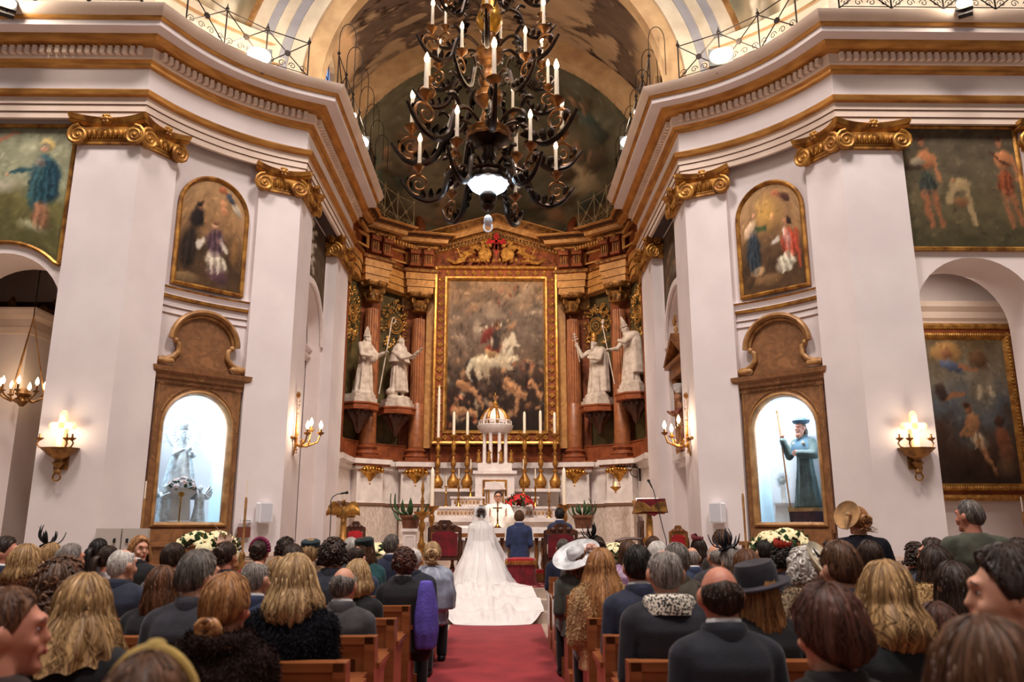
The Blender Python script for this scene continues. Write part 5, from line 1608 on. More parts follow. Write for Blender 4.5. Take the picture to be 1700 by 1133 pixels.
# right: pilgrim with staff and broad hat, a little white monument, lamps
p = niche_pt(1, .1, .36)
root = thing('pilgrim_statue', 'dark-robed bearded pilgrim statue with staff and turned-up hat in the right shrine', 'statue', (p[0], p[1], 1.36), -PI / 4 - .3)
mb = MB(); mb.box((0, 0, .14), (.56, .42, .28)); mb.build('maroon_draped_base', mat('maroon_drape', (70, 26, 34), (46, 18, 26), rough=.8, scale=8), root, 20)
mb = MB(); mb.box((0, 0, .31), (.58, .44, .06)); mb.build('wooden_plinth', M['tan'], root, 20)
mb = MB(); robe(mb, 1.5, .24, .14, .17, 0, 10, 8, .34); arm(mb, -1, (-.17, -.0, 1.42), (-.24, -.1, 1.2), (-.26, -.2, 1.46), (.08, .07, .06)); arm(mb, 1, (.17, 0, 1.42), (.26, -.06, 1.2), (.08, -.2, 1.22), (.08, .08, .07))
me = voxel(mb, 'habit', .014, 2); me.materials.append(dk); put('habit', me, root)
mb = MB(); mb.lathe([(.25, 1.22), (.24, 1.3), (.2, 1.42), (.12, 1.5), (.06, 1.54)], n=28, sy=.75, mod=lambda a, z: 1 + .03 * math.sin(8 * a)); mb.build('shoulder_cape', slate, root, 50)
mb = MB(); head(mb, (0, -.05, 1.66), .92, 0, .9); hand_chain(mb, (.08, -.2, 1.22), (-.9, -.2, .1), (0, -1, 0), .95, .4, -1, .011); hand_chain(mb, (-.26, -.2, 1.46), (0, -.2, 1), (0, -1, 0), .95, 1.3, 1, .011)
me = voxel(mb, 'head_and_hands', .008, 2); me.materials.append(M['skin2']); put('head_and_hands', me, root)
mb = MB(); mb.ell((0, -.02, 1.68), (.082, .085, .1), 14, 10); mb.ell((0, .02, 1.6), (.085, .06, .1), 12, 8); mb.ell((0, -.12, 1.575), (.036, .03, .04), 10, 8)
mb.build('hair_and_beard', M['darkwood'], root, 60)
mb = MB(); mb.lathe([(.08, 1.73), (.125, 1.745), (.145, 1.79), (.135, 1.8), (.09, 1.76), (.088, 1.82), (.05, 1.85), (0, 1.86)], c=(0, -.02, 0), n=24, mod=lambda a, z: 1 + .06 * math.cos(2 * a)); mb.build('hat', slate, root, 50)
mb = MB(); mb.tube([(-.12, -.3, .36), (-.3, -.2, 1.5), (-.36, -.18, 1.98)], .013, 6); mb.ell((-.36, -.18, 1.98), .025, 8, 6); mb.build('staff', M['walnut'], root, 50)
mb = MB()
for q in (-.09, .1):
    mb.ell((q, -.13, 1.4), (.035, .02, .035), 8, 6)
mb.build('scallop_shells', M['wax'], root, 60)
p = niche_pt(1, -.3, .3)
root = thing('small_monument', 'small white marble monument with a rayed disc beside the pilgrim', 'monument', (p[0], p[1], 1.36), -PI / 4)
mb = MB(); mb.box((0, 0, .19), (.26, .26, .38), tp=.8); mb.box((0, 0, .4), (.24, .24, .05)); mb.lathe([(.07, .42), (.05, .5), (.045, .68), (.03, .72)], n=12); mb.build('shaft', M['whitemarble'], root, 30)
mb = MB()
for i in range(24):
    a = 2 * PI * i / 24
    mb.tube([(0, 0, .8), (.14 * math.cos(a), 0, .8 + .14 * math.sin(a))], [.012, .004], 4)
mb.ell((0, 0, .8), (.05, .03, .05), 10, 8); mb.build('rayed_disc', silver, root, 50)
for i in range(4):
    p = niche_pt(1, .02 + .085 * i, -.02)
    mb = MB(); mb.lathe([(.022, 0), (.025, .05), (.022, .055), (.006, .06), (.009, .085), (0, .11)], n=8, mi=0)
    for j, f in enumerate(mb.f):
        if min(mb.v[q][2] for q in f) > .05: mb.m[j] = 1
    o = mb.build('votive_light', [M['wax'], M['flame']], None, 50, None, (p[0], p[1] + .0, 1.365))
    tag(o, ('leftmost', 'second', 'third', 'rightmost')[i] + ' of the four small lit votive lights before the pilgrim', 'candle', 'votive lights before the pilgrim')

# ------------------------------------------------------------------ sconces on the piers
for s in (1, -1):
    w_ = 'right' if s > 0 else 'left'
    px = 1516 if s > 0 else 105
    p = at(px, 752, 11.9)
    root = thing('wall_sconce', 'bronze bowl sconce with a glowing cross on the front of the %s pier' % w_, 'sconce', (p[0], 11.9, p[2]))
    mb = MB(); mb.lathe([(.015, -.32), (.05, -.3), (.05, -.26), (.02, -.24), (.09, -.16), (.05, -.12), (.06, -.1), (.16, -.05), (.26, .04), (.28, .06), (.25, .06), (.1, -.02)], c=(0, -.1, 0), n=22, sy=.7)
    mb.tube([(.055 * math.cos(2 * PI * i / 14), -.1, -.36 + .055 * math.sin(2 * PI * i / 14)) for i in range(14)], .014, 5, 0, True); mb.b2(-.1, .1, -.03, 0, -.25, .05)
    mb.build('bowl', M['goldd'], root, 50)
    for q in (-.27, -.12 * s, .2):
        mb = MB(); mb.tube([(q * .7, -.16, .05), (q, -.18, .07), (q * 1.12, -.18, .12), (q, -.18, .17)], .012, 5); mb.lathe([(.02, .16), (.055, .19), (.06, .2), (.02, .2), (.014, .23), (.014, .26)], c=(q, -.18, 0), n=10)
        mb.build('candle_holder', M['goldd'], root, 50)
    mb = MB(); mb.b2(-.045, .045, -.14, -.08, .02, .56); mb.b2(-.15, .15, -.14, -.08, .34, .43)
    for a, b in ((-.15, .385), (.15, .385), (0, .56)): mb.ell((a, -.11, b), (.055, .03, .055), 10, 8)
    mb.build('lit_cross', M['sconce'], root, 50)
    lamp('POINT', 'sconce_light', (p[0], 11.9 - .2, p[2] + .32), 15, (1.0, .80, .56), .08)
    # three-branched bracket on the chancel side
    py = 725
    root = thing('branch_sconce', 'gilt three-branched candle bracket on the chancel edge of the %s pier' % w_, 'sconce', (s * 3.6, 14.45, at(1145, 728, 14.45)[2]), -s * PI / 2)
    mb = MB()
    mb.tube([(0, -.02, -.32), (.01, -.05, -.15), (-.02, -.06, .05), (0, -.04, .35), (0, -.03, .85)], [.012, .028, .03, .01, .004], 6)
    for i in range(26):
        leafblob(mb, (rng.uniform(-.05, .05), -.05, -.28 + 1.1 * (i / 26) ** 1.4), .07, .014, rng.uniform(0, PI), 0, .6)
    mb.ell((0, -.05, .78), (.04, .04, .06), 8, 6); mb.tube([(-.18, -.02, .0), (.2, -.02, .0)], .02, 6)
    mb.build('back_plate', M['gold'], root, 50)
    for q, yo, zo in ((-.2, -.3, .05), (.05, -.48, .08), (.24, -.26, .16)):
        mb = MB()
        mb.tube([(0, -.06, -.12), (q * .4, yo * .5, -.16), (q * .9, yo * .9, -.08), (q, yo, zo - .02)], [.025, .022, .018, .015], 6); mb.tube([(q * .5 + .05 * math.cos(t), yo * .6, -.08 + .05 * math.sin(t)) for t in [i * .6 for i in range(9)]], .01, 5)
        mb.lathe([(.02, zo - .03), (.06, zo), (.065, zo + .02), (.02, zo + .02), (.022, zo + .08)], c=(q, yo, 0), n=10)
        b_ = mb.build('branch', M['gold'], root, 50)
        mb = MB(); mb.lathe([(.012, zo + .08), (.03, zo + .12), (.036, zo + .15), (.02, zo + .2), (0, zo + .24)], c=(q, yo, 0), n=10)
        mb.build('bulb', M['flame'], b_, 60)
    lamp('POINT', 'branch_light', (s * 3.3, 14.42, at(1145, 728, 14.45)[2] + .2), 16, (1.0, .8, .6), .06)

# ------------------------------------------------------------------ floodlights on the cornice
for i, (px, D, e, dr) in enumerate(FLOODS):
    p = at(px[0], px[1], D)
    lab = ['black floodlight glaring on the left diagonal cornice', 'black floodlight glaring on the right diagonal cornice', 'floodlight at the upper left edge of the frontal cornice', 'floodlight at the upper right edge of the frontal cornice', 'brighter floodlight on the left chancel cornice', 'brighter floodlight on the right chancel cornice', 'smaller spotlight above the left chancel corner', 'smaller spotlight above the right chancel corner'][i]
    root = thing('floodlight', lab, 'lamp', p, math.atan2(-CAM[0] + p[0], p[1]) * -1, 'cornice floodlights')
    big = e > 60
    r_ = .17 if big else .09
    mb = MB(); mb.box((0, .07, 0), (r_ * 2.6, .1, r_ * 2)); mb.tube([(0, .07, -.02), (0, .09, -r_ * 1.8)], .015, 6); mb.box((0, .09, -r_ * 1.9), (.2, .12, .02)); mb.build('housing', M['black'], root, 20)
    mb = MB(); mb.ell((0, .0, 0), (r_ * 1.2, .03, r_ * .9), 14, 8); mb.build('lens', M['floodlens'], root, 60)
    d = Vector((dr[0], dr[1], 0)).normalized()
    lamp('POINT', 'flood_light', (p[0] - .0, p[1] - .16, p[2] + .12), e, (1.0, .86, .68), .08)
# spot lamps that the cornice carries for the altarpiece
lamp('SPOT', 'altar_spot', (-2.9, 16.6, 9.6), 1300, (1.0, .77, .52), .12, (1.2, 22.3, 5.6), 75)
lamp('SPOT', 'altar_spot', (2.9, 16.6, 9.6), 1300, (1.0, .77, .52), .12, (-1.2, 22.3, 5.6), 75)

# ------------------------------------------------------------------ iron railing along the cornice
def railing(name, lab, path, m, h=.78, step=.8, hoop=False, rr=.011):
    P = [Vector((x, y)) for x, y in path]
    seg = [(P[i + 1] - P[i]).length for i in range(len(P) - 1)]
    tot = sum(seg)
    n = max(1, round(tot / step))
    def pos(t):
        t *= tot
        for i, L in enumerate(seg):
            if t <= L or i == len(seg) - 1: return P[i] + (P[i + 1] - P[i]) * min(1, t / L)
            t -= L
    Q = [pos(i / n) for i in range(n + 1)]
    root = thing(name, lab, 'railing', (Q[0].x, Q[0].y, 9.47))
    O = Q[0]
    def v3(p, z): return (p.x - O.x, p.y - O.y, z)
    for i, q in enumerate(Q):
        mb = MB(); mb.tube([v3(q, 0), v3(q, h)], rr * 1.3, 5); mb.ell(v3(q, h + .03), .035, 8, 6); mb.tube([v3(q, h + .05), v3(q, h + .14)], [.02, .004], 5)
        if hoop: mb.tube([v3(q, h * .5), v3(q, h * 1.4)] + [v3(q + Vector((.16 - .16 * math.cos(t_), 0)), h * 1.4 + .3 * math.sin(t_)) for t_ in [PI * i_ / 8 for i_ in range(1, 8)]] + [v3(q + Vector((.32, 0)), h * 1.4), v3(q + Vector((.32, 0)), h * .6)], rr * .8, 5)
        mb.build('railing_post', m, root, 50)
    for i in range(n):
        a, b = Q[i], Q[i + 1]
        mb = MB()
        mb.tube([v3(a, .05), v3(b, .05)], rr, 5); mb.tube([v3(a, h), v3(b, h)], rr, 5); mb.tube([v3(a, .13), v3(b, .13)], rr * .7, 5)
        mb.tube([v3(a, .1), v3(b, h)], rr, 5); mb.tube([v3(b, .1), v3(a, h)], rr, 5)
        mid = (a + b) / 2; d = (b - a).normalized()
        kk = mb.mark(); mb.lathe([(.055, -.012), (.055, .012)], n=14)
        mb.xf(kk, Matrix.Translation(v3(mid, (h + .1) / 2)) @ Matrix.Rotation(math.atan2(d.y, d.x), 4, 'Z') @ Matrix.Rotation(PI / 2, 4, 'X'))
        for j in range(4):
            c = a + (b - a) * ((j + .5) / 4)
            sg = 1 if j % 2 else -1
            mb.tube([v3(c + d * (.07 * (1 - t / 14) * math.cos(t * .7) * sg), .21 + .07 * (1 - t / 14) * math.sin(t * .7)) for t in range(12)], rr * .7, 4)
        mb.build('railing_panel', m, root, 50)
    return root
floodlit_iron = mat('floodlit_cream_iron', (206, 190, 150), (170, 150, 112), rough=.5, metal=.3, scale=10)  # iron coloured cream to carry the floodlight falling on it
for s in (1, -1):
    w_ = 'right' if s > 0 else 'left'
    railing('iron_railing', 'black iron railing of crossed bars on the %s diagonal cornice' % w_, mir(darc(.1, 2.8, -.6, 10), s), M['iron'])
    railing('iron_railing', 'black iron railing on the cornice over the %s arcade' % w_, mir([(5.6, 11.25), (9.0, 11.25)], s), M['iron'])
    railing('iron_railing', 'tall black iron railing with hoops along the %s chancel cornice' % w_, mir([(3.05, 14.0), (3.05, 18.6)], s), M['iron'], .95, .75, True)
    railing('floodlit_railing', 'pale iron railing of crossed bars over the %s half of the altarpiece' % w_, [(s * a, b) for a, b in ((3.25, 18.9), (3.1, 20.0), (2.75, 20.8), (2.35, 21.35))], floodlit_iron, .85, .6)
    for o in C.objects:
        if o.name.startswith('floodlit_railing'): o.location.z = 9.55
# ================================================================== CHANDELIER
CD = 8.3
def cz_(py): return at(812, py, CD)[2]
cx0 = at(811, 250, CD)[0]
ch = thing('chandelier', 'huge dark bronze tiered chandelier with electric candles hanging before the altar', 'chandelier', (cx0, CD, cz_(370)))
z0_ = cz_(370)
def zz(py): return cz_(py) - z0_
u_ = .0070
def shaft_part(name, m, pts):
    sc_ = 1.2 if max(r for r, _ in pts) < 22 else 1.0
    mb = MB(); mb.lathe([(r * u_ * sc_, zz(y)) for r, y in pts], n=24, mod=(lambda a, z: 1 + .04 * math.cos(12 * a)))
    return mb.build(name, m, ch, 50)
shaft_part('lamp_cap', M['chandiron'], [(3, 352), (7, 348), (10, 343), (6, 338), (11, 334), (12, 326), (8, 319)])
mb = MB(); mb.ell((0, 0, .02), (.05, .05, .07), 12, 10); mb.tube([(.045 * math.cos(2 * PI * i / 14), 0, -.05 + .055 * math.sin(2 * PI * i / 14)) for i in range(14)], .014, 5, 0, True)
mb.build('crystal_drop', mat('clear_crystal', (225, 230, 240), rough=.05, metal=.3), ch, 60)
mb = MB(); mb.lathe([(9 * u_, zz(321)), (18 * u_, zz(319)), (27 * u_, zz(313)), (32 * u_, zz(306)), (33 * u_, zz(301)), (30 * u_, zz(300))], n=28, mod=lambda a, z: 1 + .03 * math.cos(14 * a)); mb.build('lamp_glass', M['coollamp'], ch, 60)
shaft_part('lamp_canopy', M['chandiron'], [(12, 306), (30, 306), (36, 304), (37, 298), (34, 292), (37, 289), (34, 286), (18, 284), (11, 281), (12, 274), (9, 268), (13, 262), (10, 254), (13, 246)])
shaft_part('great_bowl_soffit', M['chandiron'], [(10, 246), (22, 243), (33, 236), (36, 234)])
shaft_part('great_bowl', M['chandgold'], [(36, 234.5), (37, 231), (34, 228), (35, 222), (37, 220), (33, 217), (20, 213), (13, 206)])
shaft_part('fluted_neck', M['chandgold'], [(13, 207), (12, 198), (9, 188), (8, 182), (12, 176), (17, 170), (19, 166), (17, 162), (19, 156), (10, 150)])
shaft_part('bulb_knop', M['chandgold'], [(10, 149), (13, 142), (15, 132), (12, 124), (8, 118), (8, 110), (12, 104)])
shaft_part('gilt_cup', M['chandgold'], [(11, 106), (16, 101), (18, 98), (19, 92), (17, 90), (19, 86), (10, 82), (8, 76), (11, 68), (9, 60), (8, 56)])
shaft_part('upper_bell', mat('golden_gilt_cup', (206, 150, 46), (140, 92, 30), rough=.35, metal=.6, scale=9), [(8, 57), (14, 48), (18, 38), (18, 30), (14, 22), (13, 14), (11, 4), (9, -10), (15, -24), (17, -34), (9, -42), (7, -70), (5, -110)])
mb = MB(); mb.tube([(0, 0, zz(-100)), (0, 0, 9.5)], .02, 6); mb.build('hanging_rod', M['iron'], ch, 50)
# one scrolled arm: a curl leaving the shaft, a hooked lower branch, a leaf tip and a scroll that carries the candle
mb = MB()
def bez(pts, n=18):
    P = np.array(pts, float); k = len(P)
    t = np.linspace(0, 1, k); T = np.linspace(0, 1, n)
    # Catmull-Rom through the points
    out = []
    for q in T:
        s_ = min(k - 2, int(q * (k - 1))); f = q * (k - 1) - s_
        p0, p1, p2, p3 = P[max(0, s_ - 1)], P[s_], P[s_ + 1], P[min(k - 1, s_ + 2)]
        out.append(tuple(.5 * ((2 * p1) + (-p0 + p2) * f + (2 * p0 - 5 * p1 + 4 * p2 - p3) * f ** 2 + (-p0 + 3 * p1 - 3 * p2 + p3) * f ** 3)))
    return out
pa = bez([(.05, 0, .1), (.22, 0, .2), (.38, 0, .12), (.44, 0, -.06), (.5, 0, -.24), (.66, 0, -.33), (.84, 0, -.28), (.95, 0, -.17), (1.04, 0, -.04)], 26)
mb.tube(pa, [.018 + .022 * math.sin(PI * i / 25) for i in range(26)], 7, 0)
pb_ = bez([(.44, 0, -.0), (.36, 0, .06), (.34, 0, .2), (.42, 0, .3), (.5, 0, .26)], 12)
mb.tube(pb_, [.02, .022, .024, .026, .026, .026, .026, .026, .028, .03, .03, .014], 6, 0)
ps = [(.8 + .165 * (1 - t / 33) * math.cos(-PI / 2 + t * .36), 0, -.1 + .165 * (1 - t / 33) * math.sin(-PI / 2 + t * .36)) for t in range(30)]
mb.tube(ps, [.022 - .0004 * i for i in range(30)], 6, 1)
for i, (x, z, a) in enumerate(((.5, -.2, 2.3), (.56, -.28, 1.9), (.64, -.3, 1.6), (.72, -.3, 1.3), (.46, -.1, 2.6), (.9, -.15, 1.2), (.42, .02, 2.9))):
    for sg in (-1, 1):
        kk = mb.mark(); leafblob(mb, (x, 0, z), .15, .035, a, 0, .5); mb.xf(kk, Matrix.Translation((0, sg * .02, 0)))
mb.lathe([(.015, .05), (.03, .07), (.05, .1), (.085, .13), (.09, .145), (.04, .15), (.03, .17), (.035, .19), (.02, .19)], c=(.8, 0, 0), n=14, mi=1)
arm_me = mb.mesh('arm', [M['chandiron'], M['chandgold']], 50)
mb = MB(); mb.lathe([(.026, .18), (.024, .3), (.023, .5), (.018, .51)], c=(.8, 0, 0), n=10); can_me = mb.mesh('candle', M['wax'], 50)
mb = MB(); mb.lathe([(.014, .5), (.026, .53), (.03, .555), (.022, .59), (.01, .62), (0, .64)], c=(.8, 0, 0), n=10); bul_me = mb.mesh('candle_bulb', M['flame'], 60)
for n_, sc_, py, off in ((7, 1.0, 222, .30), (6, .84, 300, .1), (6, .74, 152, .1), (6, .78, 92, .5), (5, .66, 30, .1), (6, .7, -40, .4)):
    for i in range(n_):
        a = off + 2 * PI * i / n_
        o = put('arm', arm_me, ch, None, (.1 * math.cos(a), .1 * math.sin(a), zz(py)), a)
        o.scale = (sc_, sc_, sc_)
        put('candle', can_me, o); put('candle_bulb', bul_me, o)
lamp('POINT', 'chandelier_lamp', (cx0, CD, cz_(345)), 22, (.78, .9, 1.0), .12)
lamp('POINT', 'chandelier_candles', (cx0, CD - .4, cz_(140)), 40, (1.0, .78, .5), .5)

# ================================================================== CARPET, PEWS, SANCTUARY FURNITURE
mb = MB(); mb.b2(-.565, .745, -2, 12.27, .0, .014); o = mb.build('aisle_carpet', M['carpet'], None, 0)
tag(o, 'long crimson carpet runner up the aisle to the bridal train', 'carpet')
o.location.z = 0.001
cv = Canvas(60, 50, [(0, (96, 26, 30)), (1, (104, 30, 32))], seed=81, contrast=.1)
for i in range(12):
    for j in range(10):
        cv.e((i + .5) / 12, (j + .5) / 10, .025, .03, [(214, 196, 160), (40, 44, 70), (150, 60, 44)][(i * 2 + j) % 3], 45)
rug = canvas_mesh(cv, lambda u, v: (.15 + 1.5 * u, 13.25 + 1.6 * v, .456 + 0 * u)).build('patterned_rug', M['vcol'], None, 0)
mb = MB(); mb.b2(.13, 1.67, 13.23, 14.87, .45, .455); mb.build('rug_backing', M['redvelvet'], rug, 0)
tag(rug, 'red patterned oriental rug on the sanctuary step right of the train', 'rug')

PW = 4.2
def pew_parts(root):
    mb = MB(); mb.b2(0, PW, -.035, .0, .1, .76); mb.build('back_panel', M['pew'], root, 0)
    mb = MB(); mb.b2(-.02, PW + .02, -.06, .04, .76, .8); mb.b2(0, PW, -.05, -.035, .68, .76); mb.b2(0, PW, -.05, -.035, .42, .5)
    for q in range(5): mb.b2(.02 + q * (PW - .1) / 4, .08 + q * (PW - .1) / 4, -.05, -.035, .1, .7)
    mb.build('top_rail', M['pewtop'], root, 20)
    mb = MB(); mb.b2(0, PW, .0, .42, .4, .44); mb.build('seat', M['pew'], root, 20)
    mb = MB(); mb.b2(0, PW, -.28, -.1, .6, .62); mb.b2(0, PW, -.2, -.08, .12, .17); mb.build('book_ledge', M['pew'], root, 20)
    for x in (0, PW):
        mb = MB()
        mb.slab([(0, 0), (.42, 0), (.42, .06), (.36, .08), (.36, .56), (.43, .58), (.43, .62), (.1, .64), (.06, .7), (.05, .8), (-.06, .8), (-.06, .08), (-.1, .06), (-.1, 0)], -.03, .03)
        mb.v = [(b, a, c) for a, b, c in mb.v]; mb.f = [f[::-1] for f in mb.f]
        mb.b2(-.045, .045, .04, .46, .615, .645); mb.b2(-.04, .04, -.36, -.1, .02, .2)
        mb.build('end_panel', M['pewtop'], root, 20, None, (x, 0, 0))
ROW = [3.98 + .88 * k for k in range(-3, 8)]
rn = ['first', 'second', 'third', 'fourth', 'fifth', 'sixth', 'seventh', 'eighth', 'ninth', 'tenth', 'eleventh']
pr0 = None
for s in (-1, 1):
    for k, y in enumerate(ROW):
        lab = 'varnished wooden pew, %s row from the altar on the %s of the carpet' % (rn[10 - k], 'left' if s < 0 else 'right')
        loc = (.775 if s > 0 else -.59 - PW, y, 0)
        if pr0 is None:
            pr0 = thing('church_pew', lab, 'pew', loc, 0, 'pews along the aisle'); pew_parts(pr0)
        else:
            dup(pr0, loc, 0, lab, 'pews along the aisle')

def armchair(name, lab, loc, rz, w, h, wood, velvet, carved=0):
    root = thing(name, lab, 'chair', loc, rz)
    hs = .46
    mb = MB()
    for x in (-w / 2, w / 2):
        mb.cap((x, 0, 0), (x, -.0, h * .86), .035, .03, 8)
    crest = [(-w / 2 - .02, h * .8), (w / 2 + .02, h * .8), (w / 2 + .02, h * .88), (w * .28, h * .93), (w * .16, h), (-w * .16, h), (-w * .28, h * .93), (-w / 2 - .02, h * .88)]
    mb.slab(crest, -.03, .03); mb.slab([(-w / 2, h * .36), (w / 2, h * .36), (w / 2, h * .42), (-w / 2, h * .42)], -.02, .03)
    for q in (-.25, 0, .25): mb.ell((q * w, -.03, h * .9), (.05, .03, .04), 8, 6)
    mb.build('back_frame', wood, root, 30)
    mb = MB(); mb.slab([(-w * .42, h * .42), (w * .42, h * .42), (w * .42, h * .78), (w * .2, h * .82), (-w * .2, h * .82), (-w * .42, h * .78)], -.035, .04); mb.build('backrest', velvet, root, 20)
    mb = MB(); mb.box((0, .26, hs - .04), (w, .5, .1)); mb.build('seat', velvet, root, 20)
    for x in (-w / 2, w / 2):
        mb = MB(); mb.tube([(x, 0, hs + .24), (x, .3, hs + .25), (x, .5, hs + .2)], .03, 6); mb.tube([(x, .48, hs + .2), (x, .48, hs)], .025, 6); mb.build('armrest', wood, root, 40)
        mb = MB(); mb.lathe([(.03, 0), (.035, .1), (.02, .2), (.035, .34), (.03, hs)], c=(x, .48, 0), n=10); mb.build('leg', wood, root, 40)
    return root
def X(px, py, D): return at(px, py, D)[0]
def Zp(px, py, D): return at(px, py, D)[2]
armchair('armchair', 'tall carved armchair with dark red velvet back, left of the bride', (X(738, 900, 14.4), 14.4, .45), 0, .54, Zp(738, 864, 14.4) - .45, M['darkwood'], M['redvelvet'])
armchair('armchair', 'tall carved armchair with dark red back, seat of the man right of the groom', (X(931, 900, 14.3), 14.3, .45), 0, .54, Zp(931, 870, 14.3) - .45, M['darkwood'], M['redvelvet'])
armchair('armchair', 'small bright red chair behind the eagle lectern', (X(590, 890, 17.0), 17.0, .45), 0, .36, Zp(590, 866, 17) - .45, M['darkwood'], M['brightred'])
armchair('armchair', 'dark pierced-back chair seen from the side, behind the book lectern', (X(1064, 890, 16.6), 16.6, .45), PI / 2, .42, Zp(1064, 858, 16.6) - .45, M['darkwood'], M['darkwood'])
armchair('armchair', 'slender open chair with small red back panel near the right chancel wall', (X(1126, 885, 15.6), 15.6, .45), -.3, .3, Zp(1126, 873, 15.6) - .45, M['walnut'], M['brightred'])

def kneeler(lab, x0, x1, D):
    a, b = X(x0, 890, D), X(x1, 890, D)
    w = b - a; h = Zp(x0, 886, D) - .45
    root = thing('kneeling_desk', lab, 'kneeler', ((a + b) / 2, D, .45))
    mb = MB(); mb.b2(-w / 2, w / 2, -.12, .16, h - .07, h); mb.build('top_rail', M['walnut'], root, 20)
    for x in (-w / 2 + .05, w / 2 - .05):
        mb = MB(); mb.lathe([(.05, 0), (.04, .06), (.025, .1), (.05, .2), (.025, .3), (.045, .45), (.025, .6), (.04, h - .08)], c=(x, 0, 0), n=10); mb.build('leg', M['walnut'], root, 40)
    n = max(2, int(w / .16))
    for i in range(n):
        mb = MB(); x = -w / 2 + .1 + (w - .2) * (i + .5) / n
        mb.lathe([(.02, .1), (.02, .18), (.04, .28), (.02, .38), (.03, .48), (.02, h - .08)], c=(x, .02, 0), n=8); mb.build('baluster', M['walnut'], root, 40)
    mb = MB(); mb.b2(-w / 2, w / 2, -.4, .0, .0, .14); mb.build('kneeling_step', M['walnut'], root, 20)
    mb = MB(); mb.b2(-w / 2 + .02, w / 2 - .02, -.38, -.08, .14, .2); mb.build('cushion', M['brightred'], root, 20)
kneeler('gilded wooden kneeling desk in front of the bride', 747, 838, 15.0)
kneeler('gilded wooden kneeling desk in front of the groom', 842, 880, 15.0)
kneeler('gilded wooden kneeling desk right of the groom', 886, 926, 15.0)
root = thing('velvet_stool', 'stool under a pleated red velvet cover with gold fringe, seat of the groom', 'stool', (X(864, 940, 13.95), 13.95, .45))
hs_ = .42
mb = MB(); mb.lathe([(.28, 0), (.25, .15), (.235, hs_ - .06)], n=60, mod=lambda a, z: (1 + .04 * math.cos(18 * a)) / max(abs(math.cos(a)), abs(math.sin(a))) ** .55, sy=.8); mb.build('pleated_skirt', M['redvelvet'], root, 50)
mb = MB(); mb.lathe([(.25, hs_ - .07), (.26, hs_), (.1, hs_ + .03)], n=40, mod=lambda a, z: 1 / max(abs(math.cos(a)), abs(math.sin(a))) ** .55, sy=.8); mb.build('cushion', M['brightred'], root, 50)
mb = MB()
for i in range(70):
    a = 2 * PI * i / 70
    r = .262 / max(abs(math.cos(a)), abs(math.sin(a))) ** .55
    mb.box((r * math.cos(a), r * .8 * math.sin(a), hs_ - .06), (.012, .012, .07))
mb.build('gold_fringe', M['goldb'], root, 0, kind='stuff')

# altar table before the high altar
root = thing('altar_table', 'free-standing altar under a white lace cloth, before the priest', 'table', (X(830, 880, 15.75), 15.75, .45))
ht = Zp(830, 877, 15.6) - .45
mb = MB(); mb.b2(-.85, .85, -.15, .55, 0, ht - .12); mb.b2(-.95, .95, -.25, .6, ht - .12, ht - .03); mb.build('table_body', M['whitemarble'], root, 20)
mb = MB(); mb.b2(-1.0, 1.0, -.28, .62, ht - .03, ht)
n = 60
o_ = len(mb.v)
for i in range(n + 1):
    x = -1.0 + 2.0 * i / n
    mb.v += [(x, -.285, ht - .005), (x, -.29 - .012 * math.sin(i * 1.3), ht - .22 - .015 * abs(math.sin(i * .7)))]
for i in range(n):
    a = o_ + 2 * i; mb.f.append((a, a + 1, a + 3, a + 2)); mb.m.append(0)
mb.build('lace_cloth', M['linen'], root, 40)
b = at(826, 876, 15.65)
root = thing('altar_crucifix', 'small gilt crucifix on a splayed foot standing on the altar table', 'cross', (b[0], 15.65, .45 + ht))
mb = MB(); mb.lathe([(.09, 0), (.06, .02), (.02, .06), (.015, .12), (.02, .14), (.01, .2)], n=10); mb.build('foot', M['brass'], root, 50)
mb = MB(); mb.b2(-.012, .012, -.01, .01, .18, .5); mb.b2(-.09, .09, -.01, .01, .36, .385); mb.ell((0, -.02, .34), (.02, .015, .07), 8, 6); mb.build('cross', M['brass'], root, 50)
mb = MB(); mb.box((0, 0, .015), (.3, .22, .03)); mb.box((0, 0, .035), (.28, .2, .012)); o = mb.build('missal', M['linen'], None, 20, None, (X(764, 878, 15.7), 15.7, .45 + ht), .3); tag(o, 'open white book lying on the left end of the altar table', 'book')

# eagle lectern and book lectern with their microphones
def baluster_stand(root, h, m, r=.16):
    mb = MB(); mb.lathe([(r * 1.3, 0), (r * 1.3, .06), (r * .7, .1), (r * .5, .2), (r * .9, .3), (r, .42), (r * .6, .56), (r * .45, .62), (r * .75, .68), (r * .75, .74), (r * .4, .78), (r * .35, h)], n=16, mod=lambda a, z: 1 + .05 * math.cos(8 * a)); mb.build('gilded_baluster', m, root, 50)
D = 14.0
p = at(571, 850, D)
root = thing('eagle_lectern', 'gilded lectern shaped as an eagle with spread wings on the left', 'lectern', (p[0], D, .45))
hh = p[2] - .45
baluster_stand(root, hh - .14, M['gold'], .14)
mb = MB(); mb.ell((0, 0, hh - .02), (.07, .08, .16), 12, 10); mb.cap((0, -.02, hh + .1), (0, -.06, hh + .17), .04, .035, 10); mb.cap((0, -.08, hh + .17), (0, -.13, hh + .15), .016, .006, 8); mb.ell((0, .0, hh - .17), (.05, .07, .08), 8, 6); mb.build('eagle_body', M['goldd'], root, 60)
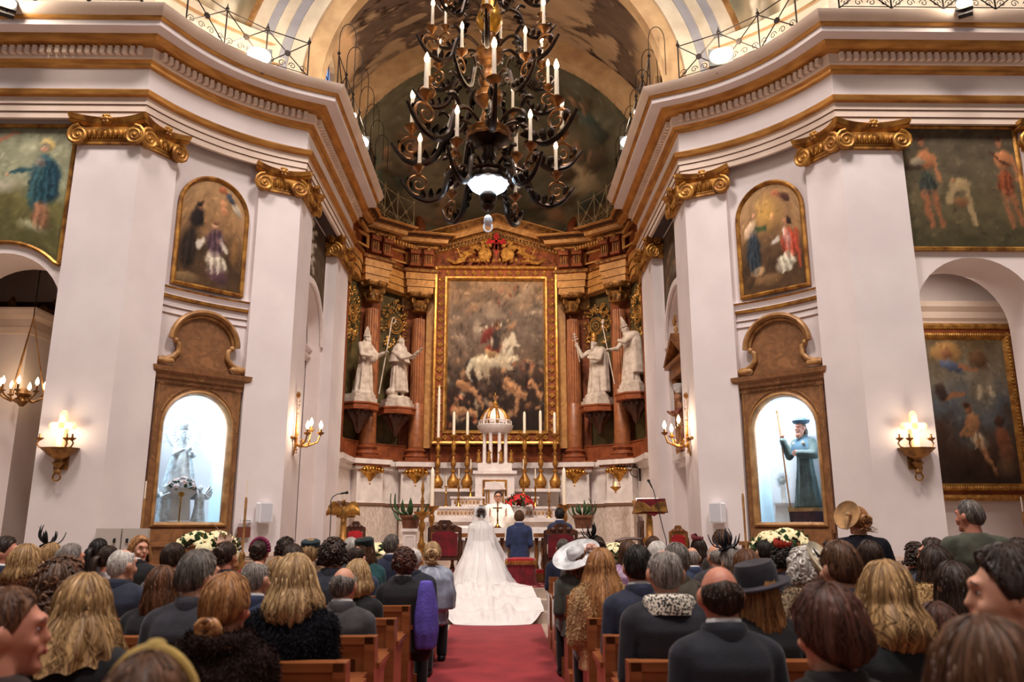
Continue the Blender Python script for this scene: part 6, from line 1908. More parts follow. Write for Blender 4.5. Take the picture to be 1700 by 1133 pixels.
for q in (-1, 1):
    mb = MB()
    for f_ in range(9):
        t = f_ / 8
        leafblob(mb, (q * (.05 + .17 * t), -.055, hh + .12 - .2 * (t - .55) ** 2), .2 - .06 * abs(t - .5), .03, -PI / 2 + q * (.1 + .3 * t), 0, .3)
    mb.slab([(q * .03, hh + .0), (q * .06, hh + .1), (q * .13, hh + .17), (q * .2, hh + .17), (q * .26, hh + .09), (q * .28, hh - .06), (q * .2, hh - .03), (q * .1, hh - .05)], -.05, -.02)
    mb.build('wing', M['gold'], root, 50)
mb = MB(); kk = mb.mark(); mb.box((0, 0, 0), (.46, .36, .02)); mb.box((0, -.17, .02), (.46, .02, .04)); mb.xf(kk, Matrix.Translation((0, .3, hh - .02)) @ Matrix.Rotation(.6, 4, 'X') @ Matrix.Scale(.7, 4)); mb.build('book_rest', M['goldd'], root, 20)
def microphone(lab, base, pts, r=.008):
    root = thing('microphone', lab, 'microphone', base)
    P = [(a - base[0], b - base[1], c - base[2]) for a, b, c in pts]
    mb = MB(); mb.lathe([(.14, 0), (.13, .02), (.02, .03)], n=14); mb.build('stand_base', M['black'], root, 40)
    mb = MB(); mb.tube(P, r, 6); mb.build('stand', M['black'], root, 60)
    a, b = Vector(P[-2]), Vector(P[-1]); d = (b - a).normalized()
    mb = MB(); mb.cap(b, b + d * .1, .014, .018, 8); mb.ell(b + d * .12, .028, 10, 8); mb.build('capsule', M['black'], root, 60)
p0 = at(547, 900, 13.6)
microphone('black microphone on a curved stand beside the eagle lectern', (p0[0], 13.6, .45), [(p0[0], 13.6, .47), (p0[0], 13.6, Zp(547, 845, 13.6)), at(549, 832, 13.6), at(553, 825, 13.6), at(560, 821, 13.65), at(566, 820, 13.7)])
p0 = at(1106, 900, 13.7)
microphone('black microphone on a slanting boom at the book lectern', (p0[0], 13.7, .45), [(p0[0], 13.7, .47), at(1106, 897, 13.7), at(1101, 880, 13.72), at(1085, 815, 13.85), at(1082, 809, 13.87)])
p = at(1078, 862, D)
root = thing('book_lectern', 'gilded lectern draped in red and gold cloth on the right', 'lectern', (p[0], D, .45))
hh = p[2] - .45
baluster_stand(root, hh, M['gold'], .15)
mb = MB(); kk = mb.mark(); mb.box((0, 0, 0), (.5, .42, .03)); mb.xf(kk, Matrix.Translation((0, .06, hh + .2)) @ Matrix.Rotation(.55, 4, 'X')); mb.cap((0, 0, hh - .02), (0, .04, hh + .16), .05, .04); mb.build('slanted_rest', M['goldd'], root, 20)
mb = MB(); mb.slab([(-.32, hh + .08), (-.22, hh + .33), (.26, hh + .34), (.3, hh + .1), (.16, hh + .1), (.06, hh + .04), (-.08, hh + .1)], -.14, -.12); mb.build('red_cloth', M['redvelvet'], root, 20)
mb = MB(); mb.slab([(-.31, hh + .09), (-.22, hh + .3), (-.1, hh + .27), (0, hh + .2), (.12, hh + .27), (.25, hh + .31), (.29, hh + .11), (.16, hh + .12), (-.1, hh + .12)], -.155, -.141); mb.build('gold_orphrey', M['goldd'], root, 20)
mb = MB(); mb.box((0, 0, .02), (.4, .28, .04)); mb.box((.0, 0, .045), (.38, .26, .01)); o = mb.build('lectionary', M['linen'], None, 20, None, (p[0], D + .06, .45 + hh + .25), 0); o.rotation_euler = (.55, 0, 0); tag(o, 'open book lying on the red draped lectern', 'book')

# potted plants on white pedestals
for px, lab in ((681, 'broad-leaved green plant in a brown pot on a pedestal, left of the altar'), (968, 'bushy green plant in a brown pot on a pedestal, right of the altar')):
    D = 16.7; pb2 = at(px, 878, D); pt = at(px, 858, D)
    o = MB(); hp = pb2[2] - .45; o.b2(-.17, .17, -.17, .17, 0, .1); o.b2(-.13, .13, -.13, .13, .1, hp - .06); o.b2(-.17, .17, -.17, .17, hp - .06, hp); o.frame(-.09, .09, .2, hp - .14, [(0, -.13), (.01, -.145), (.03, -.13)])
    ob = o.build('pedestal', M['whitemarble'], None, 20, None, (pb2[0], D, .45)); tag(ob, 'white marble plant pedestal, %s of the altar' % ('left' if px < 800 else 'right'), 'pedestal')
    root = thing('potted_plant', lab, 'plant', (pb2[0], D, pb2[2]))
    mb = MB(); mb.lathe([(.15, 0), (.19, .2), (.22, .22), (.22, .27), (.18, .27), (.17, .22)], n=16, mod=lambda a, z: 1 / max(abs(math.cos(a)), abs(math.sin(a))) ** .4); mb.build('pot', M['terracotta'], root, 40)
    for i in range(15 if px > 800 else 11):
        a = i * 2.4; tl = rng.uniform(.5, 1.35) if px < 800 else rng.uniform(.2, 1.1); L = rng.uniform(.38, .58) if px < 800 else rng.uniform(.24, .4)
        mb = MB()
        kk = mb.mark(); leafblob(mb, (0, 0, 0), L, .055 if px < 800 else .032, PI / 2, 0, .6)
        mb.xf(kk, Matrix.Translation((.04 * math.cos(a), .04 * math.sin(a), .26)) @ Matrix.Rotation(a + PI / 2, 4, 'Z') @ Matrix.Rotation(tl, 4, 'X'))
        mb.build('leaf', M['leaf'], root, 60)
POT = lambda r, h: [(r * .75, 0), (r, h * .9), (r * 1.06, h), (r * .9, h)]
bouquet('poinsettia', 'red poinsettia in a white pot on the altar beside the priest', (X(863, 838, 20.0), 20.1, 1.6), 0, .3, .3, 9, M['redflower'], M['leaf'], (M['white'], POT(.16, .22)), None, 7, .13)
for i, (px, py, D, lab, r) in enumerate(((328, 905, 11.2, 'cream poinsettias in a pot, left of the pair before the Virgin shrine', .27), (362, 905, 11.3, 'cream poinsettias in a pot, right of the pair before the Virgin shrine', .22), (1280, 905, 11.2, 'cream flowers in a pot, left of the pair before the pilgrim shrine', .22), (1310, 900, 11.3, 'cream flowers in a pot, right of the pair before the pilgrim shrine', .24), (627, 925, 13.3, 'pale yellow flowers on the floor, left of the bride', .32), (1024, 925, 13.3, 'pale yellow flowers on the floor, right of the groom', .3))):
    fl_z = 0 if D < 12 else .45
    top = Zp(px, py - 22, D)
    hpot = max(.2, top - fl_z - .35)
    bouquet('potted_poinsettia', lab, (X(px, py, D), D, fl_z), 0, r, .3, 8, M['paleflower'], M['leaf'], (M['terracotta'] if D < 12 else M['white'], POT(.16, hpot)), 'cream flower pots', 7, .125)

# hanging sanctuary lamp on its iron bracket
p = at(1022, 812, 20.1); q = at(1012, 775, 20.1)
root = thing('sanctuary_lamp', 'small brass lamp hanging on chains from a scrolled bracket, right of the altar', 'lamp', (p[0], 20.1, p[2]))
top = q[2] - p[2]
mb = MB(); mb.lathe([(.0, -.12), (.02, -.1), (.02, -.06), (.07, -.02), (.13, .03), (.14, .05), (.1, .05)], n=16); mb.build('bowl', M['brass'], root, 50)
mb = MB(); mb.lathe([(.03, .04), (.035, .12), (.03, .16), (0, .18)], n=10); mb.build('lit_glass', M['sconce'], root, 50)
for i in range(3):
    a = 2.1 * i; mb = MB(); mb.tube([(.12 * math.cos(a), .12 * math.sin(a), .05), (0, 0, top)], .007, 4); mb.build('chain', M['brass'], root, 40)
e = at(1062, 780, 20.3)
mb = MB(); mb.tube([(0, 0, top), (e[0] - p[0], .2, top)], .018, 6); mb.tube([(e[0] - p[0], .2, top - .35), (e[0] - p[0], .2, top + .05)], .025, 6)
mb.tube([(e[0] - p[0] - .12 + .12 * math.cos(t), .17, top - .13 + .12 * math.sin(t)) for t in [i * .5 for i in range(11)]], .012, 5)
for i in range(7): leafblob(mb, (.1 + .07 * i, .02, top), .07, .02, PI / 2 + rng.uniform(-.6, .6))
mb.build('iron_bracket', M['iron'], root, 50)

# tall processional torches standing by the shrines
for i, (px, yt, yb, D, lab) in enumerate(((240, 828, 890, 11.9, 'slender brown torch on a turned gilt foot, left of the Virgin shrine'), (409, 826, 890, 12.6, 'slender brown torch on a turned gilt foot, right of the Virgin shrine'), (1233, 820, 895, 12.7, 'slender brown torch on a turned gilt foot, left of the pilgrim shrine'), (1698, 850, 905, 13.6, 'gilt candlestick cut by the right edge under the chapel picture'))):
    p = at(px, yt, D)
    root = thing('torch_stand', lab, 'candlestick', (p[0], D, 0), 0, 'torches beside the shrines')
    hh = p[2]
    mb = MB(); mb.lathe([(.14, 0), (.13, .05), (.05, .1), (.04, hh * .28), (.07, hh * .32), (.03, hh * .36), (.06, hh * .42), (.03, hh * .46), (.055, hh * .52), (.02, hh * .56)], n=12); mb.build('turned_foot', M['goldd'], root, 50)
    mb = MB(); mb.lathe([(.016, hh * .55), (.018, hh * .8), (.022, hh * .97), (.014, hh)], n=8); mb.build('shaft', M['tan'], root, 50)
    mb = MB(); mb.tube([(.0, 0, hh), (0, 0, hh + .25)], .012, 6); mb.build('candle', M['wax'], root, 50)

# white loudspeakers, small signs and the meter cupboard on the piers
for s, px, lab in ((-1, 467, 'white wall loudspeaker on the left pier'), (1, 1178, 'white wall loudspeaker on the right pier')):
    x_, y_ = dg(2.62, -.0)
    z_ = Zp(px, 852, y_)
    root = thing('loudspeaker', lab, 'loudspeaker', (s * x_, y_, z_), -s * PI / 4)
    mb = MB(); mb.slab([(-.1, -.17), (.1, -.17), (.12, -.15), (.12, .15), (.1, .17), (-.1, .17), (-.12, .15), (-.12, -.15)], -.17, -.03); mb.build('cabinet', M['white'], root, 25)
    mb = MB(); mb.box((0, -.172, 0), (.2, .012, .3)); mb.build('grille', mat('speaker_grille', (214, 214, 222), (190, 190, 200), scale=120, rough=.6), root, 20)
    mb = MB(); mb.box((0, -.015, 0), (.06, .03, .1)); mb.build('wall_mount', M['black'], root, 20)
x_, y_ = dg(2.5)
for nm, py, w, h, m, lab in (('notice_plate', 865, .2, .05, M['white'], 'small white notice plate beside the left loudspeaker'), ('brown_box', 884, .22, .17, mat('brown_painted_metal', (110, 56, 40), rough=.5), 'brown metal wall box under the notice plate')):
    mb = MB(); mb.box((0, -.02, 0), (w, .04, h)); 
    o = mb.build(nm, m, None, 20, None, (-x_ - (.1 if nm == 'notice_plate' else .12), y_ - (.1 if nm == 'notice_plate' else .12), Zp(440, py, y_)), PI / 4); tag(o, lab, 'sign' if nm == 'notice_plate' else 'box')
    if nm == 'notice_plate':
        mb = MB()
        for i in range(6): mb.box((-.065 + .026 * i, -.041, 0), (.017, .003, .012))
        mb.build('printed_line', M['black'], o, 0)
    else:
        mb = MB(); mb.ell((0, -.045, 0), .012, 8, 6); mb.build('lock', M['brass'], o, 0)
p = at(205, 898, 11.9)
root = thing('meter_cupboard', 'flat grey metal meter cupboard low on the front of the left pier', 'cupboard', (p[0], 11.86, p[2]))
for q in (-.19, .19):
    mb = MB(); mb.box((q, 0, 0), (.36, .08, .34)); mb.build('door', mat('grey_beige_metal', (186, 176, 168), rough=.5), root, 20)
    mb = MB(); mb.box((q + (.1 if q < 0 else -.1), -.05, 0), (.03, .02, .06)); mb.build('handle', M['black'], root, 20)
# red-topped benches before the shrines
for s in (-1, 1):
    a = at(252 if s < 0 else 1238, 930, 10.95); b = at(430 if s < 0 else 1400, 930, 10.95)
    xa, xb = (a[0], b[0])
    root = thing('altar_rail_bench', 'low wooden bench with red cushion before the %s shrine' % ('left' if s < 0 else 'right'), 'bench', ((xa + xb) / 2, 11.0, 0))
    w = (xb - xa) / 2; zt = .74
    mb = MB(); mb.b2(-w, w, -.16, .16, zt - .06, zt); mb.build('cushion', M['brightred'], root, 20)
    mb = MB(); mb.b2(-w, w, -.18, .18, zt - .14, zt - .06); mb.b2(-w, w, -.02, .02, .1, zt - .1); mb.build('bench_frame', M['pewtop'], root, 20)
    for q in (-w + .08, w - .08):
        mb = MB(); mb.b2(q - .05, q + .05, -.15, .15, 0, zt - .14); mb.build('leg', M['pewtop'], root, 20)

# ------------------------------------------------------------------ side altar and memorial tablet in the right chancel bay, chapels
root = thing('side_altar', 'small brown wooden altarpiece with gable and painted saint in the right chancel bay', 'altarpiece', (4.12, 16.2, 2.75), -PI / 2)
mb = MB(); mb.b2(-.9, .9, -.3, 0, 0, .12); mb.b2(-.8, .8, -.2, 0, -.15, 0); mb.build('white_ledge', M['whitemarble'], root, 20)
for q in (-.62, -.5, .5, .62):
    mb = MB(); mb.lathe([(.06, .12), (.05, .2), (.045, 1.5), (.06, 1.55), (.08, 1.66), (.06, 1.7)], c=(q, -.22, 0), n=12); mb.build('column', M['walnut'], root, 40)
mb = MB(); mb.b2(-.72, .72, -.12, 0, .12, 1.75); mb.build('back_panel', M['tanmarble'], root, 20)
mb = MB(); mb.b2(-.75, .75, -.32, 0, 1.7, 1.95, 0); mb.b2(-.85, .85, -.4, 0, 1.95, 2.03, 0); mb.build('entablature', M['walnut'], root, 20)
mb = MB()
mb.slab([(-.9, 2.03), (-.78, 2.03), (0, 2.45), (.78, 2.03), (.9, 2.03), (0, 2.6)], -.42, 0); mb.slab([(-.75, 2.03), (.75, 2.03), (0, 2.43)], -.2, 0); mb.build('gable', M['walnut'], root, 20)
mb = MB(); mb.lathe([(.06, 2.55), (.03, 2.6), (.05, 2.68), (.02, 2.76)], c=(0, -.3, 0), n=10); mb.b2(-.015, .015, -.32, -.28, 2.7, 3.0); mb.b2(-.08, .08, -.32, -.28, 2.85, 2.89); mb.ell((0, -.34, 2.84), (.04, .03, .09), 8, 6); mb.build('crucifix_finial', M['tan'], root, 50)
mb = MB(); robe(mb, 1.2, .18, .11, .13, 0, 8, 12, .14); head(mb, (0, -.04, 1.24), .8); arm(mb, -1, (-.12, -.28 + .28, 1.06), (-.2, -.1, .9), (-.3, -.2, .98), (.05, .04, .03)); arm(mb, 1, (.12, 0, 1.06), (.18, -.1, .9), (.1, -.2, .92), (.05, .04, .03))
me = voxel(mb, 'saint_figure', .013, 2); me.materials.append(mat('painted_robe', (176, 130, 96), (120, 60, 44), rough=.6, scale=6)); put('saint_figure', me, root, None, (0, -.28, 0))
mb = MB(); mb.lathe([(.06, 1.33), (.11, 1.42), (.13, 1.5), (.1, 1.52), (.03, 1.42)], c=(0, -.3, 0), n=14); mb.build('saint_crown', silver, root, 40)
root = thing('memorial_tablet', 'white scrolled marble memorial tablet with engraved lines under the side altar', 'tablet', (4.12, 15.75, 1.2), -PI / 2)
mb = MB(); mb.slab([(-.1, -.55), (.1, -.55), (.3, -.2), (.42, .2), (.4, .6), (.5, .75), (.42, 1.05), (.55, 1.3), (-.55, 1.3), (-.42, 1.05), (-.5, .75), (-.4, .6), (-.42, .2), (-.3, -.2)], -.08, 0); mb.build('slab', M['whitemarble'], root, 20)
for i in range(7):
    mb = MB()
    rs_ = random.Random(i)
    x = -.28 + .03 * i % .1
    while x < .26:
        w = rs_.uniform(.02, .05); mb.box((x + w / 2, -.083, .52 - .1 * i), (w, .004, .04)); x += w + .018
    mb.build('engraved_line', M['line'], root, 0)
for q in (-1, 1):
    mb = MB(); volute(mb, (q * .34, -.1, 1.18), (q, 0, 0), (0, 0, 1), .14, .1); volute(mb, (q * .3, -.1, .86), (q, 0, 0), (0, 0, 1), .1, .1, hand=-1); mb.build('scroll', M['whitemarble'], root, 50)

# picture in the right chapel
D = 14.3
a = at(1532, 836, D); b = at(1688, 538, D)
x1, z0_, z1 = b[0], at(1688, 832, D)[2], b[2]
cv = Canvas(80, 110, [(0, (56, 42, 34)), (.3, (84, 66, 54)), (.5, (108, 118, 126)), (.7, (142, 134, 116)), (1, (110, 92, 66))], seed=91, contrast=.4)
cv.e(.35, .9, .2, .1, (176, 136, 84)); cv.e(.36, .9, .07, .05, (150, 104, 74)); cv.e(.4, .8, .16, .05, (92, 104, 130), -15); cv.l(.48, .8, .68, .77, .02, (176, 120, 88), .012); cv.e(.7, .85, .12, .08, (112, 84, 60)); cv.e(.7, .62, .2, .06, (190, 176, 150), 10, .8, .7)
cv.e(.56, .4, .09, .1, (196, 148, 106), -12); cv.e(.52, .5, .045, .045, (150, 106, 78)); cv.e(.5, .53, .045, .03, (78, 54, 42)); cv.e(.6, .28, .12, .06, (186, 172, 148), -20); cv.l(.6, .27, .68, .14, .04, (196, 146, 104), .03); cv.l(.68, .14, .74, .05, .026, (190, 140, 100), .016); cv.l(.5, .42, .42, .34, .022, (190, 140, 100)); cv.l(.42, .34, .55, .33, .02, (190, 140, 100))
cv.l(.25, .58, .5, .62, .025, (180, 128, 92), .018); cv.e(.25, .62, .07, .07, (72, 60, 56)); cv.e(.85, .3, .09, .1, (150, 96, 68)); cv.e(.84, .42, .06, .05, (86, 62, 50)); cv.e(.88, .2, .1, .08, (130, 88, 66)); cv.e(.3, .1, .3, .08, (60, 46, 38)); cv.e(.85, .1, .14, .08, (150, 120, 90), 0, .8, .7); cv.e(.15, .3, .12, .16, (84, 66, 56))
cv.folds(.6, .28, .1, .06, (190, 176, 150), 5).folds(.7, .62, .16, .05, (190, 176, 150), 4).finish(320, 6).smear(.01, 24)
root = thing('chapel_painting', 'large gold-framed painting of a half-draped kneeling man in the right chapel', 'painting', (x1 - 2.3, D + .06, z0_))
w, h = 2.3, z1 - z0_
canvas_mesh(cv, lambda u, v: (.3 + u * (w - .6), 0 * u - .02, .3 + v * (h - .6))).build('canvas', mat_attr('varnished_oil_paint', rough=.22, spec=.6), root)
mb = MB(); mb.frame(0, w, 0, h, [(0, .02), (0, -.08), (.05, -.12), (.1, -.09), (.11, -.05), (.17, -.05), (.18, -.08), (.26, -.08), (.3, -.03), (.32, 0)], [0, 0, 0, 0, 1, 0, 0, 0, 0]); mb.build('picture_frame', [M['goldb'], M['redmarble']], root, 30)
mb = MB()
for i in range(44):
    t = i / 43
    for x, z in ((.22, .2 + t * (h - .4)), (w - .22, .2 + t * (h - .4)), (.2 + t * (w - .4), .22), (.2 + t * (w - .4), h - .22)):
        mb.ell((x, -.085, z), (.035, .02, .035), 6, 5)
mb.build('carved_frame_border', M['goldb'], root, 50, kind='stuff')
lamp('AREA', 'chapel_light', (8.2, 13.1, 5.6), 20, (1.0, .86, .74), (1.2, .6), (7.6, 14.3, 2.5))
# left chapel: dark carved retable with blue-lit niche, candle crown
root = thing('chapel_altarpiece', 'dark carved altarpiece with gilded columns and a blue-lit niche in the left chapel', 'altarpiece', (X(60, 700, 14.8), 14.8, 0))
mb = MB(); mb.b2(-1.2, .5, .05, .38, 0, 5.6); mb.b2(-1.3, .6, -.15, .38, 0, 1.15); mb.b2(-1.3, .6, -.12, .38, 4.3, 4.7); mb.build('carcase', M['darkwood'], root, 20)
for q in (-.62, .33):
    mb = MB(); mb.lathe([(.14, 1.15), (.1, 1.3), (.11, 1.8), (.09, 3.8), (.14, 4.1), (.15, 4.3)], c=(q, -.05, 0), n=16, mod=lambda a, z: 1 + .12 * math.sin(2 * a + z * 9)); mb.build('twisted_column', M['goldd'], root, 50)
mb = MB()
for i in range(40): leafblob(mb, (rng.uniform(-1.1, .5), -.0, rng.uniform(4.4, 5.5)), .25, .07, rng.uniform(0, 2 * PI), 0, .6)
mb.build('gilded_carving', M['goldd'], root, 50, kind='stuff')
mb = MB(); mb.b2(-.3, .0, -.02, .04, 1.5, 3.3); mb.build('lit_niche', mat('blue_lit_niche', (150, 205, 240), emit=1.1, ecol=(170, 214, 244)), root, 0)
mb = MB(); robe(mb, .9, .13, .08, .09, 0, 8, 14, 1.6); head(mb, (-.0, -.04, 2.42), .6); arm(mb, 1, (.08, 0, 2.3), (.13, -.08, 2.18), (.2, -.15, 2.26), (.04, .03, .025)); arm(mb, -1, (-.08, 0, 2.3), (-.12, -.08, 2.14), (-.04, -.15, 2.14), (.04, .03, .025))
me = voxel(mb, 'niche_figure', .014, 2); me.materials.append(M['stucco']); put('niche_figure', me, root, None, (-.15, -.1, 0))
b = at(38, 655, 12.98)
root = thing('candle_crown', 'small bronze candle crown with lit bulbs hanging in the left chapel', 'chandelier', (b[0], 12.98, b[2]))
mb = MB(); mb.lathe([(.03, -.2), (.1, -.12), (.06, -.05), (.12, 0), (.1, .06), (.03, .1)], n=14); mb.build('hub', M['goldd'], root, 50)
for i in range(8):
    a = .3 + 2 * PI * i / 8
    mb = MB(); mb.tube([(.05, 0, -.05), (.16, 0, -.12), (.28, 0, -.06), (.34, 0, .0)], .016, 5); mb.lathe([(.02, 0), (.05, .02), (.05, .03), (.018, .03), (.018, .12)], c=(.34, 0, 0), n=8)
    o = mb.build('arm', M['goldd'], root, 50, None, (0, 0, 0), a)
    mb = MB(); mb.lathe([(.012, .12), (.03, .16), (.026, .2), (0, .26)], c=(.34, 0, 0), n=8); mb.build('bulb', M['flame'], o, 60)
for i in range(3):
    a = 2.1 * i + .5; mb = MB(); mb.tube([(.3 * math.cos(a), .3 * math.sin(a), 0), (0, 0, 1.3)], .01, 4); mb.build('chain', M['gold'], root, 40)
mb = MB(); mb.tube([(0, 0, 1.3), (0, 0, 3.5)], .01, 4); mb.build('hanging_cord', M['iron'], root, 40)
lamp('POINT', 'crown_light', (b[0], 12.9, b[2] + .3), 6, (1, .75, .45), .2)
# ================================================================== PEOPLE
HAIRC = {'blonde': ((92, 62, 36), (204, 164, 112)), 'fair': ((116, 84, 52), (220, 184, 134)), 'auburn': ((58, 36, 24), (126, 82, 54)), 'brown': ((56, 36, 26), (112, 76, 52)), 'dark': ((30, 21, 17), (70, 49, 38)), 'black': ((16, 13, 12), (48, 40, 37)),
         'grey': ((92, 84, 78), (172, 162, 154)), 'white': ((176, 168, 160), (238, 232, 226)), 'pepper': ((54, 48, 45), (136, 126, 118)), 'copper': ((96, 56, 30), (196, 142, 90)), 'mahogany': ((42, 24, 20), (104, 64, 50))}
HM = {k: mat_hair('hair_' + k, *v) for k, v in HAIRC.items()}
CM = {}
def cloth(c, kind='wool'):
    k = (c, kind)
    if k not in CM:
        d = tuple(max(0, int(x * .72)) for x in c)
        if kind == 'fur':
            CM[k] = mat('fur_%d_%d_%d' % c, tuple(int(x * .85) for x in c), c, rough=.95, scale=9, detail=4, bump=.2, bscale=60, spec=.15)
        elif kind == 'satin':
            CM[k] = mat('satin_%d_%d_%d' % c, d, c, rough=.38, scale=7, sheen=.2)
        else:
            CM[k] = mat('wool_%d_%d_%d' % c, d, c, rough=.85, scale=9, detail=6, bump=.15, bscale=180, sheen=.15)
    return CM[k]
_cache = {}
def cached(key, fn):
    if key not in _cache: _cache[key] = fn()
    return _cache[key]
HC = (0, -.02, 1.148)        # head centre of the seated figure; fronts look to -y

def seated_body(sex, yaw):
    def f():
        mb = MB(); w = 1.0 if sex == 'm' else .88
        mb.ell((0, 0, .53), (.17, .13, .13), 14, 10); mb.ell((0, .01, .7), (.14 * w, .1, .16), 14, 10); mb.ell((0, .02, .86), (.165 * w, .105, .16), 14, 10)
        mb.cap((-.12 * w, .02, .95), (.12 * w, .02, .95), .055, .055); mb.cap((0, .02, .95), (0, .005, 1.1), .07, .054)
        for s in (1, -1):
            mb.cap((s * .145 * w, .02, .94), (s * .185, .03, .7), .046, .038); mb.cap((s * .185, .03, .7), (s * .11, -.22, .6), .038, .027)
            hand_chain(mb, (s * .11, -.22, .6), (-s * .35, -1, -.12), (0, 0, 1), 1.0, .5, -s, .010)
            mb.cap((s * .09, -.03, .5), (s * .11, -.43, .51), .085, .06); mb.cap((s * .11, -.43, .51), (s * .11, -.45, .1), .058, .04); mb.cap((s * .11, -.44, .06), (s * .12, -.6, .04), .042, .03)
        head(mb, HC, 1.0, R(yaw))
        me = voxel(mb, 'body', .0105, 2); me.materials.append(M['skin']); return me
    return cached(('body', sex, yaw), f)

def loft(mb, rows, n=28, cx=0, cy=0, mod=None):
    vs = []
    for z, rx, ry, oy in rows:
        for i in range(n):
            a = 2 * PI * i / n
            ca, sa = math.cos(a), math.sin(a)
            p = .8
            k = mod(a, z) if mod else 1
            vs.append((cx + k * rx * math.copysign(abs(ca) ** p, ca), cy + oy + k * ry * math.copysign(abs(sa) ** p, sa), z))
    fs = []
    for j in range(len(rows) - 1):
        for i in range(n):
            fs.append((j * n + i, j * n + (i + 1) % n, (j + 1) * n + (i + 1) % n, (j + 1) * n + i))
    fs.append(tuple(range(n))[::-1]); fs.append(tuple((len(rows) - 1) * n + i for i in range(n)))
    mb.add(vs, fs)

def seated_top(kind):
    def f():
        mb = MB(); e = {'suit': 0, 'coat': .010, 'fur': .02, 'dress': -.004, 'shawl': .016}[kind]
        fm = kind in ('dress', 'fur', 'shawl')
        w = .94 if fm else 1.0
        loft(mb, [(.45, .175 * w + e, .15 + e, 0), (.55, .165 * w + e, .14 + e, 0), (.68, .15 * w + e, .13 + e, .01), (.8, .165 * w + e, .135 + e, .015), (.9, .175 * w + e, .13 + e, .02), (.96, .165 * w + e, .105 + e * .7, .02), (1.0, .12 * w + e, .085 + e * .5, .015), (1.04, .07 + e, .068 + e * .5, .01)])
        for s in (1, -1):
            mb.cap((s * .08, .015, .99), (s * .16 * w, .02, .945), .042 + e, .056 + e)
            mb.cap((s * .17 * w, .02, .93), (s * .2 * w, .035, .68), .06 + e, .052 + e); mb.cap((s * .2 * w, .035, .68), (s * .125, -.2, .6), .052 + e, .044 + e)
        if kind == 'fur':
            mb.tube([(.1 * math.cos(2 * PI * i / 16), .01 + .09 * math.sin(2 * PI * i / 16), 1.02) for i in range(16)], .045, 8, 0, True)
        if kind == 'shawl':
            loft(mb, [(.6, .25, .19, .01), (.75, .255, .185, .01), (.9, .22, .155, .02), (.97, .16, .11, .02), (1.03, .085, .08, .01)], 36, mod=lambda a, z: 1 + .05 * math.sin(11 * a + 6 * z))
        me = voxel(mb, 'top', .013, 3)
        if kind == 'fur':
            nv = len(me.vertices)
            co = np.empty(nv * 3, np.float32); me.vertices.foreach_get('co', co); co = co.reshape(-1, 3)
            no = np.empty(nv * 3, np.float32); me.vertices.foreach_get('normal', no); no = no.reshape(-1, 3)
            fs = [tuple(p.vertices) for p in me.polygons]
            vs = [tuple(v) for v in co]
            rs = np.random.RandomState(3)
            for i in range(nv):
                if co[i][2] < .55: continue
                for q in range(2):
                    d = no[i] + rs.randn(3) * .5 + np.array((0, 0, -.8)); d /= np.linalg.norm(d)
                    t = np.cross(d, rs.randn(3)); t /= np.linalg.norm(t) + 1e-6
                    b = co[i] + rs.randn(3) * .006
                    k = len(vs); vs += [tuple(b + t * .0035), tuple(b - t * .0035), tuple(b + d * .02)]
                    fs.append((k, k + 1, k + 2))
            m2 = bpy.data.meshes.new('top'); m2.from_pydata(vs, [], fs); m2.polygons.foreach_set('use_smooth', [True] * len(fs)); me = m2
        me.materials.append(M['skin']); return me
    return cached(('top', kind), f)

def seated_legs():
    def f():
        mb = MB(); mb.ell((0, 0, .52), (.185, .145, .12), 14, 10)
        for s in (1, -1):
            mb.cap((s * .09, -.02, .52), (s * .115, -.43, .52), .098, .072); mb.cap((s * .115, -.43, .52), (s * .112, -.44, .1), .07, .06)
        me = voxel(mb, 'trousers', .018, 2); me.materials.append(M['black']); return me
    return cached('legs', f)
def shoes():
    def f():
        mb = MB()
        for s in (1, -1): mb.cap((s * .11, -.43, .05), (s * .12, -.62, .035), .048, .036)
        return mb.mesh('shoes', M['black'], 60)
    return cached('shoes', f)
def eyes():
    def f():
        mb = MB()
        for s in (1, -1):
            mb.ell((s * .031, -.0775, .012), (.0105, .0105, .0055), 10, 8, 0); mb.ell((s * .031, -.0878, .012), (.005, .003, .005), 8, 6, 1)
            mb.tube([(s * .014, -.099, .034), (s * .034, -.097, .04), (s * .055, -.086, .033)], [.003, .0045, .002], 5, 1)
        return mb.mesh('eyes', [M['white'], M['darkwood']], 60)
    return cached('eyes', f)
def lips():
    def f():
        mb = MB(); mb.ell((0, -.108, -.051), (.021, .006, .005), 10, 6); mb.ell((0, -.107, -.06), (.018, .007, .006), 10, 6)
        return mb.mesh('lips', mat('lip_colour', (172, 84, 78), rough=.45), 60)
    return cached('lips', f)

def periodic(n, k, seed):
    rs = np.random.RandomState(seed); t = np.linspace(0, 2 * PI, n, endpoint=False); o = np.zeros(n)
    for j in range(1, k + 1):
        o += rs.randn() * np.sin(j * t + rs.rand() * 6.3) / (1 + .06 * j)
    return o / (np.abs(o).max() + 1e-6)

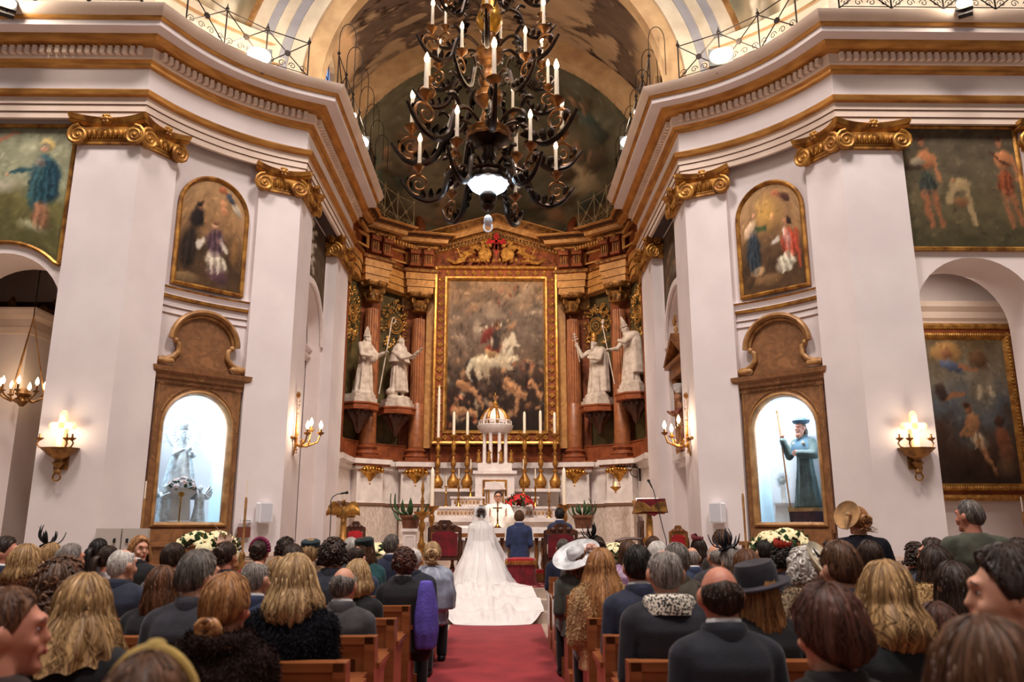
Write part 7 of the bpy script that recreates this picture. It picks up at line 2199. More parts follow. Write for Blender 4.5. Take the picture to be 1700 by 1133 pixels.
def hair_mesh(style, seed):
    P = dict(L=0.0, side=None, thick=.014, flare=.0, curl=.0, amp=.004, bald=0, front=44, nape=126, wave=0.0, frizz=0.0, extra=None, sweep=0.0, n=112, m=26, fwd=66)
    P.update(STY[style])
    n, m = P['n'], P['m']
    rs = np.random.RandomState(seed)
    th = np.linspace(0, 2 * PI, n, endpoint=False)
    ad = np.degrees(np.minimum(th, 2 * PI - th))
    hl = np.interp(ad, [0, 35, 58, 72, 86, 100, 125, 180], [P['front'], P['front'] + 7, P['front'] + 22, 84, 100, 104, 118, P['nape']])
    g1 = periodic(n, 30, seed + 1); g2 = periodic(n, 44, seed + 2); g3 = periodic(n, 6, seed + 3)
    A, B, CC = .078, .096, .116
    V, col = [], []
    long_ = P['L'] > 0
    fwd = P['fwd']
    for j in range(m + 1):
        t = j / m
        ring = []
        for i in range(n):
            a = th[i]
            isl = long_ and ad[i] > fwd
            p0 = 0.0
            if P['bald']: p0 = np.interp(ad[i], [0, 60, 90, 180], [P['bald'] + 22, P['bald'] + 14, P['bald'] + 4, P['bald'] - 12])
            pe = math.radians(94 if isl else hl[i])
            ts = .5 if isl else 1.0
            q = min(1, t / ts)
            ph = math.radians(p0) + (pe - math.radians(p0)) * q
            edge = 1.0
            if P['bald']: edge = min(1, q * 3)
            if not isl: edge *= min(1, (1 - q) * 5 + .25)
            # the forehead lock sweeps up a little where the cap ends in front
            tk = P['thick'] * edge + P['amp'] * (g1[i] * .4 + g2[(i + int(6 * t)) % n] * .3 + .45 * math.sin(5 * g3[i] + 9 * t)) * (.3 + t) * edge
            if P['frizz']: tk += P['frizz'] * (rs.rand() - .4) * edge
            if P['sweep']: tk += P['sweep'] * math.exp(-((ad[i]) / 60.) ** 2) * math.sin(PI * q)
            r = 1 + tk / .09
            sp, cp = math.sin(ph), math.cos(ph)
            x, y, z = A * sp * math.sin(a), -B * sp * math.cos(a), CC * cp
            x *= r; y *= r; z = z * (1 + tk / .116)
            if isl and t > ts:
                u = (t - ts) / (1 - ts)
                Lq = P['L'] * (1 + .07 * g1[i]) * (np.interp(ad[i], [fwd, 110, 180], [P['side'] if P['side'] else .9, .97, 1]))
                z -= u * Lq
                k = 1 + (P['flare'] * math.sin(min(1, u * 1.25) * PI / 2) - P['curl'] * u ** 3) / .09 + P['wave'] * math.sin(u * 7 + 3 * g3[i]) * .5
                neck = -.035 * math.sin(min(1, u * 1.6) * PI / 2) if P['flare'] < .02 else 0
                x *= k; y = y * k + neck * (1 if ad[i] > 120 else .3)
            ring.append((x, y + .004, z))
            col.append((.5 + .3 * g2[(i + int(3 * t)) % n] + .25 * g1[i] + .15 * math.sin(4 * g3[i] + 5 * t), i / n + .02 * math.sin(3 * g3[i] + 5 * t), t))
        V.append(ring)
    mb = MB()
    for r in V: mb.v += r
    for j in range(m):
        for i in range(n):
            mb.f.append((j * n + i, j * n + (i + 1) % n, (j + 1) * n + (i + 1) % n, (j + 1) * n + i))
    mb.m = [0] * len(mb.f)
    # loose strands that break the outline
    def strand(path, r):
        k = len(mb.v); mb.tube(path, r, 3, 0); col.extend([(.35 + .5 * rs.rand(), rs.rand(), rs.rand())] * (len(mb.v) - k))
    for q in range(170 if style not in ('shaved',) else 30):
        i = rs.randint(n)
        if long_ and ad[i] < fwd: continue
        j0 = rs.randint(1, m // 2); j1 = min(m, j0 + rs.randint(5, m - 6 if not long_ else m))
        off = 1.015 + .03 * rs.rand()
        pth = []
        for j in range(j0, j1 + 1, 2):
            x, y, z = V[j][(i + int((j - j0) * .12 * rs.randn())) % n]
            pth.append((x * off, y * off, z * (off if z > 0 else 1) - .004 * (j == j1)))
        if len(pth) > 2: strand(pth, [.0022] * (len(pth) - 1) + [.0006])
    ex = P['extra']
    if ex in ('bun', 'lowbun', 'twist', 'knot'):
        c, r = {'bun': ((0, .1, .03), .058), 'lowbun': ((0, .1, -.075), .05), 'twist': ((0, .09, -.0), .062), 'knot': ((.01, .075, .075), .05)}[ex]
        for q in range(9):
            a = q * .7; rr = r * (.95 - .07 * q)
            k = len(mb.v)
            mb.tube([(c[0] + rr * math.cos(t_ + a), c[1] + .018 + .012 * math.sin(3 * t_ + a), c[2] + rr * .9 * math.sin(t_ + a)) for t_ in [2 * PI * z_ / 14 for z_ in range(14)]], .016, 6, 0, True)
            col.extend([(.3 + .4 * rs.rand(), rs.rand(), rs.rand())] * (len(mb.v) - k))
        k = len(mb.v); mb.ell(c, (r, r * .8, r), 12, 8); col.extend([(.3, .5, .5)] * (len(mb.v) - k))
        for q in range(26): strand([(c[0] + r * rs.randn() * .5, c[1] + .02, c[2] - r * .6), (c[0] + r * rs.randn() * .8, c[1] + .035, c[2] - r * 1.2), (c[0] + r * rs.randn(), c[1] + .02, c[2] - r * 1.7)], [.005, .004, .001])
    if ex == 'ponytail':
        for q in range(16):
            dx = .018 * math.cos(q); dy = .018 * math.sin(q)
            k = len(mb.v); mb.tube(bez([(dx, .1 + dy, .03), (dx * 1.4, .15 + dy, 0), (dx * 1.5, .16 + dy, -.12), (dx, .13 + dy, -.25), (dx * .3, .11 + dy * .3, -.33)], 10), [.012, .014, .015, .015, .014, .013, .011, .009, .006, .002], 5); col.extend([(.2 + .6 * rs.rand(), rs.rand(), rs.rand())] * (len(mb.v) - k))
    if ex == 'curls':
        for q in range(210):
            i, j = rs.randint(n), rs.randint(1, m)
            x, y, z = V[j][i]; d = Vector((x, y, z)).normalized()
            c = Vector((x, y, z)) - d * .004; k = len(mb.v)
            e1 = d.orthogonal().normalized(); e2 = d.cross(e1); ph = rs.rand() * 6
            mb.tube([c + (e1 * math.cos(ph + t_) + e2 * math.sin(ph + t_)) * .017 + d * (.002 + .003 * t_) for t_ in (0, .9, 1.8, 2.7, 3.6, 4.5)], [.005, .007, .008, .008, .006, .002], 5); col.extend([(.15 + .7 * rs.rand(), rs.rand(), rs.rand())] * (len(mb.v) - k))
    mb.c = np.clip(np.array(col), 0, 1)
    return mb.mesh('hair', HM['brown'], 180)
STY = {
    'short': dict(thick=.012, amp=.004), 'shorttop': dict(thick=.016, amp=.006, sweep=.01), 'wavyshort': dict(thick=.024, amp=.009, frizz=.004), 'cropped': dict(thick=.006, amp=.0015, frizz=.001), 'full': dict(thick=.017, amp=.006, nape=122), 'fullvol': dict(thick=.036, amp=.010, nape=134, front=50, n=150, m=34),
    'balding': dict(thick=.009, amp=.002, bald=62), 'baldcrown': dict(thick=.008, amp=.002, bald=66), 'thin': dict(thick=.007, amp=.002, bald=26), 'shaved': dict(thick=.003, amp=.001, bald=56),
    'bob': dict(L=.13, thick=.026, flare=.028, curl=.03, amp=.010, n=140, m=34), 'bigbob': dict(L=.19, thick=.03, flare=.05, curl=.035, amp=.013, n=150, m=36), 'flip': dict(L=.2, thick=.028, flare=.06, curl=-.02, amp=.013, n=150, m=36),
    'long': dict(L=.36, thick=.02, flare=.03, curl=.02, amp=.010, wave=.05, n=140, m=36), 'longwavy': dict(L=.40, thick=.028, flare=.07, curl=.0, amp=.014, wave=.14, n=150, m=40), 'medium': dict(L=.2, thick=.022, flare=.025, curl=.02, amp=.010, n=140, m=34),
    'curly': dict(L=.05, thick=.026, flare=.01, amp=.014, frizz=.012, extra='curls'), 'curlybig': dict(L=.12, thick=.038, flare=.03, amp=.016, frizz=.012, extra='curls', n=130), 'permshort': dict(thick=.022, amp=.012, frizz=.01, extra='curls'), 'updo': dict(thick=.016, amp=.005, extra='bun'), 'lowupdo': dict(thick=.022, amp=.010, extra='lowbun', n=140), 'twist': dict(thick=.018, amp=.006, extra='twist'), 'ponytail': dict(thick=.012, amp=.004, extra='ponytail'), 'knotband': dict(thick=.016, amp=.005, extra='knot')}

def hat_parts(root, kind, col, yaw):
    c = cloth(col, 'wool'); loc = HC
    def B(mb, nm, m, sm=50): return mb.build(nm, m, root, sm, None, loc, R(yaw))
    if kind == 'brim':
        mb = MB(); mb.lathe([(.088, .05), (.092, .06), (.2, .045), (.23, .075), (.232, .08), (.2, .055), (.09, .075), (.085, .13), (.06, .15), (0, .152)], n=36, mod=lambda a, z: 1 + .06 * math.sin(2 * a + 1)); mb.xf(0, Matrix.Rotation(-.5, 4, 'X') @ Matrix.Rotation(.42, 4, 'Y')); B(mb, 'brimmed_hat', c)
    elif kind == 'fedora':
        mb = MB(); mb.lathe([(.1, .04), (.105, .05), (.15, .035), (.175, .05), (.173, .056), (.15, .045), (.112, .06), (.11, .13), (.098, .165), (.06, .168), (0, .155)], n=36, mod=lambda a, z: 1 + .05 * math.sin(2 * a + 1)); mb.xf(0, Matrix.Rotation(-.08, 4, 'X') @ Matrix.Rotation(.2, 4, 'Y')); B(mb, 'brimmed_hat', c)
    elif kind == 'disc':
        mb = MB(); mb.lathe([(.0, 0), (.11, .0), (.145, .02), (.15, .03), (.11, .015), (.07, .02), (.06, .05), (0, .055)], n=36, mod=lambda a, z: 1 + .05 * math.sin(3 * a)); mb.xf(0, Matrix.Translation((-.06, .07, .05)) @ Vector((-.5, .62, .5)).to_track_quat('Z', 'Y').to_matrix().to_4x4()); B(mb, 'disc_hat', c)
        mb = MB()
        for i in range(6): mb.tube([(-.1, .12, .1), (-.1 + .09 * math.cos(i), .14, .1 + .09 * math.sin(i)), (-.1 + .13 * math.cos(i + .5), .12, .1 + .1 * math.sin(i + .5))], [.008, .012, .003], 5)
        mb.ell((-.1, .13, .1), (.035, .03, .03), 8, 6); B(mb, 'ribbon_bow', M['black'])
    elif kind == 'saucer':
        mb = MB(); mb.lathe([(.0, 0), (.12, .0), (.155, .03), (.15, .035), (.1, .012), (0, .02)], n=30); mb.xf(0, Matrix.Translation((.07, .0, .12)) @ Matrix.Rotation(1.25, 4, 'Y')); mb.xf(0, Matrix.Rotation(PI, 4, 'Z')); B(mb, 'saucer_hat', c)
        mb = MB(); mb.tube([(-.1, .05, .08), (-.14, .08, .02), (-.13, .1, -.06)], [.02, .015, .004], 5); B(mb, 'hat_ribbon', c)
    elif kind == 'pillbox':
        mb = MB(); mb.lathe([(.095, .06), (.1, .07), (.1, .12), (.08, .135), (0, .137)], n=24); mb.xf(0, Matrix.Rotation(-.2, 4, 'X')); B(mb, 'pillbox_hat', c)
    elif kind == 'beret':
        mb = MB(); mb.lathe([(.088, .03), (.12, .05), (.125, .085), (.09, .13), (.0, .145)], n=28, mod=lambda a, z: 1 + .05 * math.sin(a)); B(mb, 'beret', c)
    elif kind == 'band':
        mb = MB(); mb.tube([(.096 * math.cos(t), -.02 + .01 * math.sin(t), .126 * math.sin(t) + .01) for t in [PI * (i / 16) for i in range(-1, 18)]], .009, 7, flat=1.0); mb.ell((.0, -.02, .14), (.022, .016, .012), 8, 6); B(mb, 'headband', c)
    elif kind in ('feather', 'fascinator'):
        mb = MB(); mb.lathe([(0, 0), (.06, 0), (.065, .012), (0, .02)], n=18); mb.xf(0, Matrix.Translation((.05, 0, .115)) @ Matrix.Rotation(.4, 4, 'Y')); B(mb, 'fascinator_base', c)
        mb = MB(); rs = random.Random(len(root['label']))
        for i in range(9):
            kk = mb.mark(); leafblob(mb, (0, 0, 0), rs.uniform(.1, .2), .018, PI / 2, 0, .5); mb.xf(kk, Matrix.Translation((.05, 0, .12)) @ Matrix.Rotation(rs.uniform(0, 6.3), 4, 'Z') @ Matrix.Rotation(rs.uniform(.1, 1.2), 4, 'X'))
        mb.tube([(.05, 0, .12), (.09, 0, .22), (.16, .02, .3)], [.004, .003, .001], 4); B(mb, 'feathers', c)
    elif kind == 'flower':
        mb = MB()
        for i in range(12):
            a = i * .52; kk = mb.mark(); leafblob(mb, (0, 0, 0), .1, .035, PI / 2, 0, .5); mb.xf(kk, Matrix.Translation((.03, .02, .1)) @ Matrix.Rotation(a, 4, 'Z') @ Matrix.Rotation(.3 + .08 * i, 4, 'X'))
        B(mb, 'flower_headpiece', c)
    elif kind == 'flowerband':
        mb = MB()
        for i in range(13):
            t = PI * i / 12; mb.ell((.1 * math.cos(t), .01, .03 + .115 * math.sin(t)), (.026, .024, .026), 7, 5)
        B(mb, 'puffed_headband', c)

SHIRT = mat('white_shirt', (232, 230, 230), rough=.7)
def collar_mesh(kind):
    def f():
        mb = MB()
        r0, z0, h, t = {'shirt': (.062, 1.0, .06, .006), 'jacket': (.072, .99, .055, .014), 'scarf': (.085, .985, .06, .03), 'coat': (.074, .99, .058, .012)}[kind]
        n = 28
        mb.lathe([(r0 + t * 1.6, z0 - .02), (r0 + t * 1.5, z0 + h * .5), (r0 + t, z0 + h), (r0 + t * .4, z0 + h + .006), (r0, z0 + h), (r0, z0)], c=(0, .005, 0), n=n, sy=1.08, mod=(lambda a, z: 1 + .05 * math.sin(5 * a + 30 * z)) if kind == 'scarf' else None)
        for i in range(len(mb.v)):
            x, y, z = mb.v[i]; mb.v[i] = (x, y, z + .16 * (y - .005) * (1 if z > z0 else .3) * .9)
        return mb.mesh('collar', M['black'], 60)
    return cached(('collar', kind), f)
check = mat('houndstooth_wool', (28, 24, 24), (226, 216, 200), rough=.9, scale=85, lo=.49, hi=.51, kind='voronoi')

def dress_person(root, sex, yaw, style, hc, top, tcol, legs=(26, 26, 32), seed=0, hat=None, hcol=None, scarf=None, skin=None):
    put('body', seated_body(sex, yaw), root, mats=[skin or M['skin']])
    fab = 'fur' if top == 'fur' else ('satin' if top in ('dress', 'shawl') and max(tcol) > 90 else 'wool')
    nm = {'suit': 'suit_jacket', 'coat': 'overcoat', 'fur': 'fur_coat', 'dress': 'dress_bodice', 'shawl': 'shawl'}[top]
    put(nm, seated_top(top), root, mats=[cloth(tcol, fab)])
    put('trousers' if sex == 'm' else 'skirt', seated_legs(), root, mats=[cloth(legs if top != 'dress' else tcol)])
    put('shoes', shoes(), root)
    if top == 'suit': put('shirt_collar', collar_mesh('shirt'), root, mats=[SHIRT]); put('jacket_collar', collar_mesh('jacket'), root, mats=[cloth(tcol)])
    if top == 'coat': put('coat_collar', collar_mesh('coat'), root, mats=[cloth(tcol)])
    if scarf: put('scarf', collar_mesh('scarf'), root, mats=[scarf])
    h = put('hair', cached(('hair', style, seed), lambda: hair_mesh(style, seed)), root, None, HC, R(yaw), mats=[HM[hc]])
    put('eyes', eyes(), root, None, HC, R(yaw)); put('lips', lips(), root, None, HC, R(yaw))
    if hat: hat_parts(root, hat, hcol, yaw)

# (pixel x, pixel y of the crown, pew row, sex, head turn, hair, hair colour, garment, garment colour, label, hat, hat colour, scarf)
NAVY, BLK, CHAR, GREY = (40, 48, 74), (24, 23, 27), (52, 50, 56), (96, 94, 98)
G = [
 (14, 975, 1, 'f', -65, 'short', 'auburn', 'dress', (70, 52, 48), 'reddish-haired person in profile, cut by the left edge in the front of the picture'),
 (243, 1083, 0, 'f', 0, 'ponytail', 'brown', 'coat', (40, 36, 40), 'brown-haired girl wearing a gold headband, low at the bottom edge', 'band', (222, 186, 104)),
 (142, 957, 2, 'f', -15, 'flip', 'blonde', 'coat', BLK, 'woman with big streaky blonde swept hair in black coat, lower left'),
 (377, 955, 2, 'f', -10, 'lowupdo', 'copper', 'fur', (44, 30, 26), 'woman with coppery low bun and dark brown fur coat'),
 (490, 924, 3, 'f', 0, 'bigbob', 'fair', 'fur', (28, 28, 34), 'woman with full fair blonde bob and black fur coat'),
 (571, 939, 4, 'm', -12, 'balding', 'pepper', 'suit', (74, 72, 76), 'bald man in dark grey suit beside the fair blonde woman'),
 (671, 912, 6, 'f', 8, 'permshort', 'mahogany', 'suit', BLK, 'woman with short dark reddish curls and black jacket by the aisle'),
 (686, 907, 7, 'm', 0, 'thin', 'white', 'coat', (34, 38, 52), 'pink-scalped old man in dark navy coat at the aisle end'),
 (718, 900, 8, 'f', 0, 'twist', 'fair', 'shawl', (150, 158, 178), 'woman with blonde pinned hair and silvery blue shawl near the armchair'),
 (650, 887, 9, 'm', -18, 'short', 'pepper', 'suit', NAVY, 'dark-grey-haired man in navy suit below the left potted plant'),
 (606, 894, 8, 'f', -20, 'medium', 'brown', 'shawl', (22, 74, 78), 'woman in dark green pillbox hat and teal wrap', 'pillbox', (30, 48, 46)),
 (592, 905, 7, 'm', -15, 'thin', 'dark', 'suit', (52, 62, 88), 'thin-haired brown man in blue suit behind the blonde in black'),
 (553, 897, 6, 'f', -12, 'curly', 'dark', 'coat', (46, 50, 64), 'woman with thick dark wavy hair and striped navy jacket'),
 (594, 931, 5, 'f', -10, 'bob', 'fair', 'dress', BLK, 'blonde woman in black half hidden behind the bald man in grey'),
 (583, 894, 10, 'f', 0, 'wavyshort', 'white', 'coat', GREY, 'white-haired woman in front of the small red chair'),
 (516, 897, 8, 'f', 0, 'wavyshort', 'fair', 'fur', (178, 148, 116), 'woman in beige fur with a dark teal pillbox hat', 'pillbox', (34, 56, 64)),
 (487, 905, 7, 'f', -10, 'medium', 'dark', 'coat', (150, 110, 66), 'dark-haired woman in camel coat behind the fair blonde bob'),
 (474, 895, 9, 'f', -10, 'curly', 'dark', 'coat', BLK, 'dark-curled woman in black near the left loudspeaker'),
 (432, 897, 8, 'f', -10, 'updo', 'dark', 'dress', (150, 36, 40), 'dark-haired woman in red with a magenta padded headband', 'flowerband', (150, 40, 84)),
 (425, 928, 4, 'm', -20, 'thin', 'grey', 'suit', (44, 54, 84), 'grey balding man in blue suit and white collar'),
 (462, 926, 5, 'f', -8, 'medium', 'blonde', 'coat', (186, 140, 84), 'blonde woman in tan coat between the grey man and the fair bob'),
 (8, 891, 6, 'm', -70, 'full', 'dark', 'suit', NAVY, 'dark-haired man in navy suit in profile at the left edge'),
 (43, 906, 5, 'f', -12, 'bob', 'blonde', 'fur', (96, 58, 36), 'blonde woman in chestnut fur coat near the left edge'),
 (100, 935, 3, 'f', -10, 'curlybig', 'brown', 'coat', BLK, 'woman with a mass of brown frizzy hair and black coat'),
 (118, 903, 6, 'm', -35, 'full', 'grey', 'suit', (48, 56, 80), 'grey-haired man in blue suit looking right, below the bronze bowl sconce'),
 (84, 903, 7, 'f', -10, 'lowupdo', 'blonde', 'fur', (150, 108, 64), 'blonde woman with black feather fascinator and tan fur', 'feather', (20, 20, 26)),
 (164, 894, 8, 'f', -10, 'ponytail', 'black', 'coat', (32, 32, 36), 'black-haired woman with ponytail in black quilted jacket'),
 (181, 906, 7, 'f', -25, 'ponytail', 'dark', 'dress', (120, 100, 96), 'dark ponytailed woman in floral dress beside the white-haired man'),
 (204, 909, 5, 'm', -25, 'thin', 'white', 'coat', (40, 46, 66), 'white-haired balding man in navy overcoat'),
 (232, 891, 8, 'f', -125, 'bob', 'copper', 'suit', BLK, 'blonde woman in black turning round towards the camera'),
 (289, 902, 6, 'm', -20, 'full', 'dark', 'suit', (110, 106, 108), 'dark-haired man in mid grey suit below the Virgin shrine'),
 (330, 914, 3, 'm', -30, 'full', 'pepper', 'coat', (54, 52, 62), 'grey wavy-haired man in charcoal coat turned right'),
 (270, 941, 4, 'f', -10, 'medium', 'auburn', 'coat', BLK, 'auburn-haired woman in black left of the grey wavy-haired man'),
 (377, 901, 7, 'f', -20, 'updo', 'dark', 'dress', (44, 32, 36), 'dark-haired woman with a pale straw looped headpiece', 'fascinator', (214, 176, 150)),
 (935, 894, 10, 'm', 0, 'cropped', 'pepper', 'suit', NAVY, 'cropped grey man in navy suit behind the right red armchair'),
 (960, 908, 7, 'f', 10, 'medium', 'auburn', 'coat', (88, 92, 84), 'woman in wide white brimmed hat with flowers', 'brim', (232, 232, 234)),
 (998, 913, 5, 'f', 5, 'longwavy', 'copper', 'fur', (214, 178, 132), 'woman with long red-gold waves and tan fur by the aisle'),
 (1059, 906, 4, 'm', 0, 'full', 'black', 'suit', (42, 48, 72), 'black-haired man in navy suit beside the red-gold long hair'),
 (1104, 908, 3, 'm', 0, 'thin', 'grey', 'coat', (36, 36, 46), 'grey-haired man in dark coat with a black and white checked scarf', None, None, check),
 (1195, 934, 2, 'm', 0, 'baldcrown', 'dark', 'suit', (34, 36, 48), 'large bald-crowned man in black jacket in the near right row'),
 (1149, 907, 8, 'm', 0, 'shaved', 'grey', 'suit', (48, 60, 90), 'bald pink-headed man in blue behind the checked scarf'),
 (1189, 901, 7, 'm', 15, 'balding', 'grey', 'coat', (60, 58, 62), 'bald man with grey sides next to the dark feathers'),
 (1198, 881, 9, 'm', 10, 'wavyshort', 'brown', 'coat', (60, 52, 46), 'tall brown wavy-haired man under the right loudspeaker'),
 (1160, 894, 10, 'f', 0, 'medium', 'dark', 'dress', (80, 40, 50), 'dark-haired woman with pink spiky headpiece', 'flower', (196, 90, 104)),
 (1084, 890, 9, 'm', 0, 'short', 'brown', 'suit', (96, 80, 110), 'brown-haired man in plum jacket below the book lectern'),
 (1043, 897, 8, 'f', 12, 'long', 'brown', 'shawl', (176, 130, 170), 'long brown-haired woman in lilac'),
 (992, 891, 9, 'f', 0, 'updo', 'dark', 'coat', BLK, 'dark-haired woman with a thin quill fascinator', 'feather', (34, 32, 36)),
 (967, 894, 8, 'f', 0, 'medium', 'brown', 'coat', (70, 60, 56), 'brown-haired woman right of the cropped man in navy'),
 (1123, 902, 5, 'm', 10, 'full', 'pepper', 'coat', (84, 76, 62), 'salt and pepper man in olive coat'),
 (1092, 901, 7, 'f', 0, 'wavyshort', 'white', 'coat', GREY, 'white-haired woman behind the black-haired man in navy'),
 (1215, 908, 6, 'f', 10, 'wavyshort', 'grey', 'fur', (150, 146, 142), 'woman in grey fur with inky blue feathers', 'feather', (26, 36, 52)),
 (1240, 913, 5, 'f', 10, 'medium', 'auburn', 'coat', (120, 84, 60), 'auburn woman in brown coat behind the dark wide hat'),
 (1269, 897, 8, 'm', 5, 'short', 'black', 'suit', BLK, 'black-haired man in black below the pilgrim shrine'),
 (1261, 944, 3, 'f', 0, 'long', 'copper', 'coat', BLK, 'woman with auburn hair under a wide charcoal hat', 'fedora', (56, 52, 62)),
 (1302, 905, 6, 'f', 10, 'curly', 'black', 'coat', (32, 34, 48), 'dark curly woman with a bright orange-red flower headpiece', 'flower', (226, 66, 44)),
 (1338, 914, 4, 'f', 8, 'curly', 'white', 'fur', (170, 148, 122), 'ashen curly woman in cream disc hat with black bow', 'disc', (226, 212, 182)),
 (1394, 899, 3, 'm', 12, 'full', 'brown', 'coat', (34, 34, 42), 'brown-haired man in black, right of the cream disc hat'),
 (1443, 897, 5, 'm', 5, 'short', 'dark', 'suit', (36, 40, 56), 'short dark-haired man in front of the standing woman in hat'),
 (1548, 894, 6, 'm', 60, 'full', 'dark', 'coat', (52, 60, 80), 'dark-haired boy looking left in front of the standing man'),
 (1552, 907, 4, 'f', 8, 'medium', 'dark', 'fur', (212, 176, 124), 'dark-haired woman in camel fur left of the standing man'),
 (1583, 934, 3, 'f', 8, 'long', 'dark', 'dress', (168, 34, 50), 'woman with long dark brown hair in bright red top'),
 (1470, 937, 2, 'f', 5, 'bigbob', 'blonde', 'coat', (26, 27, 32), 'woman with smooth honey blonde bob and black coat'),
 (1375, 981, 1, 'f', 10, 'fullvol', 'mahogany', 'coat', (30, 26, 28), 'person with thick chestnut hair, large in the lower right'),
 (1640, 1032, 0, 'f', 5, 'bob', 'brown', 'coat', (40, 34, 36), 'person with brown hair filling the bottom right corner'),
 (1676, 911, 1, 'm', 65, 'wavyshort', 'dark', 'coat', (44, 42, 50), 'dark-haired bearded man in profile looking left at the right edge'),
 (1690, 894, 5, 'm', 50, 'full', 'dark', 'coat', (58, 52, 54), 'dark-haired man at the far right edge beyond the standing man'),
 (1521, 904, 7, 'f', 30, 'curly', 'dark', 'coat', BLK, 'small dark curly woman by the stone pier foot'),
 (1557, 1008, 2.3, 'f', 0, 'fullvol', 'mahogany', 'coat', (92, 26, 36), 'child with round dark mahogany hair beside the honey blonde bob'),
]
for i, g in enumerate(G):
    x, yt, k, sex, yaw, sty, hc, top, tc, lab = g[:10]
    hat, hcol = (g[10], g[11]) if len(g) > 10 else (None, None)
    scarf = g[12] if len(g) > 12 else None
    D = ROW[int(k)] + .88 * (k - int(k)) + .19
    p = at(x, yt, D)
    sc = min(1.1, max(.74 if 'child' in lab else .86, p[2] / 1.28))
    root = thing('person', lab, 'person', (p[0], D + .0, 0), PI + rng.uniform(-.06, .06), 'seated wedding guests', sc)
    if abs(sc * 1.28 - p[2]) > .02: root.location.z = p[2] - sc * 1.28
    dress_person(root, sex, yaw, sty, hc, top, tc, seed=(i % 3) + 10 * (D < 3.5) * i, hat=hat, hcol=hcol, scarf=scarf, skin=M['skin2'] if i % 3 == 0 else M['skin'])
    if 'bearded man' in lab:
        mb = MB(); mb.ell((0, -.05, -.1), (.058, .056, .045), 14, 10); mb.ell((0, -.098, -.085), (.03, .016, .03), 10, 8); mb.build('beard', HM['dark'], root, 60, None, HC, R(yaw))
    if 'dark reddish curls' in lab:
        mb = MB(); loft(mb, [(.46, .09, .14, .0), (.6, .11, .16, .0), (.78, .1, .15, .0), (.93, .07, .11, .02), (1.0, .05, .07, .03)], 30, mod=lambda a, z: 1 + .05 * math.sin(9 * a + 9 * z)); me = voxel(mb, 'violet_shawl', .016, 2); me.materials.append(cloth((104, 92, 190), 'fur')); put('violet_shawl', me, root, None, (-.2, 0, .02))
    if 'white brimmed hat' in lab:
        mb = MB()
        for q in range(7): mb.ell((-.12 + .05 * math.cos(q), .06 + .04 * math.sin(q * 2), .1 + .02 * (q % 3)), (.03, .03, .026), 8, 6)
        mb.build('hat_flowers', mat('blush_flowers', (222, 176, 150), (170, 120, 110), scale=20), root, 60, None, HC)

# ------------------------------------------------------------------ standing guests, priest, bridal couple
def standing(root, H, sex, yaw, arms, coat, hair, hc, seed=1, fine=.0105, longcoat=.28, skin=None, cw=1.0):
    # stands on z=0 facing -y; unit height 1.7 scaled to H
    def body():
        mb = MB(); w = 1.0 if sex == 'm' else .9
        mb.ell((0, 0, .92), (.165, .12, .14), 14, 10); mb.ell((0, 0, 1.1), (.14 * w, .1, .16), 14, 10); mb.ell((0, .01, 1.28), (.17 * w, .105, .16), 14, 10)
        mb.cap((-.15 * w, .01, 1.38), (.15 * w, .01, 1.38), .055, .055); mb.cap((0, .01, 1.38), (0, 0, 1.52), .07, .054)
        for s in (1, -1):
            el, wr, hd = arms[0 if s > 0 else 1]
            sh = (s * .18 * w, .01, 1.36)
            mb.cap(sh, el, .052, .042); mb.cap(el, wr, .042, .028)
            hand_chain(mb, wr, hd[0], hd[1], 1.0, hd[2], -s, .0095)
            mb.cap((s * .09, 0, .88), (s * .1, 0, .48), .085, .058); mb.cap((s * .1, 0, .48), (s * .1, .02, .09), .058, .04); mb.cap((s * .1, 0, .05), (s * .12, -.14, .035), .045, .032)
        head(mb, (0, -.03, 1.585), 1.0, R(yaw)); me = voxel(mb, 'body', fine, 2); me.materials.append(skin or M['skin']); return me
    put('body', body(), root)
    def ct():
        mb = MB(); w = cw
        lo = longcoat
        loft(mb, [(lo, .24 * w, .2, .02), (.6, .22 * w, .17, .01), (.9, .2 * w, .15, 0), (1.08, .185 * w, .14, 0), (1.25, .205 * w, .14, .01), (1.36, .2 * w, .115, .01), (1.43, .13, .09, .01), (1.46, .085, .08, .0)], 32, mod=lambda a, z: 1 + .03 * math.sin(8 * a + 2 * z) * max(0, 1.2 - z))
        for s in (1, -1):
            el, wr, hd = arms[0 if s > 0 else 1]
            wr2 = Vector(el) + (Vector(wr) - Vector(el)) * .9
            mb.cap((s * .1, .01, 1.4), (s * .19 * w, .01, 1.37), .05, .068); mb.cap((s * .2 * w, .01, 1.35), el, .07, .058); mb.cap(el, wr2, .058, .05)
        me = voxel(mb, 'coat', .013, 3); return me
    me = ct(); me.materials.append(coat); put('coat', me, root)
    hl = (0, -.03, 1.585)
    if hair: put('hair', hair_mesh(hair, seed), root, None, hl, R(yaw), mats=[HM[hc]])
    put('eyes', eyes(), root, None, hl, R(yaw)); put('lips', lips(), root, None, hl, R(yaw))
    mb = MB()
    for s in (1, -1): mb.cap((s * .1, .01, .055), (s * .12, -.16, .04), .055, .042)
    mb.build('shoes', M['black'], root, 60)
hang = lambda s: ((s * .25, .03, 1.1), (s * .24, -.05, .86), ((0, -.2, -1), (0, -1, 0), .4))
fold = lambda s: ((s * .26, .03, 1.12), (s * .12, -.22, 1.06), ((-s, -.3, .1), (0, 0, 1), .6))
p = at(1610, 831, 6.0)
root = thing('person', 'standing grey-haired man in a dark green overcoat on the right', 'person', (p[0], 6.0, 0), PI, 'standing guests', p[2] / 1.712)
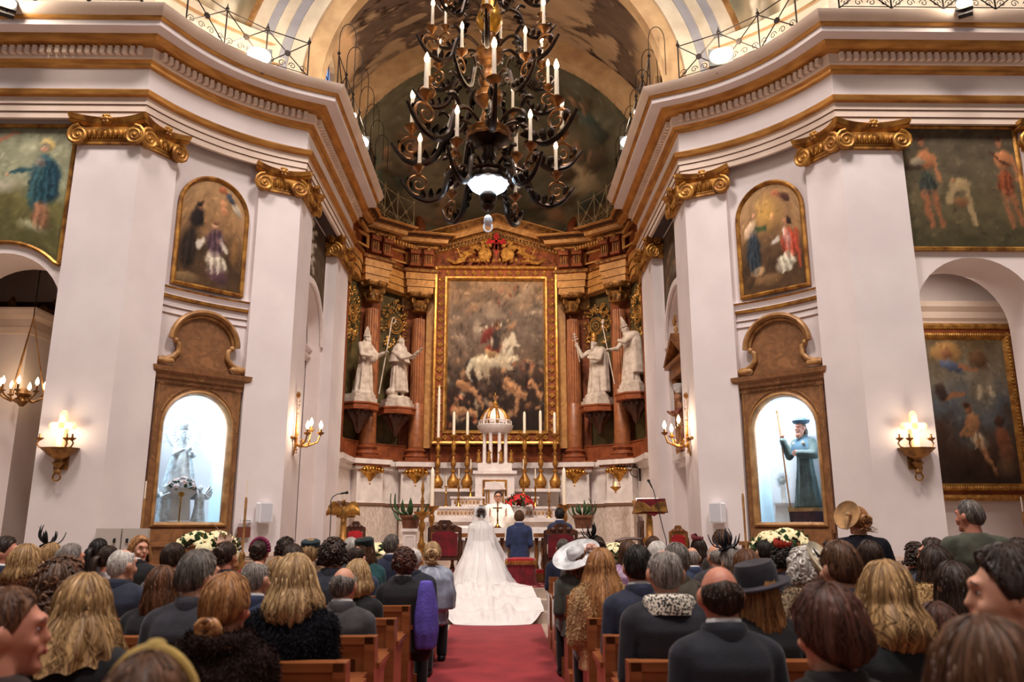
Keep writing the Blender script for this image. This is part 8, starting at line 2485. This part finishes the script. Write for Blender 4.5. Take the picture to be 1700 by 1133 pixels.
standing(root, 1.7, 'm', 25, (hang(1), hang(-1)), cloth((74, 76, 62)), 'short', 'pepper', 4, skin=M['skin2'], cw=1.08)
p = at(1424, 843, 7.0)
root = thing('person', 'standing woman in black fur with a tilted caramel saucer hat', 'person', (p[0], 7.0, 0), PI, 'standing guests', p[2] / 1.712)
standing(root, 1.7, 'f', 15, (fold(1), fold(-1)), cloth((30, 29, 36), 'fur'), 'twist', 'copper', 5)
mb = MB(); mb.lathe([(.0, 0), (.1, .0), (.14, .03), (.135, .035), (.09, .015), (0, .02)], n=30); mb.xf(0, Matrix.Translation((.09, .02, .05)) @ Vector((.8, .5, .3)).to_track_quat('Z', 'Y').to_matrix().to_4x4()); mb.build('saucer_hat', cloth((196, 150, 100)), root, 50, None, (0, -.03, 1.585))
mb = MB(); mb.tube([(.1, .05, .08), (.14, .08, -.0), (.15, .1, -.08)], [.025, .02, .006], 5); mb.ell((.11, .06, .06), (.03, .03, .025), 8, 6); mb.build('hat_ribbon', cloth((206, 160, 110)), root, 50, None, (0, -.03, 1.585))

# priest at the altar, hands open before his chest
D = 16.6
p = at(827, 816, D)
root = thing('person', 'priest in white vestments and glasses standing behind the altar with open hands', 'person', (p[0], D, .45), 0, None, (p[2] - .45) / 1.712)
pr_arm = lambda s: ((s * .27, -.06, 1.14), (s * .17, -.3, 1.2), ((-s * .1, -.35, 1), (-s, .3, 0), .25))
standing(root, 1.65, 'm', 0, (pr_arm(1), pr_arm(-1)), M['alb'], 'short', 'black', 6, .0085, .1)
mb = MB()
loft(mb, [(.35, .3, .2, .02), (.7, .33, .21, .01), (1.0, .36, .2, -.02), (1.2, .31, .19, -.02), (1.35, .23, .14, .0), (1.44, .12, .1, .0), (1.475, .08, .08, -.01)], 44, mod=lambda a, z: 1 + .035 * math.sin(10 * a + 3 * z) * min(1, max(0, 1.45 - z) * 2))
for s in (1, -1): mb.cap((s * .2, 0, 1.36), (s * .27, -.06, 1.14), .085, .12); mb.cap((s * .27, -.06, 1.14), (s * .2, -.24, 1.16), .12, .09)
me = voxel(mb, 'chasuble', .012, 3); me.materials.append(M['alb']); put('chasuble', me, root)
mb = MB(); mb.lathe([(.085, 1.44), (.082, 1.48), (.07, 1.5), (.066, 1.48)], c=(0, .0, 0), n=24); mb.build('white_collar', M['linen'], root, 50)
mb = MB()
for s in (1, -1): mb.tube([(s * .032 + .024 * math.cos(2 * PI * i / 12), -.103, .01 + .018 * math.sin(2 * PI * i / 12)) for i in range(12)], .003, 5, 0, True); mb.tube([(s * .056, -.1, .014), (s * .08, -.03, .012), (s * .082, .01, .005)], .003, 5)
mb.tube([(-.008, -.105, .014), (.008, -.105, .014)], .003, 5); mb.build('glasses', M['black'], root, 50, None, (0, -.03, 1.585))

# groom, best man
def guest_at(x, yt, D, floor, sex, yaw, sty, hc, top, tc, lab, seed, hat=None):
    p = at(x, yt, D)
    sc = (p[2] - floor) / 1.28
    root = thing('person', lab, 'person', (p[0], D, floor), PI, None, sc)
    dress_person(root, sex, yaw, sty, hc, top, tc, seed=seed)
    return root
guest_at(862, 847, 14.0, .45, 'm', 0, 'short', 'brown', 'suit', (44, 58, 98), 'groom in bright navy suit seated on the red velvet stool', 7)
guest_at(929, 843, 14.62, .45, 'm', 8, 'short', 'black', 'suit', (50, 58, 88), 'dark-haired man in navy suit seated in the right red armchair', 8)
# bride
D = 14.0
p = at(799, 839, D)
br = thing('person', 'bride seen from behind in long tulle veil and wide white train', 'person', (p[0], D, .45), PI)
sc = (p[2] - .45) / 1.29
bo = put('body', seated_body('f', 0), br); bo.scale = (sc, sc, sc)
h = put('hair', hair_mesh('updo', 3), br, None, tuple(c * sc for c in HC), 0, mats=[HM['dark']]); h.scale = (sc, sc, sc)
for nm, me in (('eyes', eyes()), ('lips', lips())):
    o = put(nm, me, br, None, tuple(c * sc for c in HC)); o.scale = (sc, sc, sc)
o = put('bodice', seated_top('dress'), br, mats=[M['cloth_white']]); o.scale = (sc, sc, sc)
mb = MB(); loft(mb, [(.0, .5, .55, -.02), (.15, .46, .5, -.02), (.35, .38, .42, -.03), (.5, .3, .34, -.06), (.62, .2, .2, -.02), (.72, .16, .13, 0)], 72, mod=lambda a, z: 1 + .05 * math.sin(13 * a + 2 * z) * max(0, .7 - z)); mb.build('skirt', M['cloth_white'], br, 60)
# train spread down the steps
nu, nv = 90, 90
U, V_ = np.meshgrid(np.linspace(-1, 1, nu), np.linspace(0, 1, nv))
fold_ = vnoise(nu, nv, 9, 5, 15, 3) - .5
fold2 = vnoise(nu, nv, 5, 9, 19, 3) - .5
yw = 14.05 - V_ * (1.93 + .10 * np.cos(U * 2.2) + .05 * fold2) + .3 * np.abs(U) ** 5 * V_
def stepz(y):
    z = np.zeros_like(y)
    for y0 in (12.4, 12.75, 13.1):
        z += .15 * np.clip((y - (y0 - .22)) / .19, 0, 1)
    return z
cxw = p[0] + (0.055 - p[0]) * V_ ** .8
hwid = .42 + .36 * V_ ** .8 + .05 * fold2
xw = cxw + U * hwid
zw = stepz(yw) + .035 + .07 * (1 - np.abs(U) ** 4) * (1 - V_) * .6 + .2 * np.clip(fold_, -.1, 1) * (1 - np.abs(U) ** 6) + .035 * np.sin(11 * U + 4 * V_ + 9 * fold2) * (1 - V_ ** 4) * (1 - np.abs(U) ** 4)
zw = np.where(V_ > .97, stepz(yw) + .02, np.maximum(zw, stepz(yw) + .02))
lx, ly = -(xw - p[0]), -(yw - D)
mb = MB(); mb.v = list(zip(lx.ravel().tolist(), ly.ravel().tolist(), (zw - .45).ravel().tolist()))
idx = np.arange(nu * nv).reshape(nv, nu)
mb.f = [tuple(r) for r in np.stack([idx[:-1, :-1], idx[:-1, 1:], idx[1:, 1:], idx[1:, :-1]], -1).reshape(-1, 4).tolist()]; mb.m = [0] * len(mb.f)
mb.build('train', M['cloth_white'], br, 180)
# veil falling from the crown over the back and out to the right
nt, nz = 60, 44
vs = []
top = HC[2] * sc + .115 * sc
fn = periodic(240, 26, 9)
for j in range(nz + 1):
    t = j / nz
    z = top * (1 - t) + .03 if t > .08 else top - .01 * (t / .08)
    for i in range(nt + 1):
        a = -PI * .62 + 1.24 * PI * i / nt       # opens to the front, back is +y in the local frame
        r = .02 + .09 * min(1, t / .1) ** .5 + .34 * t ** 1.5 + (.012 + .05 * t) * fn[(i * 3 + 20) % 240]
        ex = .30 * t ** 2.2 * max(0, -math.sin(a))
        vs.append(((r + ex) * math.sin(a) * 1.0, (r * 1.0) * math.cos(a) * (1 + .5 * t ** 2) - .02, z + .01))
fs = []
for j in range(nz):
    for i in range(nt):
        b = j * (nt + 1) + i; fs.append((b, b + 1, b + nt + 2, b + nt + 1))
mb = MB(); mb.add(vs, fs); mb.build('veil', M['veil'], br, 180)

# things left on the pews
p = at(736, 990, ROW[6] + .1)
root = thing('handbag', 'black leather coat bag hanging over the aisle end of a left pew', 'bag', (-.50, ROW[6] + .3, .52))
mb = MB(); loft(mb, [(-.16, .07, .14, 0), (-.1, .1, .17, 0), (.1, .09, .16, 0), (.2, .05, .12, 0), (.26, .02, .08, 0)], 20, mod=lambda a, z: 1 + .06 * math.sin(5 * a + 20 * z)); mb.build('pouch', cloth((26, 26, 30)), root, 60)
mb = MB(); mb.tube([(0, -.08, .2), (-.01, -.05, .38), (-.01, .05, .38), (0, .08, .2)], .012, 6); mb.build('strap', M['black'], root, 60)
y_ = ROW[8]
mb = MB()
nu, nv = 24, 22
for j in range(nv):
    t = j / (nv - 1)
    for i in range(nu):
        x = .45 * i / (nu - 1)
        a = (t - .5) * 2
        f_ = .012 * math.sin(x * 40 + 3 * t)
        yy = (-.09 if a < 0 else .07) * min(1, abs(a) * 4) + f_
        mb.v.append((x + .01 * math.sin(9 * t), yy, .83 - .26 * max(0, abs(a) - .15) + .01 * math.cos(x * 30)))
for j in range(nv - 1):
    for i in range(nu - 1):
        b = j * nu + i; mb.f.append((b, b + 1, b + nu + 1, b + nu)); mb.m.append(0)
o = mb.build('draped_shawl', cloth((176, 150, 136)), None, 180, None, (.775, y_, 0)); tag(o, 'pale pink shawl draped over the aisle end of a right pew', 'shawl')
